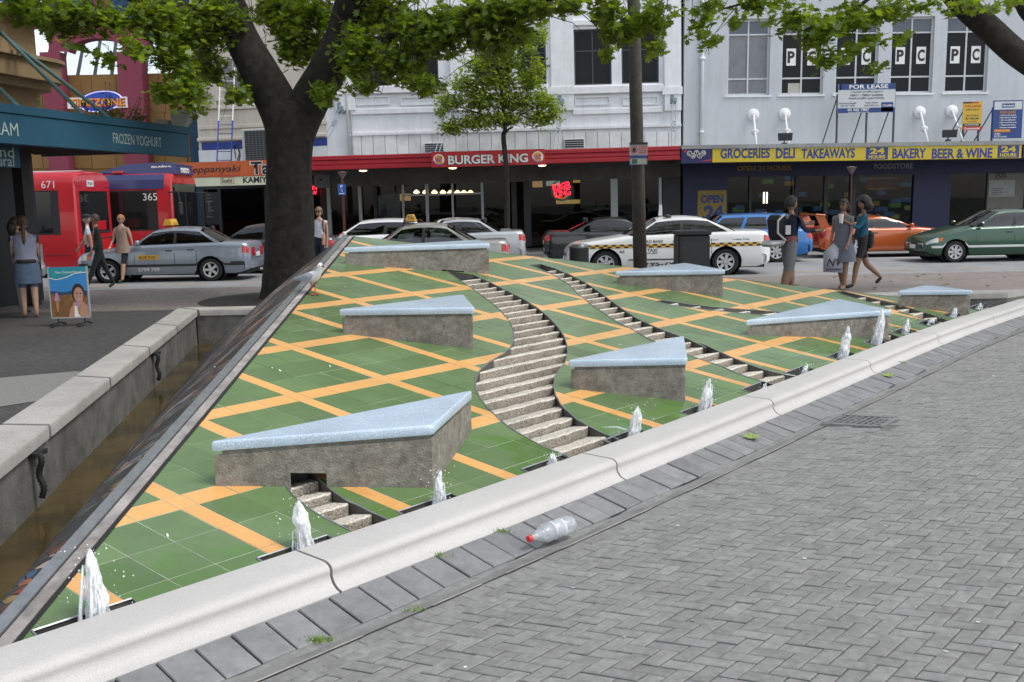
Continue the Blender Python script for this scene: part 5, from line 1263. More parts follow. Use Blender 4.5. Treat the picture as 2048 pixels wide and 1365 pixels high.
mb = MB(); R_ = random.Random(5)
for k in range(3): mb.tube([(-.25 - .05 * k, .1, .02), (-.12, .05, .3 + .1 * k), (-.3, .1, .7), (-.45, .2, .5 + .1 * k), (-.35, .1, .2)], .015, 5)
mb.build('cable', m_black2, t, True)
# ---------------------------------------------------------------- amusement arcade with the plum arch
A = gY(-120, 300, 39.0); B = gY(399, 300, 39.0)
tz = Facade('arcade_building', 'blue and tan arcade building framed by a tall plum coloured arch', (A.x, A.y), (B.x, B.y))
m_plum = M('plum_paint', (.215, .035, .065), .7, .06, 2); m_tblue = M('deep_blue_paint', (.016, .062, .125), .7, .08, 2, stain=.1); m_tan = M('tan_panel', (.33, .185, .058), .7, .06, 3, island=.05, stain=.08)
zt1 = tz.at(200, 152, .8)[1]
def plane(fc, name, q, off, th, mat, **k): return fc.box(name, fc.rect(*q, off), off, th, mat, **k)
for i in range(10):                                                   # tan cladding panels
    for j in range(5):
        u0 = -110 + i * 49.0; v0 = 153 + j * 37
        if u0 > 372: continue
        r = tz.rect(u0, v0, min(u0 + 48, 374), v0 + 36.4, .8); MB().bb(r[0], r[1], .8, .9, r[2], r[3]).build('tan_panel', m_tan, tz.o)
r = tz.rect(-120, 150, 376, 345, .8); MB().bb(r[0], r[1], .86, 1.5, 0, r[3] - .01).build('tan_wall', m_tan, tz.o)
for q in ((98, 104, 137, 560), (249, 103, 297, 560)):
    r = tz.rect(*q); MB().bb(r[0], r[1], 0, .6, 0, r[3]).build('arch_pillar', m_plum, tz.o)
s0, z0a = tz.at(98, 104.5); s1, _ = tz.at(297, 110); cxm = (s0 + s1) / 2
mb = MB(); K = 24; so_, si_ = [], []
hi0 = tz.at(137, 100)[0]; hi1 = tz.at(249, 100)[0]
for k in range(K + 1):
    t_ = k / K; xo = s0 + (s1 - s0) * t_; xi = hi0 + (hi1 - hi0) * t_
    zo = tz.at(200, 62)[1] + (tz.at(200, 40)[1] - tz.at(200, 62)[1]) * math.sqrt(max(0, 1 - (2 * t_ - 1) ** 2)) * .9
    zi = tz.at(200, 104)[1] + (tz.at(200, 77)[1] - tz.at(200, 104)[1]) * math.sqrt(max(0, 1 - (2 * t_ - 1) ** 2))
    so_.append((xo, zo)); si_.append((xi, zi))
mb.grid([[(x, 0, z) for x, z in so_], [(x, 0, z) for x, z in si_], [(x, .6, z) for x, z in si_], [(x, .6, z) for x, z in so_]], False)
zb_ = z0a
mb.add([(s0, 0, zb_), (so_[0][0], 0, so_[0][1]), (si_[0][0], 0, si_[0][1]), (hi0, 0, zb_)], [(0, 1, 2, 3)]); mb.add([(s1, 0, zb_), (so_[-1][0], 0, so_[-1][1]), (si_[-1][0], 0, si_[-1][1]), (hi1, 0, zb_)], [(0, 1, 2, 3)])
mb.add([(hi0, 0, zb_), (si_[0][0], 0, si_[0][1]), (si_[0][0], .6, si_[0][1]), (hi0, .6, zb_)], [(0, 1, 2, 3)]); mb.add([(s0, 0, zb_), (so_[0][0], 0, so_[0][1]), (so_[0][0], .6, so_[0][1]), (s0, .6, zb_)], [(0, 1, 2, 3)]); mb.add([(s1, 0, zb_), (so_[-1][0], 0, so_[-1][1]), (so_[-1][0], .6, so_[-1][1]), (s1, .6, zb_)], [(0, 1, 2, 3)])
mb.build('arch', m_plum, tz.o)
r = tz.rect(176, -300, 208, 60); MB().bb(r[0], r[1], .02, .5, r[2], r[3]).build('arch_fin', m_plum, tz.o)
r = tz.rect(82, -300, 175, 66); MB().bb(r[0], r[1], .1, .7, r[2] - .15, r[3]).build('blue_wall', m_tblue, tz.o); r = tz.rect(209, -300, 399, 66); MB().bb(r[0], r[1], .1, .7, r[2] - .15, r[3]).build('blue_wall', m_tblue, tz.o)
r = tz.rect(375, 66, 399, 335); MB().bb(r[0], r[1] - .02, .08, .75, 0, r[3]).build('blue_pier', m_tblue, tz.o); r = tz.rect(78, 60, 97, 330); 
# sloping glass roof behind the arch
m_roofglass = glassmat('roof_glass', (.85, .88, .89), .10, .05)
za, zb2 = tz.at(200, 152, .85)[1], tz.at(200, 60, 5)[1]; xa_, xb_ = tz.at(60, 100)[0], tz.at(376, 100)[0]
nb = 9
for k in range(nb):
    xk, xk2 = xa_ + (xb_ - xa_) * k / nb, xa_ + (xb_ - xa_) * (k + 1) / nb
    MB().add([(xk, .95, za), (xk2, .95, za), (xk2 - 1.2, 5.2, zb2 + .3), (xk - 1.2, 5.2, zb2 + .3)], [(0, 1, 2, 3)]).build('roof_pane', m_roofglass, tz.o)
    MB().tube([(xk, .93, za), (xk - 1.2, 5.18, zb2 + .3)], .07, 5).build('roof_bar', m_dframe, tz.o)
# arcade sign
r = tz.rect(135, 195, 254, 217, -.1); c_s, c_z = (r[0] + r[1]) / 2, (r[2] + r[3]) / 2
sb = MB().bb(r[0], r[1], -.12, -.02, r[2], r[3]).build('arcade_sign', m_wlet, tz.o)
e = tz.rect(157, 183, 246, 224, -.1); ew, eh = (e[1] - e[0]) / 2, (e[3] - e[2]) / 2; ec = ((e[0] + e[1]) / 2, (e[2] + e[3]) / 2)
disc(ec[0], ec[1], -.124, ew * .97, eh * .97, M('sign_royal_blue', (.02, .06, .40), .4, .1), 'sign_ellipse', sb, rot=.12); disc(ec[0], ec[1], -.127, ew, eh, M('neon_violet', (.45, .45, 1), .4, 0, emit=.7), 'neon_border', sb, 0, 2 * math.pi, .93, rot=.12)
text('lettering', 'TIMEZONE', (c_s, -.131, c_z), (r[3] - r[2]) * .80, m_reds, sb, width=(r[1] - r[0]) * .96, bold=.07); text('lettering', 'TIMEZONE', (c_s, -.135, c_z + .02), (r[3] - r[2]) * .70, M('sign_amber', (.75, .36, .03), .4, .05), sb, width=(r[1] - r[0]) * .93, bold=.02)
# ---------------------------------------------------------------- ice cream parlour on the left edge of the plaza
a_ = gz(0, 287, 2.75); b_ = gz(381, 315, 2.75); d_ = (b_ - a_)
ic = Facade('ice_cream_parlour', 'old tan corner building with a teal blue canopy reading FROZEN YOGHURT', (a_.x - d_.x * .9, a_.y - d_.y * .9), (b_.x, b_.y))
m_teal = M('teal_fascia', (.014, .082, .135), .6, .10, 2, stain=.12); m_teal2 = M('teal_edge', (.014, .078, .125), .6, .1, 2)
LL = ic.L; zt_ = ic.at(190, 231)[1]; zb_ = 2.75; zr_ = ic.at(190, 250)[1]
MB().bb(0, LL, 0, .12, zb_, zt_ - .13, bev=.01).build('canopy_fascia', m_teal, ic.o); fas = MB().bb(-.01, LL + .012, -.025, .14, zt_ - .125, zt_).build('canopy_lip', m_teal2, ic.o)
MB().bb(0, LL - .12, .125, 3.2, zb_ + .22, zt_ - .1).build('canopy_roof', m_soff, ic.o); MB().bb(LL - .119, LL, .125, 3.2, zb_ + .1, zt_ - .13).build('canopy_end', m_soff, ic.o)
for k in range(14): x = LL - .5 - k * .42; MB().bb(x, x + .1, .13, 3.1, zb_ + .12, zb_ + .22).build('soffit_batten', M('soffit_batten', (.10, .07, .065), .8, .2, 4), ic.o)
def ictxt(st, u0, u1, vm, h_): 
    s0 = ic.at(u0, vm)[0]; s1 = ic.at(u1, vm)[0]; return text('lettering', st, ((s0 + s1) / 2, -.006, ic.at((u0 + u1) / 2, vm)[1]), h_, M('sign_pale_lettering', (.42, .50, .46), .6, .05), fas, width=s1 - s0, bold=-.004)
ictxt('FROZEN YOGHURT', 226, 322, 281, .17); ictxt('ICE CREAM', -95, 35, 254, .19)
r = (ic.at(-60, 320, .6)[0], ic.at(40, 320, .6)[0]); z0 = ic.at(20, 335, .6)[1]; hs = MB().bb(r[0], r[1], .6, .66, z0, zb_ + .1).build('hanging_sign', m_teal, ic.o)
for st, vv_ in (('Island', 304), ('Natural', 322)):
    s1 = ic.at(24, vv_, .6)[0]; text('lettering', st, (s1 - .34, .594, ic.at(5, vv_, .6)[1]), .16, MATS['sign_pale_lettering'], hs, width=.75)
mb = MB(); mb.bb(0, LL - .4, 3.2, 3.5, 0, 3.3); mb.build('shopfront_wall', m_shop, ic.o)
s_ = ic.at(50, 430, 2.7)[0]; MB().bb(s_ - .12, s_ + .12, 2.6, 2.8, 0, zb_ + .21).build('canopy_post', m_shop, ic.o)
for k in range(3): MB().bb(1 + k * 1.7, 2.4 + k * 1.7, 3.17, 3.198, .3, 2.3).build('shop_pane', m_dglass, ic.o)
# upper storey in tan stone, rounded corner, with balcony cornice
m_tanst = M('tan_stone', (.30, .205, .105), .85, .12, 2, bump=.2, stain=.25); m_tand = M('tan_moulding', (.33, .235, .13), .8, .12, 3, stain=.3)
xe = ic.at(90, 150, 3.0)[0]
def rcorner(x1, rr, z0, z1, grow=0):
    pts = [(-3, 3.0 - grow)]
    for k in range(9): a = math.pi / 2 * k / 8; pts.append((x1 - rr + (rr + grow) * math.sin(a), 3.0 + rr - (rr + grow) * math.cos(a)))
    pts += [(x1 + grow, 9), (-3, 9)]; return pts, z0, z1
zz = lambda v: ic.at(50, v, 3.0)[1]
for nm, zlo, zhi, g, mt in (('upper_wall', zt_, zz(45), 0, m_tanst), ('balcony_slab', zz(178), zz(163), .22, m_tand), ('balcony_face', zz(163) + .001, zz(125), .42, m_tanst), ('balcony_coping', zz(125) + .001, zz(118), .5, m_tand), ('cornice', zz(46), zz(38), .25, m_tand), ('cornice_top', zz(38) + .001, zz(28), .4, m_lframe), ('attic_wall', zz(28) + .002, zz(-160), .05, m_tblue)):
    P_, z0, z1 = rcorner(xe, .3, min(zlo, zhi), max(zlo, zhi), g); MB().prism(P_, z0, z1).build(nm, mt, ic.o)
for k in range(3):
    x = xe - 1.4 - 1.5 * k; MB().bb(x - .35, x + .35, 2.94, 2.998, zz(112), zz(60)).build('wall_panel', m_tand, ic.o)
for (u0, v0, u1, v1) in ((0, 58, 170, 221), (0, 62, 225, 232), (-30, 145, 40, 205)):
    s1, z1 = ic.at(u1, v1, .4); s0, z0 = ic.at(u0, v0, 2.9)
    MB().tube([(s0, 2.95, z0), (s1, .4, zt_ + .01)], .035, 6).build('tie_rod', M('verdigris_rod', (.10, .19, .19), .5, .15, 6), ic.o, True)
s_, z_ = ic.at(345, 240, .8); P = ic.A + ic.t * s_ + ic.n * .8
t = thing('canopy_floodlight', 'grey hooded floodlights on the end of the teal canopy', 'light', (P.x, P.y, zt_ - .1))
m_fl = M('floodlight_grey', (.30, .30, .27), .5, .15, 6)
MB().box((0, 0, .06), (.3, .2, .12)).build('bracket', m_black2, t)
for sx, sc in ((.12, 1.0), (-.22, .6)):
    mb = MB(); w_ = .36 * sc; mb.add([(sx - .1 * sc, -.1, .12), (sx + .1 * sc, -.1, .12), (sx + w_ * .95, -.18, .42 * sc + .06), (sx - w_ * .3, -.18, .42 * sc + .1), (sx - .1 * sc, .12, .12), (sx + .1 * sc, .12, .12), (sx + w_ * .95, .2, .42 * sc + .06), (sx - w_ * .3, .2, .42 * sc + .1)], [(0, 1, 2, 3), (4, 5, 6, 7), (0, 1, 5, 4), (1, 2, 6, 5), (3, 0, 4, 7), (2, 3, 7, 6)]); mb.build('lamp_housing', m_fl, t)
# ---------------------------------------------------------------- street furniture
def pole():
    b = gz(1281, 558, 0); t_ = gY(1268, 40, b.y)
    t = thing('street_pole', 'dark weathered timber street pole carrying two small notices', 'pole', (b.x, b.y, -.012)); mp = M('weathered_timber', (.055, .048, .038), .9, .3, 6, bump=.3, stain=.3)
    d = Vector((t_.x - b.x, 0, 1.8 + (t_.z - 1.8)));
    MB().tube([(0, 0, 0), (d.x * .5, 0, d.z * .5), (d.x * 1.8, 0, d.z * 1.8)], [.155, .145, .125], 12).build('shaft', mp, t, True)
    for (v0, v1, nm, mt) in ((285, 311, 'warning_notice', M('notice_grey', (.30, .28, .28), .5, .1)), (312, 330, 'route_notice', M('notice_cream', (.32, .33, .26), .5, .1))):
        z1, z0 = gY(1275, v0, b.y).z, gY(1275, v1, b.y).z; x0, x1 = gY(1257, 300, b.y).x - b.x, gY(1293, 300, b.y).x - b.x
        nb_ = MB().bb(x0, x1, -.19, -.17, z0, z1).build(nm, mt, t); MB().bb(x0, x1, -.194, -.191, z1 - .05, z1).build('printed_header', m_black2 if v0 == 285 else m_sign_b, nb_)
        if v0 == 285:
            disc(x0 + .1, (z0 + z1) / 2 - .01, -.195, .075, .075, m_redt, 'prohibition_ring', nb_, 0, 6.283, .8); disc(x0 + .1, (z0 + z1) / 2 - .02, -.1945, .04, .05, m_black2, 'pictogram', nb_)
            for k in range(4): MB().bb(x0 + .2, x1 - .02, -.194, -.191, z0 + .05 + k * .045, z0 + .065 + k * .045).build('printed_line', m_redt, nb_)
        else:
            MB().bb(x0 + .05, x0 + .17, -.194, -.191, z0 + .03, z1 - .07).build('map_patch', M('map_green', (.03, .10, .07), .6, .2), nb_)
            for a_2, b_2, c_2, d_2 in ((x0, x1, z0, z0 + .015), (x0, x0 + .015, z0 + .015, z1), (x1 - .015, x1, z0 + .015, z1)): MB().bb(a_2, b_2, -.194, -.191, c_2, d_2).build('notice_border', m_sign_b, nb_)
pole()
p = gz(1383, 548, 0); p.y = 16.4; p.x = gY(1383, 500, 16.4).x
t = thing('litter_bin', 'square dark steel litter bin behind the fountain, in front of the white taxi', 'bin', (p.x, p.y, -.012)); hb = gY(1383, 461, 16.4).z + .012; m_bin = M('bin_dark', (.018, .018, .019), .55, .3, 12, stain=.3)
MB().box((0, 0, hb * .47), (.52, .52, hb * .94), bev=.02).build('bin_body', m_bin, t); MB().box((0, 0, hb * .97), (.56, .56, hb * .06), bev=.015).build('bin_lid', m_bin, t); MB().box((0, -.262, hb * .5), (.42, .006, hb * .7)).build('bin_panel', M('bin_panel', (.022, .022, .022), .5, .3, 20), t)
p.x = gY(1158, 500, 17).x; hb = gY(1158, 489, 17).z + .012
t = thing('round_bollard', 'short round dark bollard with a shiny domed top behind the fountain', 'bollard', (p.x, 17, -.012))
MB().lathe([(.17, 0), (.17, hb - .06)], 18).build('bollard_body', m_bin, t, 40); MB().lathe([(.178, hb - .06), (.178, hb - .03), (.15, hb), (0, hb + .012)], 18).build('bollard_cap', M('bollard_cap', (.25, .25, .24), .25, .1, metal=.7), t, 40)
p = gY(684, 380, 33.0); t = thing('parking_sign', 'blue disabled parking sign on a dark red post under the red canopy', 'sign', (p.x, 33.0, .012))
MB().tube([(0, 0, 0), (0, 0, p.z + .35)], .03, 8).build('post', M('dark_red_post', (.06, .012, .012), .6, .2), t); sgp = MB().bb(-.13, .13, -.05, -.035, p.z - .19, p.z + .17, bev=.01).build('sign_plate', M('parking_blue', (.02, .09, .36), .45, .08), t)
text('lettering', 'P', (0, -.054, p.z + .09), .11, m_wlet, sgp, bold=.02); mb = MB(); mb.tube([(-.03, -.054, p.z - .02), (.0, -.054, p.z + .01), (.02, -.054, p.z - .03), (-.02, -.054, p.z - .05), (.03, -.054, p.z - .08)], .008, 4); mb.build('wheelchair_symbol', m_wlet, sgp); MB().bb(-.08, .08, -.054, -.051, p.z - .15, p.z - .125).build('sign_line', m_wlet, sgp)
for (u, lab) in ((685, 'lantern on a post beside the blue parking sign'), (1703, 'lantern on a post in front of the grocery window')):
    p = gY(u, 350 if u < 1000 else 340, 33.4 if u < 1000 else 33.0); t = thing('street_lantern', lab, 'lamp', (p.x, p.y, .012), group='lanterns along the shops')
    MB().tube([(0, 0, 0), (0, 0, p.z - .05)], .035, 8).build('post', MATS['dark_red_post'], t); MB().lathe([(.03, -.14), (.17, .06), (.19, .075), (.02, .1)], 14, (0, 0, p.z)).build('lamp_shade', M('lantern_grey', (.22, .17, .16), .5, .2), t, 40)
# sandwich board
pL, pR = gz(97, 655), gz(190, 647); c_ = (pL + pR) / 2
t = thing('sandwich_board', 'ice cream advertising board showing a smiling woman and a blue sky', 'sign', (c_.x, c_.y, -.008), math.radians(4)); s_ = (gz(640, 655).x, 0)
D_ = c_.y; wB = .58; hB = gY(135, 535, D_).z + .012; z0 = .14
bd = MB().box((0, 0, (z0 + hB) / 2), (wB, .03, hB - z0), ry=-.0).build('poster_panel', M('poster_sky', (.03, .22, .50), .5, .06, 2), t)
def pp(pts, mt, y, nm='poster_shape'): MB().add([(x * wB - wB / 2, y, z0 + z * (hB - z0)) for x, z in pts], [tuple(range(len(pts)))]).build(nm, mt, bd)
pp([(0, .80), (.2, .76), (.45, .80), (.7, .88), (1, .90), (1, 1), (0, 1)], M('poster_teal', (.015, .25, .30), .5, .05), -.0165); pp([(0, .785), (.2, .745), (.45, .785), (.7, .865), (1, .885), (1, .9), (.7, .88), (.45, .80), (.2, .76), (0, .80)], m_wlet, -.0175)
pp([(0, 0), (1, 0), (1, .42), (.6, .46), (.3, .44), (0, .47)], M('poster_brown', (.20, .09, .025), .5, .4, 9), -.0165); pp([(0, .47), (.3, .44), (.6, .46), (1, .42), (1, .52), (.7, .55), (.4, .5), (0, .53)], M('poster_hill', (.02, .05, .12), .5, .2), -.0168)
text('lettering', 'New Zealand Natural', (.02, -.0185, z0 + (hB - z0) * .9), .035, m_wlet, bd, width=.4)
m_pskin = M('poster_skin', (.46, .24, .15), .5, .1); m_phair = M('poster_hair', (.03, .015, .01), .6, .1)
def ell(cx, cz, rx, rz, mt, y): pp([(cx + rx * math.cos(a * .3142), cz + rz * math.sin(a * .3142)) for a in range(20)], mt, y)
ell(.74, .47, .17, .2, m_phair, -.0172); pp([(.45, 0), (.98, 0), (.97, .22), (.85, .3), (.62, .3), (.5, .15)], m_pskin, -.0174); pp([(.6, 0), (.75, 0), (.68, .22), (.62, .22)], m_wlet, -.0178); ell(.75, .43, .125, .165, m_pskin, -.018)
for ex in (.70, .80): ell(ex, .47, .022, .014, m_phair, -.0185)
pp([(.69, .36), (.75, .335), (.82, .36), (.75, .345)], m_wlet, -.0186)
m_pice = M('poster_ice', (.40, .22, .34), .5, .2, 20)
for (cx, cz, k) in ((.18, .36, 1.), (.73, .24, .8)):
    pp([(cx - .05 * k, cz - .05), (cx + .05 * k, cz - .05), (cx + .02 * k, cz - .25 * k), (cx - .02 * k, cz - .25 * k)], M('poster_cone', (.40, .20, .07), .5, .1), -.0188)
    for j in range(3): ell(cx, cz + .045 * j * k, (.075 - .018 * j) * k, .045 * k, m_pice, -.0189 - j * .0003)
mb = MB(); 
for sx in (-1, 1):
    mb.box((sx * wB / 2, 0, (z0 + hB) / 2), (.018, .036, hB - z0 + .02)); 
mb.box((0, 0, z0 - .01), (wB, .036, .02)); mb.build('panel_frame', M('frame_silver', (.35, .36, .36), .4, .1), t)
for sx in (-1, 1):
    mb = MB(); mb.tube([(sx * .2, 0, z0), (sx * .2, 0, .06)], .012, 6); mb.tube([(sx * .2 - .02, -.24, .012), (sx * .2, -.1, .05), (sx * .2, .1, .05), (sx * .2 + .02, .24, .012)], .014, 6); mb.tube([(sx * .2 - .12, -.05, .02), (sx * .2, -.05, .05)], .012, 5); mb.build('spring_foot', m_black2, t)
# ================================================================ vehicles
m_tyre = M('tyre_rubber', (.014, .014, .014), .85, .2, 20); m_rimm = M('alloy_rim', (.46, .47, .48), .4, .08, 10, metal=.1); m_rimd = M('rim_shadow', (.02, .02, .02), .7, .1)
m_cglass = glassmat('car_glass', (.26, .29, .29), .06, .01); m_cint = M('car_interior', (.022, .022, .022), .8, .3, 10)
m_tail = M('tail_lamp_red', (.42, .012, .016), .2, .1, 20, coat=.6); m_head = M('headlamp_glass', (.55, .57, .58), .15, .1, 12, coat=.8); m_amb = M('amber_lamp', (.55, .14, .01), .25, .1, 20)
m_plate = M('number_plate', (.60, .61, .60), .5, .05); m_trimblk = M('black_trim', (.018, .018, .019), .55, .1); m_chrome = M('chrome', (.6, .62, .64), .12, .03, metal=1)
def paint(name, col, metal=.0, rough=.32): return M('paint_' + name, col, rough, .03, 2, metal=metal, coat=.8)
def piecewise(pts, x):
    for (a, za), (b, zb_) in zip(pts, pts[1:]):
        if a <= x <= b:
            t = (x - a) / (b - a + 1e-9); return za + (zb_ - za) * t
    return pts[0][1] if x < pts[0][0] else pts[-1][1]
def sm(pts, x, w=.06):
    return sum(piecewise(pts, x + d * w) for d in (-1, -.5, 0, .5, 1)) / 5
def car(name, label, Lc, Wc, Hc, pm, front=-.0, wb=None, r_w=.30, hood=None, xc=None, xr0=None, xr1=None, xd=None, top=None, two_door=False, strip=None, spokes=7, tail_dir=1, flare=False, bumpers=None, group='cars in the street', wagon=False, lights=True, trimstrip=True, rimmat=None, dark_b=True):
    """front of the car at +x. top: list of (x, z) of the bonnet, belt and boot line, rear to front"""
    t = thing(name, label, 'car', group=group)
    h = Lc / 2; wb = wb or Lc * .59; fx = h - Lc * .185; rx = fx - wb; wr = r_w
    W2 = Wc / 2
    def ztop(x): return sm(top, x)
    def wid(x):
        a = abs(x) / h; return W2 * (1 - .05 * max(0, (a - .55) / .45) ** 2 - (.13 * max(0, (a - .9) / .1) ** 2))
    arch = wr + .065
    def zbot(x):
        z = .20 + .10 * max(0, (abs(x) / h - .86) / .14)
        for xw in (fx, rx):
            d = abs(x - xw)
            if d < arch: z = max(z, wr + math.sqrt(arch * arch - d * d) * .98)
        return z
    def sec(x, f, off=0):
        """point on the side of the body at station x, height fraction f"""
        zb_, zt = zbot(x), ztop(x); w = wid(x); z = zb_ + (zt - zb_) * f
        g = (z - .2) / max(.2, (zt - .2))
        y = w - .07 * max(0, (.30 - g) / .30) ** 2 - .025 * max(0, (g - .55) / .45) - .05 * max(0, (g - .88) / .12) ** 2
        if flare:
            for xw in (fx, rx): y += .02 * math.exp(-((x - xw) / .42) ** 2)
        return Vector((x, y + off, z))
    xs = {-h, h, -h + .02, h - .02, -h + .06, h - .06}
    k = -h
    while k < h: xs.add(round(k, 3)); k += .09
    for xw in (fx, rx):
        for a in range(0, 19): xs.add(round(xw + arch * math.cos(math.pi * a / 18), 4))
    xs = sorted(x for x in xs if -h <= x <= h)
    fr = [0, .06, .18, .32, .48, .62, .76, .87, .94, 1.0]
    rows = []
    for x in xs:
        pts = [sec(x, f) for f in fr]; zt = pts[-1].z; w = pts[-1].y
        e = 0 if abs(x) < h - .07 else (abs(x) - h + .07) / .07
        pts += [Vector((x, w * .93, zt + .012 * (1 - e))), Vector((x, w * .6, zt + .032 * (1 - e))), Vector((x, 0, zt + .04 * (1 - e)))]
        if e:
            for p in pts: p.z = p.z + (.48 - p.z) * .22 * e * e
        full = [tuple(p) for p in pts] + [(p.x, -p.y, p.z) for p in pts[-2::-1]]
        rows.append(full)
    mb = MB().grid(rows); mb.add(rows[0], [tuple(range(len(rows[0])))]); mb.add(rows[-1], [tuple(range(len(rows[-1])))])
    body = mb.build('body', pm, t, 38)
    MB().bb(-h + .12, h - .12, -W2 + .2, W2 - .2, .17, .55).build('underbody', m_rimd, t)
    # cabin
    zb_ = lambda x: ztop(x) + .0
    S = 14
    def base(s): x = xc + (xd - xc) * s; return Vector((x, wid(x) - .085, zb_(x) - .005))
    def roof(s):
        x = xr0 + (xr1 - xr0) * s; return Vector((x, W2 - .235, Hc - .05 - .06 * (2 * s - 1) ** 2 * (1 if not wagon else .5)))
    def side(s, u, off=0.):
        b, r_ = base(s), roof(s); p = b.lerp(r_, u); p.y += .03 * math.sin(math.pi * u) + off; return p
    def patch(s0, s1, u0, u1, off, n=6, m_=4, sg=1):
        rows_ = []
        for i in range(n + 1):
            rows_.append([(lambda p: (p.x, p.y * sg, p.z))(side(s0 + (s1 - s0) * i / n, u0 + (u1 - u0) * j / m_, off)) for j in range(m_ + 1)])
        return rows_
    wins = [(.045, .46), (.50, .93)] if not two_door else [(.05, .58), (.63, .93)]
    if wagon: wins = [(.04, .34), (.375, .62), (.655, .95)]
    edges = [0] + [q for w_ in wins for q in w_] + [1]
    U0, U1 = .05, .86
    mb = MB()
    for sg in (-1, 1):
        for a, b in zip(edges[::2], edges[1::2]): mb.grid(patch(a, b, U0, U1, 0, 3, 4, sg))
        mb.grid(patch(0, 1, 0, U0, 0, 14, 1, sg)); mb.grid(patch(0, 1, U1, 1, 0, 14, 2, sg))
    # roof skin
    rows_ = []
    for i in range(S + 1):
        p = roof(i / S); rw = []
        for j in range(9):
            v = -1 + 2 * j / 8; rw.append((p.x, p.y * v, p.z + .05 * (1 - v * v) ** .8))
        rows_.append(rw)
    mb.grid(rows_)
    cab = mb.build('cabin', pm, t, 50)
    for sg in (-1, 1):
        for a, b in wins: MB().grid(patch(a, b, U0, U1, -.004, 6, 4, sg)).build('side_window', m_cglass, t, True)
        for a, b in zip(edges[2:-1:2], edges[3:-1:2]):
            if dark_b: MB().grid(patch(a, b, U0, U1, .004, 2, 4, sg)).build('door_pillar', m_trimblk, t, True)
    def screen(s, bul, nm):
        b, r_ = base(s), roof(s); rows_ = []
        for i in range(6):
            u = i / 5; rw = []
            for j in range(9):
                v = -1 + 2 * j / 8; p = b.lerp(r_, u); bx = bul * (1 - v * v) * (1 - .5 * u)
                rw.append((p.x + bx, (p.y + .03 * math.sin(math.pi * u)) * v, p.z + (.05 * u) * (1 - v * v) ** .8 + (.035 * (1 - u)) * (1 - v * v)))
            rows_.append(rw)
        return MB().grid(rows_).build(nm, m_cglass, t, True)
    screen(0, .12, 'windscreen'); screen(1, -.08, 'rear_window')
    # dark interior with seats and steering wheel
    mb = MB(); n = 12
    lo = [base(i / n) for i in range(n + 1)]
    mb.grid([[(p.x, p.y - .02, p.z + .045) for p in lo], [(p.x, -p.y + .02, p.z + .045) for p in lo]])
    mb.build('cabin_floor', m_cint, t)
    xm = (xr0 + xr1) / 2
    for xx in ((xr0 - .35, -.6) if not wagon else (xr0 - .3, -.7)):
        pass
    for xx in ((xr0 - .28), (xr0 - 1.15)):
        if xx < xd + .25: continue
        for sg in (-1, 1): MB().box((xx, sg * W2 * .42, ztop(xx) + .13), (.12, .42, .26), ry=-.25, bev=.04).box((xx - .05, sg * W2 * .42, ztop(xx) + .34), (.08, .22, .15), bev=.03).build('seat_back', m_cint, t)
    xq = xr0 + .30; MB().lathe([(.17, -.012), (.19, 0), (.17, .012), (.155, 0)], 16, (xq, -W2 * .42, ztop(xq) + .10), rot=Matrix.Rotation(1.0, 3, 'Y')).build('steering_wheel', m_cint, t, True)
    # wheels
    rm = rimmat or m_rimm
    for xw in (fx, rx):
        for sg in (-1, 1):
            wl = bpy.data.objects.new('wheel', None); COL.objects.link(wl); wl.parent = t; wl.location = (xw, sg * (W2 - .115), wr); wl.empty_display_size = .1
            MB().lathe([(wr * .62, -.10), (wr * .9, -.10), (wr * .985, -.075), (wr, -.03), (wr, .03), (wr * .985, .075), (wr * .9, .10), (wr * .62, .10)], 28, axis='Y', cap=False).build('tyre', m_tyre, wl, 40)
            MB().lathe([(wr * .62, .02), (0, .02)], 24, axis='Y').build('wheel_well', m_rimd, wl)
            o_ = sg
            mb = MB(); mb.lathe([(wr * .66, .07 * o_), (wr * .655, .103 * o_), (wr * .58, .098 * o_), (wr * .57, .05 * o_)], 28, axis='Y', cap=False)
            for q in range(spokes):
                a = 2 * math.pi * q / spokes; d = Vector((math.cos(a), 0, math.sin(a))); e = Vector((-d.z, 0, d.x))
                i0, i1 = d * wr * .1, d * wr * .6
                wv = [i0 + e * wr * .10, i0 - e * wr * .10, i1 - e * wr * .12, i1 + e * wr * .12]
                mb.add([(p.x, .09 * o_, p.z) for p in wv] + [(p.x, .05 * o_, p.z) for p in wv], [(0, 1, 2, 3), (0, 1, 5, 4), (1, 2, 6, 5), (3, 0, 4, 7)])
            mb.lathe([(0, .105 * o_), (wr * .14, .1 * o_), (wr * .15, .05 * o_)], 12, axis='Y', cap=False); mb.build('rim', rm, wl, 30)
            # dark wheel house behind the arch
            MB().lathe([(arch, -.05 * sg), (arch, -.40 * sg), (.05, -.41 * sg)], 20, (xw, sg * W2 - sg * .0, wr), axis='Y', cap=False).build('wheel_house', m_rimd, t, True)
    def spatch(x0, x1, f0, f1, off, mat, nm, sides=(-1, 1), n=6, zabs=False):
        for sg in sides:
            rows_ = []
            for i in range(n + 1):
                x = x0 + (x1 - x0) * i / n
                a = []
                for j in range(4):
                    f = f0 + (f1 - f0) * j / 3
                    if zabs: f = (f - zbot(x)) / (ztop(x) - zbot(x))
                    p = sec(x, min(1, max(0, f)), off); a.append((p.x, p.y * sg, p.z))
                rows_.append(a)
            MB().grid(rows_).build(nm, mat, t, True)
    t['_'] = 0; del t['_']
    ex = h
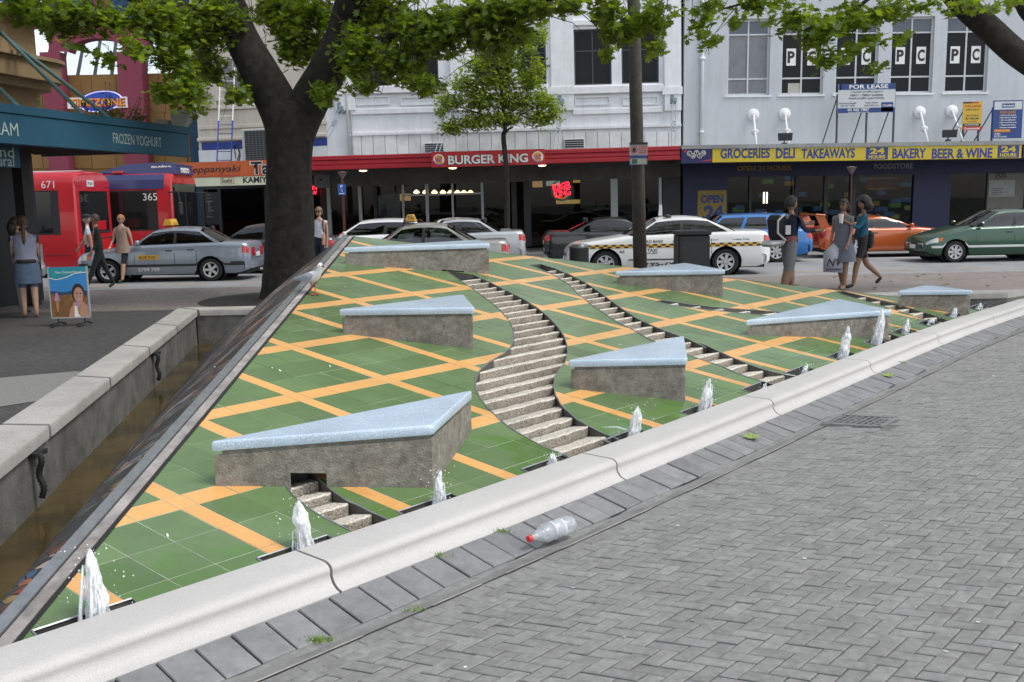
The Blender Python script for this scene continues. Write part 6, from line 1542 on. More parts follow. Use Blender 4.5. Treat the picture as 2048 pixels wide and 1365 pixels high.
    if lights:
        spatch(h - .30, h - .015, .66, .90, .006, m_head, 'headlight'); spatch(h - .42, h - .30, .70, .86, .005, m_amb, 'indicator')
        spatch(-h + .012, -h + .18, .66, .90, .006, m_tail, 'tail_light')
        for sg in (-1, 1):
            z0, z1 = ztop(h - .05) - .22, ztop(h - .05) - .08; yw = wid(h) - .12
            MB().bb(h - .01, h + .008, sg * yw - (.36 if sg > 0 else 0), sg * yw + (0 if sg > 0 else .36), z0, z1, bev=.006).build('headlight', m_head, t)
            z1 = ztop(-h + .05) - .08; MB().bb(-h - .012, -h + .01, sg * yw - (.30 if sg > 0 else 0), sg * yw + (0 if sg > 0 else .30), z1 - .22, z1, bev=.006).build('tail_light', m_tail, t)
    MB().bb(h - .02, h + .006, -.45, .45, .46, .55, bev=.004).build('grille', m_trimblk, t)
    bm_ = bumpers or pm
    for sg, nm in ((1, 'front_bumper'), (-1, 'rear_bumper')):
        mb = MB(); rows_ = []
        for j in range(13):
            v = -1 + 2 * j / 12; y = v * (W2 - .02); xx = sg * (h + .035 - .16 * abs(v) ** 4)
            rows_.append([(xx - sg * .1, y, .28), (xx, y, .31), (xx + sg * .012, y, .40), (xx, y, .49), (xx - sg * .1, y, .52)])
        mb.grid(rows_); mb.build(nm, bm_, t, 40)
    for sx, z in ((1, .42), (-1, ztop(-h + .04) - .26)):
        MB().box((sx * (h + (.052 if sx > 0 else .016)), 0, z), (.012, .36, .11)).build('number_plate', m_plate, t)
    if trimstrip: spatch(-h + .1, h - .12, .40, .46, .010, strip or m_trimblk, 'side_trim', zabs=True, n=40)
    # seams, handles, mirrors
    db = [wins[0][0], (wins[0][1] + wins[1][0]) / 2] + ([wins[1][1] - .02] if not two_door else [])
    dx_ = [xc + (xd - xc) * s for s in db]; dx_[0] = xc - .08
    if not two_door: dx_[2] = max(dx_[2], rx + .34)
    if two_door: dx_ = [xc - .1, xc + (xd - xc) * .6]
    for x in dx_: spatch(x - .006, x + .006, .02, .97, .004, m_rimd, 'door_seam', n=1)
    for x in dx_[1:]: spatch(x + .06, x + .22, .78, .82, .018, m_trimblk if pm is not m_trimblk else pm, 'door_handle', n=2)
    for sg in (-1, 1):
        p = side(.06, .08); MB().box((p.x - .02, sg * (p.y + .10), p.z + .06), (.10, .17, .12), bev=.03).build('mirror', pm, t)
    t['h'] = h; del t['h']
    return t, dict(ztop=ztop, sec=sec, side=side, h=h, W2=W2, spatch=spatch, rx=rx, fx=fx, roof=roof)
def put(t, X, Y, rz): t.location = (X, Y, RZ); t.rotation_euler = (0, 0, rz)
def sedan_top(Lc, zn, zc_, zbelt, zd, ztail, xc, xd):
    h = Lc / 2; return [(-h, ztail - .12), (-h + .06, ztail), (xd - .02, zd), (xd + .1, zd), (xc - .1, zbelt), (xc, zc_), (h - .25, zn), (h - .05, zn - .09), (h, zn - .2)]
def taxi_sign(t, x, z, col_m, lab='taxi_sign'):
    MB().box((x, 0, z + .02), (.2, .35, .03)).build('sign_foot', m_trimblk, t)
    sgn_ = MB().add([(x - .12, -.26, z + .03), (x + .12, -.26, z + .03), (x + .12, .26, z + .03), (x - .12, .26, z + .03), (x - .06, -.25, z + .19), (x + .06, -.25, z + .19), (x + .06, .25, z + .19), (x - .06, .25, z + .19)], [(0, 1, 5, 4), (1, 2, 6, 5), (2, 3, 7, 6), (3, 0, 4, 7), (4, 5, 6, 7), (0, 1, 2, 3)]).build(lab, col_m, t)
    return sgn_
m_taxiy = M('taxi_yellow', (.62, .34, .04), .45, .05)
# --- blue-grey taxi at the kerb beside the tree
pm = paint('blue_grey', (.26, .295, .35), .4)
c1, g1 = car('taxi', 'blue grey taxi sedan with yellow roof sign parked left of the big tree', 4.45, 1.70, 1.40, pm, r_w=.295, xc=.78, xr0=.22, xr1=-.95, xd=-1.52, top=sedan_top(4.45, .78, .93, .93, .98, .96, .78, -1.52), bumpers=pm, spokes=5)
Yn = gz(330, 565, RZ).y; put(c1, gY(345, 500, Yn + .85).x, Yn + .86, math.pi)
sg_ = taxi_sign(c1, .0, 1.40, m_taxiy); text('lettering', 'BLUE STAR', (.064, 0, 1.52), .05, m_black2, sg_, width=.4, rot=(math.pi / 2, 0, math.pi / 2)); text('lettering', 'TAXIS', (-.13, 0, 1.47), .07, m_black2, sg_, width=.38, rot=(math.pi / 2, 0, -math.pi / 2))
g1['spatch'](-2.1, -1.75, .40, .50, .02, m_trimblk, 'bumper_strip', zabs=True); g1['spatch'](1.9, 2.18, .40, .50, .02, m_trimblk, 'bumper_strip', zabs=True)
def door_text(t, g, st, x, z, hgt, wid_, mat, sides=(1,)):
    """lettering on the left flank (the side towards the plaza when heading left)"""
    for sg in sides:
        y = g['sec'](x, (z - .2) / (g['ztop'](x) - .2)).y + .008
        text('door_lettering', st, (x, sg * y, z), hgt, mat, t, width=wid_, rot=(math.pi / 2, 0, math.pi if sg > 0 else 0), bold=.02)
y = g1['sec'](.35, .6).y
pn = MB().bb(.1, .62, y + .005, y + .008, .58, .70).build('door_badge', m_taxiy, c1); text('lettering', 'BLUE STAR', (.36, y + .012, .64), .07, m_black2, pn, width=.42, rot=(math.pi / 2, 0, math.pi)); door_text(c1, g1, '3799 799', .35, .33, .10, .55, m_plate)
# --- pale gold taxi seen over the peak of the fountain
pm = paint('champagne', (.36, .36, .33), .35)
c2, g2 = car('taxi', 'pale champagne taxi sedan half hidden behind the peak of the fountain', 4.6, 1.72, 1.42, pm, xc=.78, xr0=.18, xr1=-.85, xd=-1.45, top=sedan_top(4.6, .76, .92, .92, .96, .97, .78, -1.45))
put(c2, gY(822, 470, 23.0).x, 23.6, math.pi); sg_ = taxi_sign(c2, .05, 1.42, m_taxiy); text('lettering', 'TAXI', (.0, .262, 1.53), .08, m_black2, sg_, width=.2, rot=(math.pi / 2, 0, math.pi)); MB().lathe([(.06, 0), (.05, .04), (0, .16)], 10, (.15, .45, 1.39)).build('aerial', m_trimblk, c2, True)
# --- white taxi with chequered stripe
pm = paint('white', (.70, .70, .68), 0)
c3, g3 = car('taxi', 'white taxi sedan with orange and black chequered stripe behind the fountain', 4.92, 1.86, 1.45, pm, r_w=.325, xc=.92, xr0=.28, xr1=-.95, xd=-1.62, top=sedan_top(4.92, .80, .98, .98, 1.04, 1.03, .92, -1.62), trimstrip=False, flare=True)
Yn = gz(1455, 551, RZ).y; put(c3, (gY(1552, 500, Yn).x + gY(1130, 500, Yn).x) / 2 - .02, Yn + .93, math.pi)
for k in range(44):
    x0 = -2.2 + k * .1
    if x0 > 2.05: break
    g3['spatch'](x0, x0 + .1, .70, .745, .008, m_taxiy if k % 2 else m_black2, 'chequer', zabs=True, n=2, sides=(1,)); g3['spatch'](x0, x0 + .1, .745, .79, .008, m_black2 if k % 2 else m_taxiy, 'chequer', zabs=True, n=2, sides=(1,))
g3['spatch'](-1.0, 1.0, .40, .43, .01, m_trimblk, 'rub_strip', zabs=True, n=10)
door_text(c3, g3, 'GOLD BAND', .42, .85, .07, .52, m_black2); door_text(c3, g3, 'TAXI', .42, .64, .07, .24, m_black2); door_text(c3, g3, 'LIC 4053', .42, .57, .04, .24, m_black2); door_text(c3, g3, '3795-795', .25, .31, .12, .95, m_black2); door_text(c3, g3, 'Touring the Garden City', -1.45, .86, .05, .95, m_black2); door_text(c3, g3, '65', 1.15, .62, .06, .12, m_black2); door_text(c3, g3, '7', -.72, .66, .05, .06, m_redt)
y = g3['side'](.86, .12).y + .012; s_ = MB(); 
mb = MB(); mb.add([(-1.42, y + .02, .99), (-1.50, y + .015, 1.04), (-1.58, y + .02, .99), (-1.50, y + .022, .955)], [(0, 1, 2, 3)]); mb.build('emblem', MATS['sign_deep_orange'], c3)
MB().lathe([(.10, 0), (.10, .03), (.05, .06), (0, .07)], 14, (.0, .55, 1.42)).build('aerial_base', m_trimblk, c3, True); MB().add([(.04, .0, 1.45), (.14, .0, 1.45), (.11, .0, 1.72), (.05, .0, 1.72), (.04, .04, 1.45), (.14, .04, 1.45), (.11, .04, 1.72), (.05, .04, 1.72)], [(0, 1, 2, 3), (4, 5, 6, 7), (0, 4, 7, 3), (1, 5, 6, 2), (3, 2, 6, 7)]).build('roof_fin', m_plate, c3)
# --- silver sedan with bright red tail lamps
pm = paint('silver', (.47, .48, .49), .4)
c4, g4 = car('sedan', 'silver sedan with tall red tail lamps behind the champagne taxi', 4.4, 1.72, 1.42, pm, xc=.75, xr0=.18, xr1=-.9, xd=-1.45, top=sedan_top(4.4, .76, .93, .93, .99, 1.0, .75, -1.45), trimstrip=False)
put(c4, gY(1050, 470, 28.8).x - 2.2, 29.3, math.pi)
# --- white hatch in front of it
pm2 = paint('bright_white', (.72, .72, .72))
c5, g5 = car('sedan', 'white car with sloping bonnet beside the big tree, ahead of the silver sedan', 4.6, 1.75, 1.45, pm2, xc=.95, xr0=.30, xr1=-1.35, xd=-1.95, top=sedan_top(4.6, .78, .95, .95, 1.0, 1.0, .95, -1.95), trimstrip=False)
put(c5, gY(742, 470, 28.8).x, 29.3, math.pi)
c5b, g5b = car('sedan', 'far white car roof showing between two nearer cars under the red canopy', 4.4, 1.72, 1.40, pm2, xc=.75, xr0=.18, xr1=-.9, xd=-1.45, top=sedan_top(4.4, .76, .93, .93, .97, .97, .75, -1.45), trimstrip=False)
put(c5b, gY(890, 460, 31).x, 31.05 - .1, math.pi)
# --- black sedan heading right
pm3 = paint('black', (.016, .018, .018), .2, .25)
c6, g6 = car('sedan', 'black coupe heading the other way in front of the burger restaurant', 4.6, 1.76, 1.36, pm3, xc=.75, xr0=.15, xr1=-.85, xd=-1.55, top=sedan_top(4.6, .76, .90, .90, .94, .95, .75, -1.55), two_door=True)
put(c6, gY(1088, 480, 28.6).x + 2.32, 29.4, 0)
pm3b = paint('dark_grey', (.05, .05, .055), .3)
c7, g7 = car('sedan', 'dark grey sedan with silver window trim half hidden by the big tree', 4.6, 1.74, 1.40, pm3b, xc=.85, xr0=.25, xr1=-.95, xd=-1.55, top=sedan_top(4.6, .76, .92, .92, .97, .97, .85, -1.55))
put(c7, gY(505, 470, 27.4).x, 28.2, math.pi)
# --- blue wagon
pm4 = paint('bright_blue', (.012, .145, .44), .1)
c8, g8 = car('station_wagon', 'bright blue old station wagon with chrome rear bumper behind the white taxi', 4.7, 1.76, 1.40, pm4, r_w=.31, xc=.72, xr0=.22, xr1=-1.75, xd=-2.12, top=[(-2.35, .75), (-2.28, .88), (-2.1, .93), (.6, .93), (.72, .93), (2.0, .82), (2.25, .75), (2.35, .6)], wagon=True, bumpers=m_chrome, trimstrip=False, dark_b=False)
put(c8, gY(1622, 480, 28.0).x - 2.34, 28.6, math.pi)
# --- orange sports coupe
pm5 = paint('burnt_orange', (.50, .105, .022), .15, .25)
c9, g9 = car('sports_coupe', 'burnt orange sports coupe with a tall rear wing', 4.52, 1.81, 1.24, pm5, r_w=.325, xc=.62, xr0=-.08, xr1=-.85, xd=-1.75, top=[(-2.26, .62), (-2.2, .88), (-1.75, .93), (-.6, .86), (.5, .86), (.62, .87), (1.3, .80), (2.0, .64), (2.2, .55), (2.26, .45)], two_door=True, spokes=5, flare=True, trimstrip=False)
Yn = gz(1750, 516, RZ).y; put(c9, gY(1643, 480, Yn).x + 2.26, Yn + .95, 0)
for sg in (-1, 1): MB().add([(-2.2, sg * .72, .88), (-1.95, sg * .72, .90), (-2.15, sg * .76, 1.27), (-2.42, sg * .76, 1.30), (-2.2, sg * .76, .88), (-1.95, sg * .76, .90), (-2.15, sg * .80, 1.27), (-2.42, sg * .80, 1.30)], [(0, 1, 2, 3), (4, 5, 6, 7), (0, 3, 7, 4), (1, 2, 6, 5), (2, 3, 7, 6)]).build('wing_post', pm5, c9)
MB().box((-2.26, 0, 1.29), (.30, 1.66, .045), ry=.1, bev=.015).build('rear_wing', pm5, c9); MB().lathe([(0, .002), (.10, 0), (.12, -.02)], 18, (-2.16, -.80, .72), axis='Y').build('round_tail_light', m_tail, c9, True)
for (x0, x1) in ((-.95, -.78),): g9['spatch'](x0, x1, .42, .62, .006, m_rimd, 'side_intake', n=2)
# --- green sedan
pm6 = paint('dark_green', (.018, .068, .040), .3)
c10, g10 = car('sedan', 'dark green compact sedan with silver trim line coming from the right', 4.15, 1.69, 1.42, pm6, r_w=.29, xc=.85, xr0=.12, xr1=-.95, xd=-1.45, top=sedan_top(4.15, .72, .95, .93, .97, .97, .85, -1.45), strip=m_plate, spokes=7)
Yn = gz(1908, 526, RZ).y; put(c10, gY(1855, 480, Yn).x + 2.08, Yn + .85, math.pi)
# --- car at the far left edge
c11, g11 = car('sedan', 'pale silver green car nose beside the teal canopy post', 4.5, 1.74, 1.42, paint('silver_green', (.30, .34, .31), .4), xc=.8, xr0=.2, xr1=-.9, xd=-1.5, top=sedan_top(4.5, .76, .93, .93, .97, .97, .8, -1.5))
put(c11, gY(24, 520, 22.3).x - 2.25, 23.2, 0)
# ---------------------------------------------------------------- buses
m_bred = M('bus_red', (.44, .010, .017), .35, .05, 2, coat=.5); m_bnavy = M('bus_navy', (.03, .035, .12), .35, .08, 2, coat=.5); m_bglass = M('bus_glass', (.010, .011, .012), .05, 0, spec=.6); m_bwhite = M('bus_roof_white', (.70, .70, .70), .5, .08, 2)
def bus(label, Lb, roofm, end):
    t = thing('city_bus', label, 'bus', group='city buses'); Wb, Hb, z0 = 2.5, 2.95, .30
    def ring(x, sc=1.0, dz=0):
        w = Wb / 2 * sc; p = [(w - .02, z0), (w, z0 + .2), (w, 1.3), (w - .01, 2.45), (w - .06, 2.72), (w - .18, 2.88 + dz), (w - .5, Hb + dz), (0, Hb + .02 + dz)]
        return [(x, y, z) for y, z in p] + [(x, -y, z) for y, z in p[-2::-1]]
    xs = [(-Lb / 2 - .10, .93, -.06), (-Lb / 2 - .06, .975, -.02), (-Lb / 2 + .08, 1, 0), (Lb / 2 - .08, 1, 0), (Lb / 2 + .06, .975, -.02), (Lb / 2 + .10, .93, -.06)]
    rows = [ring(*q) for q in xs]; mb = MB().grid(rows); mb.add(rows[0], [tuple(range(15))]); mb.add(rows[-1], [tuple(range(15))]); mb.build('body', m_bred, t, 40)
    MB().add([(x, y, z + .006) for x in (-Lb / 2 + .1, Lb / 2 - .1) for (y, z) in ((.82, 2.93), (0, 2.985), (-.82, 2.93))], [(0, 1, 4, 3), (1, 2, 5, 4)]).build('roof_skin', m_bwhite, t)
    for sg in (-1, 1):
        if roofm is not m_bred:
            MB().add([(x, sg * y, z) for x in (-Lb / 2 + .1, Lb / 2 - .12) for (y, z) in ((1.253, 2.46), (1.2, 2.735), (1.078, 2.90))], [(0, 1, 4, 3), (1, 2, 5, 4)]).build('roof_band', roofm, t)
        MB().bb(-Lb / 2 + .35, Lb / 2 - .35, sg * 1.25 - .003, sg * 1.25 + .002, 1.2, 2.42).build('window_band', m_rimd, t)
        n = 7; w_ = (Lb - 1.2) / n
        for k in range(n):
            x = -Lb / 2 + .55 + k * w_; MB().bb(x + .015, x + w_ - .015, sg * 1.251 - .004, sg * 1.251 + .005, 1.25, 2.38).build('side_window', m_bglass, t)
        MB().bb(-Lb / 2 + .2, Lb / 2 - .2, sg * 1.25 - .006, sg * 1.25 + .004, .62, .635).build('panel_seam', m_rimd, t)
    for x in (-Lb / 2 + 2.4, Lb / 2 - 2.2):
        for sg in (-1, 1):
            wl = bpy.data.objects.new('wheel', None); COL.objects.link(wl); wl.parent = t; wl.location = (x, sg * 1.12, .48)
            MB().lathe([(.28, -.13), (.44, -.13), (.48, -.08), (.48, .08), (.44, .13), (.28, .13)], 24, axis='Y').build('tyre', m_tyre, wl, 40); MB().lathe([(.29, .12 * sg), (.2, .06 * sg), (.1, .12 * sg), (0, .13 * sg)], 20, axis='Y').build('rim', m_rimd if sg else m_rimm, wl, 30)
            MB().lathe([(.56, .0), (.56, .02)], 24, (x, sg * 1.245, .48), axis='Y').build('wheel_arch', m_rimd, t)
    MB().bb(-Lb / 2 + .1, Lb / 2 - .1, -1.1, 1.1, .22, .34).build('underframe', m_rimd, t)
    return t
b1 = bus('red city bus number 671 seen from its back corner, driving away', 11, m_bred, 'rear')
Yb = 27.2; xr = gY(146, 450, Yb).x                                         # near rear corner
b1.location = (xr - 5.5, Yb + 1.25, RZ); b1.rotation_euler = (0, 0, math.pi)     # heading left: its back is on the right
def rp(t, x, y0, y1, z0, z1, mat, nm, dx=.008): return MB().bb(x - dx, x + dx, y0, y1, z0, z1, bev=.004).build(nm, mat, t)
xe_ = -5.605
rw = rp(b1, xe_, -.95, .95, 1.25, 2.4, m_bglass, 'rear_window'); rp(b1, xe_ - .012, -.98, .98, 1.20, 1.25, m_rimd, 'window_seal'); rp(b1, xe_, -1.05, 1.05, .42, 1.02, M('bus_red_panel', (.45, .012, .018), .4, .05), 'engine_cover', .014); rp(b1, xe_ - .01, -1.08, 1.08, 1.03, 1.06, m_rimd, 'panel_gap')
for sg in (-1, 1): rp(b1, xe_, sg * .98 - .17, sg * .98 + .17, 2.52, 2.68, m_tail, 'high_tail_light'); rp(b1, xe_ - .004, sg * 1.02 - .08, sg * 1.02 + .08, .62, .98, m_tail, 'tail_light')
pl_ = rp(b1, xe_ - .003, -.05, .40, 2.52, 2.70, m_plate, 'route_plate'); rp(b1, xe_, -.7, .25, 1.28, 1.55, m_bred, 'rear_notice_panel', .016)
text('fleet_number', '671', (-4.9, 1.262, 2.58), .2, m_wlet, b1, rot=(math.pi / 2, 0, math.pi)); text('route_number', 'MAN', (xe_ - .014, .2, 2.61), .1, m_black2, pl_, rot=(math.pi / 2, 0, -math.pi / 2))
MB().bb(-4.6, -2.4, 1.252, 1.258, .32, .95).build('grey_skirt_panel', M('grey_panel', (.24, .25, .24), .5, .1), b1)
b2 = bus('red and navy city bus number 365 marked metro, facing right', 11, m_bnavy, 'front')
Yb = 30.0; xf = gY(340, 450, Yb).x
b2.location = (xf - 5.5, Yb + 1.25 - .7, RZ); b2.rotation_euler = (0, 0, 0)
b2.location.y = 30.0 + 1.26
xe_ = 5.605
rp(b2, xe_, -1.12, 1.12, 1.05, 2.62, m_bglass, 'windscreen', .012); rp(b2, xe_ + .008, -.95, .95, 2.36, 2.58, M('dest_board', (.05, .07, .05), .3, .2), 'destination_board'); rp(b2, xe_ + .006, -1.1, 1.1, .45, 1.0, m_bglass, 'lower_panel'); rp(b2, xe_ + .01, -.02, .02, 1.05, 2.36, m_rimd, 'screen_divider')
for sg in (-1, 1): rp(b2, xe_ + .01, sg * .9 - .16, sg * .9 + .16, .55, .78, m_head, 'headlight', .014); MB().tube([(5.5, sg * 1.2, 2.35), (5.85, sg * 1.35, 2.35), (5.9, sg * 1.38, 2.0)], .025, 6).build('mirror_arm', m_rimd, b2); MB().box((5.9, sg * 1.38, 1.85), (.1, .22, .4), bev=.03).build('mirror', m_rimd, b2)
text('fleet_number', '365', (4.95, -1.262, 2.22), .22, m_wlet, b2); text('fleet_number', '365', (xe_ + .022, -.85, .9), .14, m_wlet, b2, rot=(math.pi / 2, 0, math.pi / 2))
mb = MB(); mb.add([(x, y * sc, z) for (x, z, sc) in ((3.2, 2.97, 1), (4.1, 3.22, .9), (5.3, 3.28, .9), (5.62, 3.2, .9), (5.66, 2.9, 1)) for y in (-.85, .85)], [(0, 2, 3, 1), (2, 4, 5, 3), (4, 6, 7, 5), (6, 8, 9, 7), (0, 2, 4, 6, 8), (1, 3, 5, 7, 9)]); pod = mb.build('roof_pod', m_bnavy, b2)
text('lettering', 'metro', (5.655, 0, 3.05), .2, m_wlet, pod, rot=(math.pi / 2 - .12, 0, math.pi / 2), bold=.02); text('lettering', 'metro', (5.2, -.80, 3.10), .2, m_wlet, pod, width=.62, bold=.03)
MB().box((3.9, -.9, 2.98), (.3, .2, .08), bev=.02).build('roof_hatch', m_bred, b2)
# ================================================================ people
DG = bpy.context.evaluated_depsgraph_get
m_skin = M('skin_tone', (.42, .25, .18), .55, .06, 12); m_skin2 = M('skin_tan', (.27, .15, .095), .55, .06, 12)
def cloth(name, col): return M('cloth_' + name, col, .85, .12, 14, bump=.2, bscale=60)
def rotx(v, a):                                                        # swing in the walking plane (x forward, z up)
    return Vector((v.x * math.cos(a) - v.z * math.sin(a), v.y, v.x * math.sin(a) + v.z * math.cos(a)))
def person(label, X, Y, Z, rz, hgt, skin, top, bot, shoe, legs=((.0, 0), (.0, 0)), arms=((.1, .2), (-.1, .2)), sleeve=.55, leglen=1.0, lean=0., hair=(.05, .03, .02), hairlen=0, hairsz=1., ponytail=False, extra=None, head_turn=0, fat=1.0, abd=(.08, .08), bun=False, baggy=1.):
    k = hgt / 1.75
    t = thing('person', label, 'person', (X, Y, Z), rz)
    V = []; E = []; Rd = []; B = []
    def add(p, r, par=None, mat=None, name=''):
        V.append(Vector(p) * k); Rd.append(r * k)
        if par is not None: E.append((par, len(V) - 1)); B.append((par, len(V) - 1, name))
        return len(V) - 1
    UP = lambda h_: Vector((math.sin(lean) * (h_ - .95), 0, .95 + math.cos(lean) * (h_ - .95)))
    pel = add((0, 0, .95), .135 * fat); sp = add(UP(1.13), .118 * fat, pel, name='torso'); ch = add(UP(1.33), .135 * fat, sp, name='torso'); nk = add(UP(1.47), .056, ch, name='neck'); hb = add(UP(1.56), .05, nk, name='head')
    ends = {}
    for sg, (ha, kb) in zip((1, -1), legs):
        hip = add((0, sg * .09, .90), .098 * fat * (1 + (baggy - 1) * .35), pel, name='hip'); th = Vector((0, 0, -.43)); kn = V[hip] / k + rotx(th, ha); kn_i = add(kn, .062 * baggy, hip, name='thigh')
        an = kn + rotx(Vector((0, 0, -.41)), ha - kb); mid = kn.lerp(an, .35); mi = add(mid, .058 * baggy, kn_i, name='shin'); an_i = add(an, .038, mi, name='shin'); ft = an + rotx(Vector((.15, 0, -.05)), (ha - kb) * .6); add(ft, .036, an_i, name='foot')
    for sg, (sa, eb_), ab in zip((1, -1), arms, abd):
        c = UP(1.41); sh = add((c.x, sg * .17, c.z), .062, ch, name='torso'); ua = rotx(Vector((0, sg * math.sin(ab) * .29, -.29)), sa); el = V[sh] / k + ua; ei = add(el, .042, sh, name='uparm' + str(sg))
        fa = rotx(Vector((0, sg * math.sin(ab) * .05, -.25)), sa + eb_); wr_ = el + fa; wi = add(wr_, .029, ei, name='foarm' + str(sg)); d = fa.normalized(); hn = wr_ + d * .08; add(hn, .034, wi, name='hand'); ends[sg] = (hn * k, d)
    me = bpy.data.meshes.new('body'); me.from_pydata(V, E, []); o = bpy.data.objects.new('body', me); COL.objects.link(o)
    sk = o.modifiers.new('s', 'SKIN'); sk.branch_smoothing = .4; sk.use_smooth_shade = True
    for i, r in enumerate(Rd): me.skin_vertices[0].data[i].radius = (r, r)
    me.skin_vertices[0].data[0].use_root = True
    o.modifiers.new('u', 'SUBSURF').levels = 1
    DG().update(); m2 = bpy.data.meshes.new_from_object(o.evaluated_get(DG())); bpy.data.objects.remove(o); bpy.data.meshes.remove(me)
    mats = [skin, top, bot, shoe]; segs = [(V[a], V[b], n) for a, b, n in B]
    vs = [v.co.copy() for v in m2.vertices]; fs = [tuple(p.vertices) for p in m2.polygons]; mi = []
    # trunk is wider than deep
    for i, v in enumerate(vs):
        if .93 * k < v.z < 1.5 * k and abs(v.y) < .2 * k: vs[i] = Vector((v.x, v.y * 1.12, v.z))
    for f in fs:
        c = sum((vs[i] for i in f), Vector()) / len(f); best = (9, None, 0)
        for a, b, n in segs:
            ab = b - a; u = max(0, min(1, (c - a).dot(ab) / ab.length_squared)); d = (c - a - ab * u).length
            if d < best[0]: best = (d, n, u)
        n, u = best[1], best[2]
        q = 0
        if n == 'torso': q = 1 if c.z > .98 * k else 2
        elif n in ('hip',): q = 2
        elif n == 'thigh': q = 2 if u < leglen * 2 else 0
        elif n == 'shin': q = 2 if leglen >= .98 or (leglen > .5 and (.83 * k - c.z) / (.41 * k) < (leglen - .5) * 2 and c.z > .3 * k) else 0
        elif n == 'foot': q = 3
        elif n.startswith('uparm'): q = 1 if u < sleeve * 2 else 0
        elif n.startswith('foarm'): q = 1 if sleeve > .5 and u < (sleeve - .5) * 2 else 0
        mi.append(q)
    mb = MB(); mb.v = [tuple(v) for v in vs]; mb.f = fs; mb.mi = mi; mb.m = 0
    # head with brow, nose, chin; fingers
    hc = UP(1.645) * k; R = Matrix.Rotation(head_turn, 3, 'Z')
    rows = []
    for i in range(13):
        a = math.pi * i / 12; row = []
        for j in range(16):
            b = 2 * math.pi * j / 16; z = -math.cos(a); rr = math.sin(a); x, y = math.cos(b) * rr, math.sin(b) * rr
            px, py, pz_ = x * .098, y * .076, z * .118
            if z < -.2: py *= 1 - .25 * (-z - .2); px *= 1 - .12 * (-z - .2)
            if x > .8 and -.35 < z < .1: px += .020 * max(0, 1 - abs(y) / .28) * max(0, 1 - abs(z + .12) / .25)
            row.append(tuple(hc + R @ Vector((px, py, pz_)) * k))
        rows.append(row)
    mb.grid(rows, True)
    for sg in (1, -1): mb.lathe([(0, -.012 * k), (.024 * k, 0), (0, .012 * k)], 8, hc + R @ Vector((0, sg * .076, -.005)) * k, axis='Y')
    for sg, (hn, d) in ends.items():
        side = Vector((0, 1, 0)) if abs(d.y) < .9 else Vector((1, 0, 0)); w_ = side.cross(d).normalized()
        for q in range(4): b0 = hn + w_ * (q - 1.5) * .018 * k; mb.tube([b0 - d * .02 * k, b0 + d * (.045 - .004 * abs(q - 1.4)) * k, b0 + d * .07 * k - side * sg * .018 * k], [.009 * k, .0085 * k, .007 * k], 5)
        mb.tube([hn - d * .03 * k, hn + w_ * .035 * k + d * .01 * k, hn + w_ * .04 * k + d * .04 * k], [.011 * k, .009 * k, .008 * k], 5)
    mb.build('body', mats, t, True)
    mh = M('hair_%d_%d_%d' % tuple(int(c * 255) for c in hair), hair, .6, .3, 40, bump=.4, bscale=90)
    # hair
    hm = MB(); rows = []
    for i in range(9):
        a = math.pi * (.0 + .62 * i / 8); row = []
        for j in range(16):
            b = 2 * math.pi * j / 16; z = math.cos(a); rr = math.sin(a); x, y = math.cos(b) * rr, math.sin(b) * rr
            fr = max(0, x); zz = z * .128 if x < .3 else max(z, .32) * .128
            row.append(tuple(hc + R @ Vector((x * .108 * hairsz - .008, y * .088 * hairsz, zz * hairsz + .003)) * k))
        rows.append(row)
    hm.grid(rows, True); hm.add(rows[-1], [tuple(range(16))])
    if hairlen: hm.tube([hc + R @ Vector((-.06, 0, .02)) * k, hc + R @ Vector((-.085, 0, -.08)) * k, hc + R @ Vector((-.08, 0, -.08 - hairlen)) * k], [.075 * hairsz * k, .085 * hairsz * k, .05 * k], 10)
    if ponytail: hm.tube([hc + R @ Vector((-.09, 0, .03)) * k, hc + R @ Vector((-.14, 0, -.05)) * k, hc + R @ Vector((-.13, .01, -.30)) * k, hc + R @ Vector((-.12, .01, -.42)) * k], [.025 * k, .035 * k, .03 * k, .008 * k], 8)
    hm.build('hair', mh, t, True)
    em = MB()
    for sg in (1, -1): em.lathe([(0, -.004), (.011 * k, 0), (0, .004)], 8, hc + R @ Vector((.094, sg * .032, .008)) * k, axis='X')
    em.add([tuple(hc + R @ Vector((.0935, y, -.062 + z)) * k) for y, z in ((-.022, 0), (0, .004), (.022, 0), (0, -.006))], [(0, 1, 2, 3)])
    em.build('face_features', M('face_dark', (.08, .035, .03), .6, .1), t)
    return t, dict(k=k, hc=hc, R=R, UP=UP, ends=ends)
def dress(t, prof, mat, nm, sx=1.0, sy=1.0, off=(0, 0, 0), wav=.04):
    rows = []
    for (r, z) in prof: rows.append([(off[0] + r * sx * math.cos(a * .2618) * (1 + wav * math.sin(a * 1.9) * (1 if z < prof[0][1] - .1 else 0)), off[1] + r * sy * math.sin(a * .2618), z) for a in range(24)])
    return MB().grid(rows, True).build(nm, mat, t, True)
m_shoe = M('dark_shoe', (.02, .02, .022), .6, .1); m_navy = cloth('navy', (.012, .016, .035)); m_wht = cloth('white', (.55, .57, .62)); m_blk = cloth('black', (.012, .012, .013)); m_greyc = cloth('grey', (.16, .16, .155)); m_tanc = cloth('tan', (.27, .19, .15)); m_den = cloth('denim', (.075, .11, .17)); m_blue = cloth('teal_blue', (.014, .10, .17)); m_pale = cloth('pale', (.33, .34, .34)); m_lav = cloth('lavender', (.22, .23, .30))
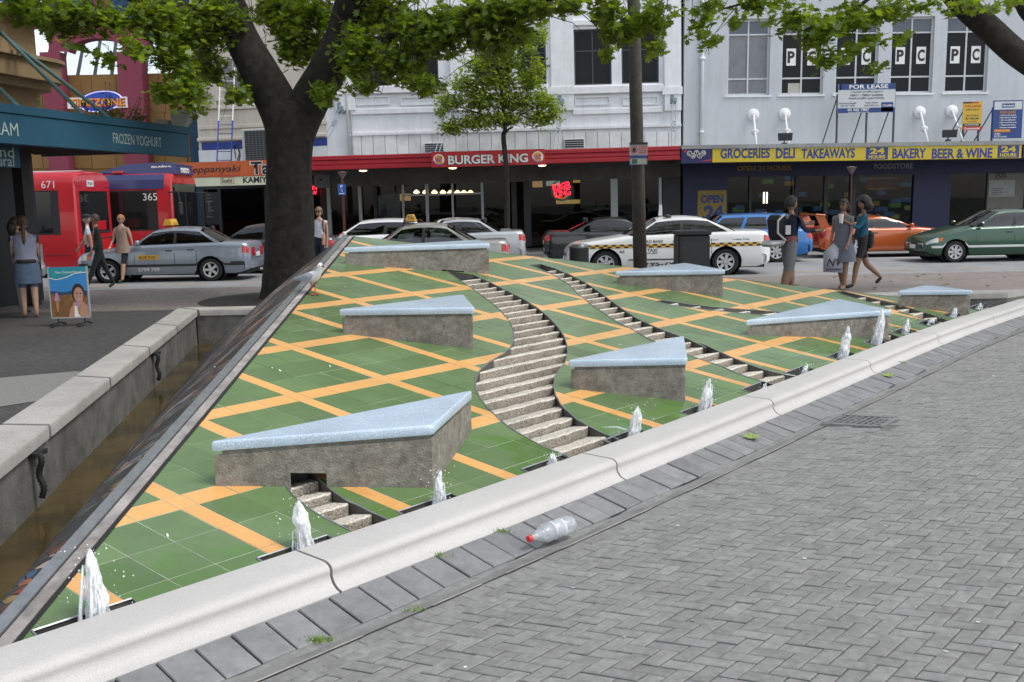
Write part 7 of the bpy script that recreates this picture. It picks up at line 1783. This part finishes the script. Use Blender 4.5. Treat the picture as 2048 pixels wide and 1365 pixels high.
def sunglasses(t, i): 
    k, hc, R = i['k'], i['hc'], i['R']; mb = MB()
    for sg in (1, -1): mb.lathe([(0, .004), (.026 * k, .0), (0, -.004)], 10, hc + R @ Vector((.098, sg * .032, .01)) * k, axis='X'); mb.tube([hc + R @ Vector((.095, sg * .055, .012)) * k, hc + R @ Vector((.01, sg * .08, .012)) * k], .004 * k, 4)
    mb.build('sunglasses', m_black2, t)
# man in a white shirt and cap, man in black, woman in tan on the road
p = gY(178, 500, 25.2); t, i = person('man in a white shirt and dark cap walking past the back of the bus', p.x, 25.2, RZ, math.radians(200), 1.74, m_skin, m_wht, m_navy, m_shoe, legs=((.25, .1), (-.25, .2)), arms=((-.25, .2), (.3, .3)), sleeve=.3, hair=(.25, .24, .23), head_turn=.3)
k, hc = i['k'], i['hc']; mb = MB(); mb.lathe([(.112 * k, .045 * k), (.108 * k, .09 * k), (.07 * k, .13 * k), (0, .14 * k)], 16, hc); mb.grid([[tuple(hc + Vector((.08 * math.cos(a * .35), .085 * math.sin(a * .35), .048)) * k) for a in range(-4, 5)], [tuple(hc + Vector((.185 * math.cos(a * .3), .09 * math.sin(a * .35), .035)) * k) for a in range(-4, 5)]]); mb.build('cap', cloth('cap', (.015, .018, .03)), t, True)
b0 = gz(186, 562, RZ); t, i = person('man dressed all in black striding across the road', gY(198, 500, 23.2).x, 23.2, RZ, math.radians(215), 1.76, m_skin2, m_blk, m_blk, m_shoe, legs=((.42, .05), (-.30, .15)), arms=((.1, .5), (-.2, .4)), sleeve=.95, lean=.06, fat=1.12)
p = gY(246, 500, 25.0); t, i = person('red haired woman in a tan top with sunglasses and shoulder bag', p.x, 25.0, RZ, math.radians(250), 1.72, m_skin, m_tanc, m_blk, m_shoe, legs=((.3, .1), (-.25, .25)), arms=((-.35, .15), (.3, .35)), sleeve=.0, hair=(.35, .14, .04), leglen=.55)
sunglasses(t, i); k = i['k']; dress(t, [(.135 * k, 1.36 * k), (.14 * k, 1.25 * k), (.125 * k, 1.12 * k), (.155 * k, .95 * k), (.185 * k, .78 * k)], m_tanc, 'top', .95, 1.2); MB().box((.02, -.24 * k, 1.1 * k), (.2, .07, .16), bev=.03).tube([(0, -.2 * k, 1.16 * k), (0, -.15 * k, 1.47 * k)], .012, 5).build('shoulder_bag', m_blk, t)
# woman in a white vest by the tree
p = gY(641, 500, 25.4); t, i = person('woman in a white vest top with a backpack beside the tree trunk', p.x, 25.4, RZ, math.radians(262), 1.80, m_skin, m_wht, m_navy, m_shoe, legs=((.2, .1), (-.2, .2)), arms=((.05, .1), (-.05, .1)), sleeve=.0, hair=(.16, .085, .035), hairsz=1.12, fat=1.15)
sunglasses(t, i); k = i['k']; mb = MB()
for sg in (1, -1): mb.tube([(.02, sg * .12 * k, 1.47 * k), (.13 * k, sg * .13 * k, 1.36 * k), (.12 * k, sg * .14 * k, 1.15 * k)], .018, 6)
mb.box((-.2 * k, 0, 1.25 * k), (.14, .3, .4), bev=.05); mb.build('backpack', m_blk, t)
# two young women by the ice cream board
b0 = gz(62, 634); t, i = person('young woman with a ponytail, pale blouse and denim skirt by the ice cream board', b0.x, b0.y, -.012, math.radians(118), 1.70, m_skin, m_lav, m_den, m_skin, legs=((.05, .03), (-.06, .03)), arms=((.25, .9), (.2, .8)), sleeve=.12, hair=(.075, .042, .022), ponytail=True, leglen=.45, fat=1.05)
k = i['k']; dress(t, [(.15 * k, 1.02 * k), (.18 * k, .90 * k), (.195 * k, .72 * k), (.19 * k, .60 * k)], m_den, 'skirt', .9, 1.15); dress(t, [(.14 * k, 1.4 * k), (.16 * k, 1.25 * k), (.145 * k, 1.1 * k), (.165 * k, .99 * k)], m_lav, 'blouse', .9, 1.2); MB().lathe([(.175 * k, .96 * k), (.18 * k, 1.0 * k), (.17 * k, 1.02 * k)], 20).build('belt', M('leather_brown', (.03, .018, .012), .6, .2), t, True)
b0 = gz(30, 628); t, i = person('young woman in pale trousers standing behind her ponytailed friend', b0.x, b0.y + .3, -.012, math.radians(60), 1.68, m_skin, m_blk, m_pale, m_shoe, legs=((.06, .02), (-.05, .02)), arms=((.3, .7), (.1, .3)), sleeve=.4, hair=(.03, .02, .015), hairlen=.15)
# person with a pack on the right
p = gY(1578, 500, 17.2); t, i = person('person in grey three quarter shorts carrying a black and white pack', p.x, 17.2, -.012, math.radians(20), 1.76, m_skin2, m_navy, m_greyc, m_shoe, legs=((.20, .10), (-.16, .18)), baggy=1.55, arms=((1.0, .7), (.6, 1.0)), sleeve=.9, hair=(.012, .01, .01), hairsz=1.15, leglen=.80, lean=.05)
k = i['k']; dress(t, [(.148 * k, 1.09 * k), (.15 * k, 1.05 * k), (.152 * k, .99 * k)], M('striped_hem', (.22, .07, .075), .8, .5, 60), 'shirt_hem', .95, 1.1)
MB().box((-.24 * k, .05, 1.23 * k), (.20, .34, .46), ry=-.15, bev=.07).build('pack', m_blk, t); MB().box((-.30 * k, .05, .97 * k), (.34, .34, .10), ry=-.1, bev=.045).build('pack_base', M('pack_white', (.5, .5, .5), .6, .1), t); mb = MB(); mb.tube([(-.17 * k, -.13, 1.02 * k), (-.33 * k, -.13, 1.15 * k), (-.33 * k, -.13, 1.36 * k), (-.2 * k, -.13, 1.47 * k)], .02, 6); mb.box((-.14 * k, -.15, 1.2 * k), (.1, .03, .16)); mb.build('pack_trim', MATS['pack_white'], t)
# two girls with a shopping bag
b0 = gz(1683, 578); t, i = person('girl in a grey dress and glasses carrying a pale shopping bag', b0.x, b0.y, -.012, math.radians(225), 1.70, m_skin2, m_greyc, m_greyc, m_skin2, legs=((.12, .05), (-.15, .2)), arms=((.2, .35), (.1, .2)), sleeve=.2, hair=(.02, .014, .01), hairlen=.06, leglen=.45)
k = i['k']; dress(t, [(.14 * k, 1.38 * k), (.15 * k, 1.2 * k), (.135 * k, 1.08 * k), (.17 * k, .92 * k), (.22 * k, .70 * k), (.24 * k, .55 * k)], cloth('grey_blue', (.14, .15, .19)), 'dress', .95, 1.15); sunglasses(t, i)
q = Vector((b0.x - .22, b0.y - .12, 0)); tb = thing('shopping_bag', 'pale lavender plastic shopping bag with dark lettering hanging from a hand', 'bag', (q.x, q.y, .32)); mb = MB(); mb.add([(-.17, -.06, .02), (.17, -.06, .0), (.19, -.04, .36), (-.19, -.04, .38), (-.16, .06, .02), (.17, .06, .0), (.17, .04, .36), (-.17, .04, .38), (0, 0, .56)], [(0, 1, 2, 3), (4, 5, 6, 7), (0, 3, 7, 4), (1, 2, 6, 5), (0, 1, 5, 4), (3, 2, 8), (7, 6, 8), (2, 6, 8), (3, 7, 8)]); bg_ = mb.build('bag_body', M('bag_plastic', (.40, .40, .47), .5, .15, 9), tb, True); text('lettering', 'NV', (.02, -.064, .2), .14, m_black2, bg_, shear=.3); MB().bb(-.14, .14, -.063, -.061, .05, .08).build('printed_band', m_dt, bg_)
b0 = gz(1722, 577); t, i = person('girl in a blue cardigan and dark shorts holding up a white cup', b0.x, b0.y, -.012, math.radians(180), 1.72, m_skin2, m_blue, M('cloth_brown', (.03, .022, .022), .85, .1, 10), m_shoe, legs=((.30, .15), (-.28, .55)), arms=((.62, 1.5), (.1, .3)), sleeve=.75, hair=(.016, .011, .009), hairlen=.05, hairsz=1.35, leglen=.38)
k = i['k']; hn, d = i['ends'][1]; cp = thing('paper_cup', 'white lidded paper cup in the hand of the girl in blue', 'cup'); R_ = Matrix.Rotation(math.radians(180), 3, 'Z'); P = Vector((b0.x, b0.y, -.012)) + R_ @ Vector(hn); cp.location = P + Vector((-.04, 0, -.06)); MB().lathe([(.032, 0), (.045, .16), (.041, .16), (.03, .01)], 14).build('cup_wall', m_wlet, cp, 40); MB().lathe([(.047, .158), (.046, .172), (0, .174)], 14).build('lid', m_wlet, cp, 40)
MB().box((-.16 * k, -.12 * k, .95 * k), (.16, .26, .34), bev=.06).tube([(-.1 * k, -.15 * k, 1.1 * k), (0, .05 * k, 1.47 * k)], .018, 5).build('shoulder_bag', m_blk, t)
# ================================================================ seagull
g = gp(627, 590); t = thing('seagull', 'white and grey seagull with red legs standing on the edge of the slope', 'bird', g, math.radians(-35)); m_gw = M('feather_white', (.70, .71, .72), .7, .05, 30, bump=.2, bscale=80); m_gg = M('feather_grey', (.30, .32, .35), .7, .1, 40, bump=.2, bscale=90); m_gr = M('gull_red', (.45, .06, .03), .5, .1)
mb = MB(); ax = [(-.20, .150, .004), (-.16, .158, .022), (-.10, .165, .045), (-.03, .175, .060), (.03, .190, .058), (.07, .215, .044), (.095, .245, .031), (.105, .272, .027), (.112, .290, .031), (.118, .308, .028), (.122, .326, .014), (.123, .331, .002)]
mb.tube([(x, 0, z) for x, z, r in ax], [r for _, _, r in ax], 14); mb.build('body', m_gw, t, True)
for sg in (1, -1):
    rows = []
    for x, z0, z1, y in ((.055, .20, .215, .048), (.02, .15, .225, .064), (-.05, .14, .218, .064), (-.12, .14, .195, .048), (-.20, .145, .172, .022), (-.27, .145, .155, .008)): rows.append([(x, sg * y, z0), (x, sg * (y + .006), (z0 + z1) / 2), (x, sg * y * .82, z1), (x - .01, sg * y * .25, z1 + .012)])
    MB().grid(rows).build('wing', m_gg, t, True); MB().tube([(-.0, sg * .025, .135), (.0, sg * .026, .06), (-.005, sg * .027, .008)], [.008, .005, .005], 6).build('leg', m_gr, t); MB().add([(-.015, sg * .027, .004), (.045, sg * .027 - .022, .003), (.052, sg * .027, .003), (.045, sg * .027 + .022, .003), (0, sg * .027, .012)], [(0, 1, 4), (1, 2, 4), (2, 3, 4), (3, 0, 4)]).build('foot', m_gr, t)
    MB().lathe([(0, -.002), (.005, 0), (0, .003)], 8, (.135, sg * .024, .305), axis='Y').build('eye', m_black2, t)
MB().tube([(.14, 0, .298), (.165, 0, .294), (.18, 0, .286)], [.010, .007, .002], 8).build('beak', M('beak_dark', (.12, .02, .015), .4, .1), t, True); MB().add([(-.15, .018, .158), (-.15, -.018, .158), (-.25, -.022, .140), (-.25, .022, .140)], [(0, 1, 2, 3)]).build('tail', m_gw, t)
# ================================================================ trees
m_bark = M('dark_bark', (.030, .025, .019), .95, .6, 7, bump=1.0, bscale=14, stain=.4, streak=.5)
def leaf_mat(name, c, tr):
    mt = bpy.data.materials.new(name); mt.use_nodes = True; MATS[name] = mt; t = mt.node_tree; t.nodes.remove(t.nodes['Principled BSDF']); N = t.nodes.new; L = t.links.new
    geo = N('ShaderNodeNewGeometry'); mr = N('ShaderNodeMapRange'); mr.inputs[3].default_value = .55; mr.inputs[4].default_value = 1.5; L(geo.outputs['Random Per Island'], mr.inputs[0])
    mx = N('ShaderNodeMixRGB'); mx.blend_type = 'MULTIPLY'; mx.inputs[0].default_value = 1; mx.inputs[1].default_value = (*c, 1); L(mr.outputs[0], mx.inputs[2])
    d = N('ShaderNodeBsdfDiffuse'); tl = N('ShaderNodeBsdfTranslucent'); g_ = N('ShaderNodeBsdfGlossy'); g_.inputs['Roughness'].default_value = .45; g_.inputs[0].default_value = (.5, .5, .5, 1)
    L(mx.outputs[0], d.inputs[0]); mx2 = N('ShaderNodeMixRGB'); mx2.blend_type = 'MULTIPLY'; mx2.inputs[0].default_value = 1; mx2.inputs[2].default_value = (1.5, 1.35, .45, 1); L(mx.outputs[0], mx2.inputs[1]); L(mx2.outputs[0], tl.inputs[0])
    a = N('ShaderNodeMixShader'); a.inputs[0].default_value = tr; L(d.outputs[0], a.inputs[1]); L(tl.outputs[0], a.inputs[2]); b = N('ShaderNodeMixShader'); b.inputs[0].default_value = .06; L(a.outputs[0], b.inputs[1]); L(g_.outputs[0], b.inputs[2]); L(b.outputs[0], t.nodes['Material Output'].inputs[0]); return mt
m_leaf = leaf_mat('plane_leaf', (.17, .255, .035), .6); m_leaf2 = leaf_mat('young_leaf', (.19, .27, .045), .55)
LF = [LEAF[i] for i in range(0, 16)]
def leaves(mb, clusters, size, seed, shape=None, droop=.5):
    R_ = random.Random(seed); shp = shape or LF; n = len(shp)
    for (c, rad, cnt) in clusters:
        c = Vector(c)
        for _ in range(cnt):
            while True:
                q = Vector((R_.uniform(-1, 1), R_.uniform(-1, 1), R_.uniform(-1, 1)))
                if q.length < 1: break
            q = q * (.35 + .65 * R_.random()) ; p = c + Vector((q.x * rad[0], q.y * rad[1], q.z * rad[2])); s = size * R_.uniform(.55, 1.15)
            az = R_.uniform(0, 6.283); tilt = R_.gauss(.55, .45); e = Matrix.Rotation(az, 3, 'Z') @ Matrix.Rotation(tilt, 3, 'X') @ Matrix.Rotation(R_.uniform(0, 6.28), 3, 'Z')
            fold = R_.uniform(.05, .3)
            k0 = len(mb.v)
            mb.v += [tuple(p + e @ Vector((x * s, y * s, abs(x) * fold * s))) for x, y in shp]; mb.f.append(tuple(range(k0, k0 + n))); mb.mi.append(0)
def limb(mb, pts, rads, n=10, wob=.0):
    P = [Vector(p) for p in pts]; out = []; rr = []
    K = 10
    for i in range(len(P) - 1):
        p0_, p1_, p2_, p3_ = P[max(i - 1, 0)], P[i], P[i + 1], P[min(i + 2, len(P) - 1)]
        for k in range(K):
            u = k / K; out.append(.5 * ((2 * p1_) + (p2_ - p0_) * u + (2 * p0_ - 5 * p1_ + 4 * p2_ - p3_) * u * u + (3 * p1_ - p0_ - 3 * p2_ + p3_) * u ** 3)); rr.append((rads[i] + (rads[i + 1] - rads[i]) * u))
    out.append(P[-1]); rr.append(rads[-1]); k0 = len(mb.v); big = max(rads) > .25; mb.tube(out, rr, n * 2 if big else n)
    if big:                                        # ridged bark
        from mathutils import noise as mn
        nn = n * 2
        for i in range(len(out)):
            for j in range(nn):
                q = Vector(mb.v[k0 + i * nn + j]); d = (q - out[i]); a = 2 * math.pi * j / nn
                q = out[i] + d * (1 + .07 * mn.noise((math.cos(a) * 4, math.sin(a) * 4, out[i].z * .8)) + .06 * mn.noise((math.cos(a) * 10, math.sin(a) * 10, out[i].z * 1.1))); mb.v[k0 + i * nn + j] = tuple(q)
def px(u, v, Y): return gY(u, v, Y)
# big plane tree
YT = 18.9; b0 = gz(577, 583); b0.y = YT; b0.x = gY(577, 540, YT).x
tr = thing('plane_tree', 'big dark trunked plane tree forking beside the blue grey taxi', 'tree', (b0.x, YT, -.012))
rel = lambda p: Vector(p) - Vector((b0.x, YT, -.012))
mb = MB(); f_ = px(585, 195, YT)
limb(mb, [(0, 0, -.05), (0, 0, .25), rel(px(580, 470, YT)), rel(px(578, 330, YT)), rel(px(581, 250, YT)), rel(px(588, 205, YT))], [.62, .52, .45, .42, .46, .36], 18); mb.build('trunk', m_bark, tr, True)
LIMBS = [([(572, 270), (558, 215), (520, 145), (480, 70), (455, 0), (410, -90), (340, -200)], [.36, .39, .36, .32, .30, .24, .12], (0, 0, 0, .3, .8, 1.8, 3)),
         ([(592, 270), (613, 215), (655, 140), (690, 60), (705, 0), (740, -90), (800, -220)], [.34, .37, .34, .30, .29, .24, .12], (0, 0, -.2, -.4, -.8, -1.5, -2.5)),
         ([(650, 150), (740, 95), (850, 50), (980, 20), (1120, -10), (1280, -40)], [.14, .12, .10, .085, .07, .04], (-.2, -.8, -1.6, -2.4, -3.2, -4)),
         ([(480, 80), (400, 30), (300, 0), (180, -20), (60, -10)], [.16, .13, .10, .08, .04], (.3, -.6, -1.6, -2.6, -3.4)),
         ([(690, 70), (800, -30), (950, -90), (1100, -130)], [.16, .13, .09, .05], (-.4, 1, 2.5, 4)),
         ([(455, 0), (500, -120), (560, -260)], [.22, .16, .06], (.8, 2, 3.5))]
for pts, rr, dy in LIMBS:
    mb = MB(); limb(mb, [rel(px(u, v, YT + d)) for (u, v), d in zip(pts, dy)], rr, 12); mb.build('limb', m_bark, tr, True)
# hanging sprays of leaves: pixel centre, spread, number, depth offset
SPR = [(60, 25, 55, 40, 150, -3), (150, 30, 70, 38, 150, -3.2), (225, 40, 60, 40, 150, -2.6), (270, 95, 30, 40, 55, -2.6), (150, 95, 18, 16, 12, -3.2), (215, 120, 25, 22, 22, -2.6), (310, 35, 70, 50, 260, -1.8), (345, 110, 55, 60, 260, -1.4), (375, 185, 45, 55, 190, -1.2), (330, 190, 30, 30, 60, -1.5), (400, 60, 70, 70, 420, -.6), (420, 140, 40, 45, 150, .6), (475, 190, 35, 30, 70, -.6), (500, 110, 40, 60, 90, 1.4), (590, 60, 55, 80, 190, 1.2), (560, 20, 80, 40, 200, 2), (650, 190, 35, 35, 90, -1.0), (670, 130, 55, 50, 170, 1.0), (720, 110, 70, 70, 330, -1.2), (760, 30, 90, 50, 420, -.4), (800, 130, 70, 50, 360, -1.6), (850, 170, 50, 25, 110, -2.0), (880, 70, 90, 60, 480, -2), (960, 40, 80, 50, 380, -2.6), (990, 90, 70, 35, 150, -2.4), (1060, 20, 60, 30, 190, -3), (1040, 70, 40, 30, 60, -2.8), (730, 175, 40, 18, 50, -1.4), (590, 90, 45, 55, 330, 1.5), (570, 40, 60, 45, 330, 1.8), (640, 30, 50, 40, 260, 1.6), (500, 150, 30, 40, 90, 1.2), (440, 30, 60, 40, 260, -.4), (350, 60, 60, 50, 220, -1.2), (120, 50, 60, 30, 120, -3.2), (700, 60, 60, 50, 260, .8), (830, 60, 70, 50, 260, -1.6), (1000, 30, 60, 30, 180, -2.6), (640, 100, 30, 50, 160, 1.6),
       (1140, 12, 50, 18, 60, -3.2), (1215, 25, 45, 35, 110, -3.6), (1240, 70, 45, 30, 110, -3.6), (1300, 40, 55, 45, 110, -3.8), (1310, 95, 28, 28, 35, -3.8), (1215, 110, 18, 20, 14, -3.6), (1400, 55, 40, 40, 28, -4), (1425, 85, 22, 14, 20, -4), (1415, 20, 30, 18, 25, -4)]
cl = []
for (u, v, su, sv, n, dy) in SPR:
    Y = YT + dy; c = rel(px(u, v, Y)); s = Y / F; cl.append((c, (su * s, 1.0, sv * s), int(n * 2.2)))
for (u, v, n, dy, r_) in ((-20, -60, 500, -3, 1.4), (200, -90, 700, -2, 1.6), (420, -120, 700, 0, 1.8), (640, -130, 800, 1, 1.8), (880, -110, 800, -1, 1.8), (1120, -90, 600, -3, 1.6), (1320, -70, 300, -4, 1.3), (300, -220, 500, 1.5, 1.8), (560, -300, 700, 0, 2), (800, -260, 700, -1, 2), (1040, -240, 500, -2.5, 1.8), (60, -260, 600, -4, 1.9), (-160, -160, 500, -4, 1.8), (100, -120, 500, -5, 1.6)):
    cl.append((rel(px(u, v, YT + dy)), (r_, r_ * 1.2, r_ * .7), n))
mb = MB(); leaves(mb, cl, .175, 1); mb.build('crown', m_leaf, tr, kind='stuff')
mb = MB(); R_ = random.Random(8)
for (c, rad, n) in cl:                                                 # twigs
    for _ in range(max(2, n // 70)):
        q = c + Vector((R_.uniform(-1, 1) * rad[0], R_.uniform(-1, 1) * rad[1], R_.uniform(-1, .6) * rad[2])); e = q + Vector((R_.uniform(-.7, .7), R_.uniform(-.4, .4), R_.uniform(.3, .9))); mb.tube([q, q.lerp(e, .5) + Vector((.05, 0, .08)), e], [.003, .006, .010], 4, False)
mb.build('twigs', m_bark, tr, kind='stuff')
MB().lathe([(0, .03), (1.2, .03), (1.7, .012), (1.75, -.01)], 28, (b0.x, YT, -.012)).build('tree_pit_soil', M('dark_soil', (.035, .028, .022), .95, .4, 8, bump=.6), kind='structure')
# right-hand plane tree: one bough crosses the corner of the picture
YR = 15.5; bx = px(2330, 600, YR).x; t2 = thing('plane_tree', 'plane tree whose thick bare bough slants past the lettered upstairs windows', 'tree', (bx, YR, -.012)); rel2 = lambda p: Vector(p) - Vector((bx, YR, -.012))
mb = MB(); limb(mb, [(0, 0, -.05), (0, 0, .5), (-.05, 0, 1.5), (-.1, 0, 2.7), (-.2, 0, 3.4)], [.5, .4, .34, .32, .28], 14); mb.build('trunk', m_bark, t2, True)
mb = MB(); limb(mb, [(-.15, 0, 3.0), rel2(px(2150, 170, YR)), rel2(px(2048, 118, YR)), rel2(px(1975, 55, YR)), rel2(px(1915, 0, YR)), rel2(px(1850, -80, YR - .5)), rel2(px(1760, -190, YR - 1))], [.26, .22, .20, .19, .17, .13, .07], 12); mb.build('limb', m_bark, t2, True)
mb = MB(); limb(mb, [(-.2, 0, 3.3), rel2(px(2120, 70, YR)), rel2(px(2060, 30, YR)), rel2(px(2035, -20, YR)), rel2(px(2000, -120, YR))], [.2, .14, .12, .11, .07], 10); mb.build('limb', m_bark, t2, True)
for pts in ([(1850, -80), (1760, -20), (1690, 40), (1650, 90)], [(1790, -150), (1640, -60), (1540, -10), (1440, 20)], [(1870, -60), (1800, 0), (1750, 50)]):
    mb = MB(); limb(mb, [rel2(px(u, v, YR - .6)) for u, v in pts], [.05, .035, .025, .012][:len(pts)], 6); mb.build('branch', m_bark, t2, True)
SPR2 = [(1520, 12, 60, 22, 90), (1470, 45, 25, 25, 30), (1585, 40, 55, 40, 170), (1640, 70, 50, 50, 200), (1660, 120, 40, 30, 90), (1700, 40, 60, 40, 180), (1755, 30, 45, 35, 120), (1740, 85, 30, 22, 45), (1755, 135, 18, 16, 22), (1800, 20, 30, 25, 70), (1800, 80, 25, 18, 25), (1850, 15, 35, 18, 60), (1930, 15, 40, 22, 70), (2010, 12, 30, 16, 40), (1710, 100, 18, 25, 25)]
cl = [(rel2(px(u, v, YR - .6)), (su * YR / F, .8, sv * YR / F), n) for (u, v, su, sv, n) in SPR2]
for (u, v, n, dy, r_) in ((1500, -70, 350, -.5, 1.2), (1680, -90, 500, .5, 1.4), (1850, -110, 500, 1.5, 1.4), (2050, -110, 500, 1, 1.5), (1600, -200, 450, 2, 1.6), (1900, -230, 600, 2.5, 1.8), (2200, -150, 600, 2, 1.8)): cl.append((rel2(px(u, v, YR + dy)), (r_, r_ * 1.3, r_ * .7), n))
for (x_, y_, z_, n, r_) in ((5, 12.5, 6.8, 420, 1.5), (7.5, 13.5, 7.4, 520, 1.7), (9.5, 15.5, 7.6, 520, 1.8), (6.5, 16, 7.8, 520, 1.8), (4, 15, 7.4, 420, 1.6), (11.5, 13, 7.5, 520, 1.8), (8.5, 18, 8, 520, 1.8), (12, 17, 8, 520, 1.9), (3.2, 17.5, 7.6, 420, 1.6)):  # crown clusters out of view, added to shade the back of the fountain
    cl.append((Vector((x_ - bx, y_ - YR, z_)), (r_, r_, r_ * .6), n))
mb = MB(); leaves(mb, cl, .17, 2); mb.build('crown', m_leaf, t2, kind='stuff')
# young street tree in front of the red canopy
YY = 33.0; b0 = gY(1013, 480, YY); t3 = thing('street_tree', 'slim young street tree with light green layered leaves before the burger sign', 'tree', (b0.x, YY, .012)); rel3 = lambda p: Vector(p) - Vector((b0.x, YY, .012))
mb = MB(); limb(mb, [(0, 0, 0), rel3(px(1014, 400, YY)), rel3(px(1012, 330, YY)), rel3(px(1007, 275, YY)), rel3(px(1010, 255, YY)), rel3(px(1003, 180, YY)), rel3(px(1000, 80, YY))], [.11, .095, .085, .08, .07, .05, .02], 8); mb.build('trunk', m_bark, t3, True)
for (u0, v0, u1, v1) in ((1008, 270, 1027, 255), (1010, 255, 1070, 215), (1006, 250, 920, 215), (1005, 215, 1080, 165), (1003, 205, 930, 165), (1002, 160, 1050, 110), (1001, 150, 960, 110)):
    mb = MB(); mb.tube([rel3(px(u0, v0, YY)), rel3(px((u0 + u1) / 2, (v0 + v1) / 2 - 4, YY + .3)), rel3(px(u1, v1, YY + .5 * (1 if u1 > u0 else -1)))], [.05, .035, .015], 6); mb.build('branch', m_bark, t3, True)
SPR3 = [(905, 255, 40, 14, 220), (950, 245, 55, 14, 330), (1010, 240, 60, 13, 320), (1080, 240, 45, 14, 260), (1110, 225, 25, 16, 110), (880, 225, 18, 10, 50), (900, 205, 45, 14, 220), (960, 205, 60, 18, 420), (1030, 205, 60, 20, 440), (1085, 205, 42, 18, 270), (930, 170, 45, 20, 300), (1000, 165, 60, 22, 420), (1060, 165, 40, 20, 260), (960, 130, 45, 20, 260), (1020, 125, 45, 22, 260), (1075, 135, 25, 16, 100), (1000, 90, 45, 20, 200), (1060, 95, 25, 18, 90), (1085, 70, 18, 20, 60), (1030, 60, 30, 20, 110)]
cl = [(rel3(px(u, v, YY)), (su * YY / F, 1.1, sv * 1.7 * YY / F), int(n * 2.4)) for (u, v, su, sv, n) in SPR3]
OAK = [(0, -.6), (.1, -.35), (.24, -.38), (.12, -.12), (.30, -.05), (.12, .12), (.22, .32), (.06, .3), (0, .6), (-.06, .3), (-.22, .32), (-.12, .12), (-.30, -.05), (-.12, -.12), (-.24, -.38), (-.1, -.35)]
mb = MB(); leaves(mb, cl, .165, 3, OAK); mb.build('crown', m_leaf2, t3, kind='stuff')
# shrub growing on the teal canopy
P = ic.A + ic.t * ic.at(190, 225, 1.2)[0] + ic.n * 1.2; t4 = thing('canopy_shrub', 'straggly shrub with pale dry seed heads growing on the teal canopy', 'shrub', (P.x, P.y, zt_ - .1)); mb = MB(); R_ = random.Random(3); sd = MB()
st_ = MB()
for k in range(34):
    a = R_.uniform(-1.1, 1.1); hgt = R_.uniform(.25, .75) * (1.25 if abs(a) < .3 else .8); e = Vector((a, R_.uniform(-.3, .3), hgt)); b_0 = Vector((a * .7, R_.uniform(-.2, .2), 0)); st_.tube([b_0, b_0.lerp(e, .6) + Vector((.02, 0, .05)), e], [.008, .006, .003], 4)
    leaves(mb, [(b_0.lerp(e, .55), (.14, .14, hgt * .32), 22)], .085, k, [(0, -.6), (.18, -.1), (.12, .3), (0, .6), (-.12, .3), (-.18, -.1)]); leaves(sd, [(e, (.07, .07, .08), 7)], .05, k + 50, [(0, -.6), (.2, 0), (0, .6), (-.2, 0)])
st_.build('stems', M('stem', (.10, .09, .04), .8, .2), t4, kind='stuff'); mb.build('foliage', leaf_mat('shrub_leaf', (.08, .12, .03), .4), t4, kind='stuff'); sd.build('seed_heads', M('seed_head', (.35, .26, .08), .8, .2, island=.3), t4, kind='stuff')
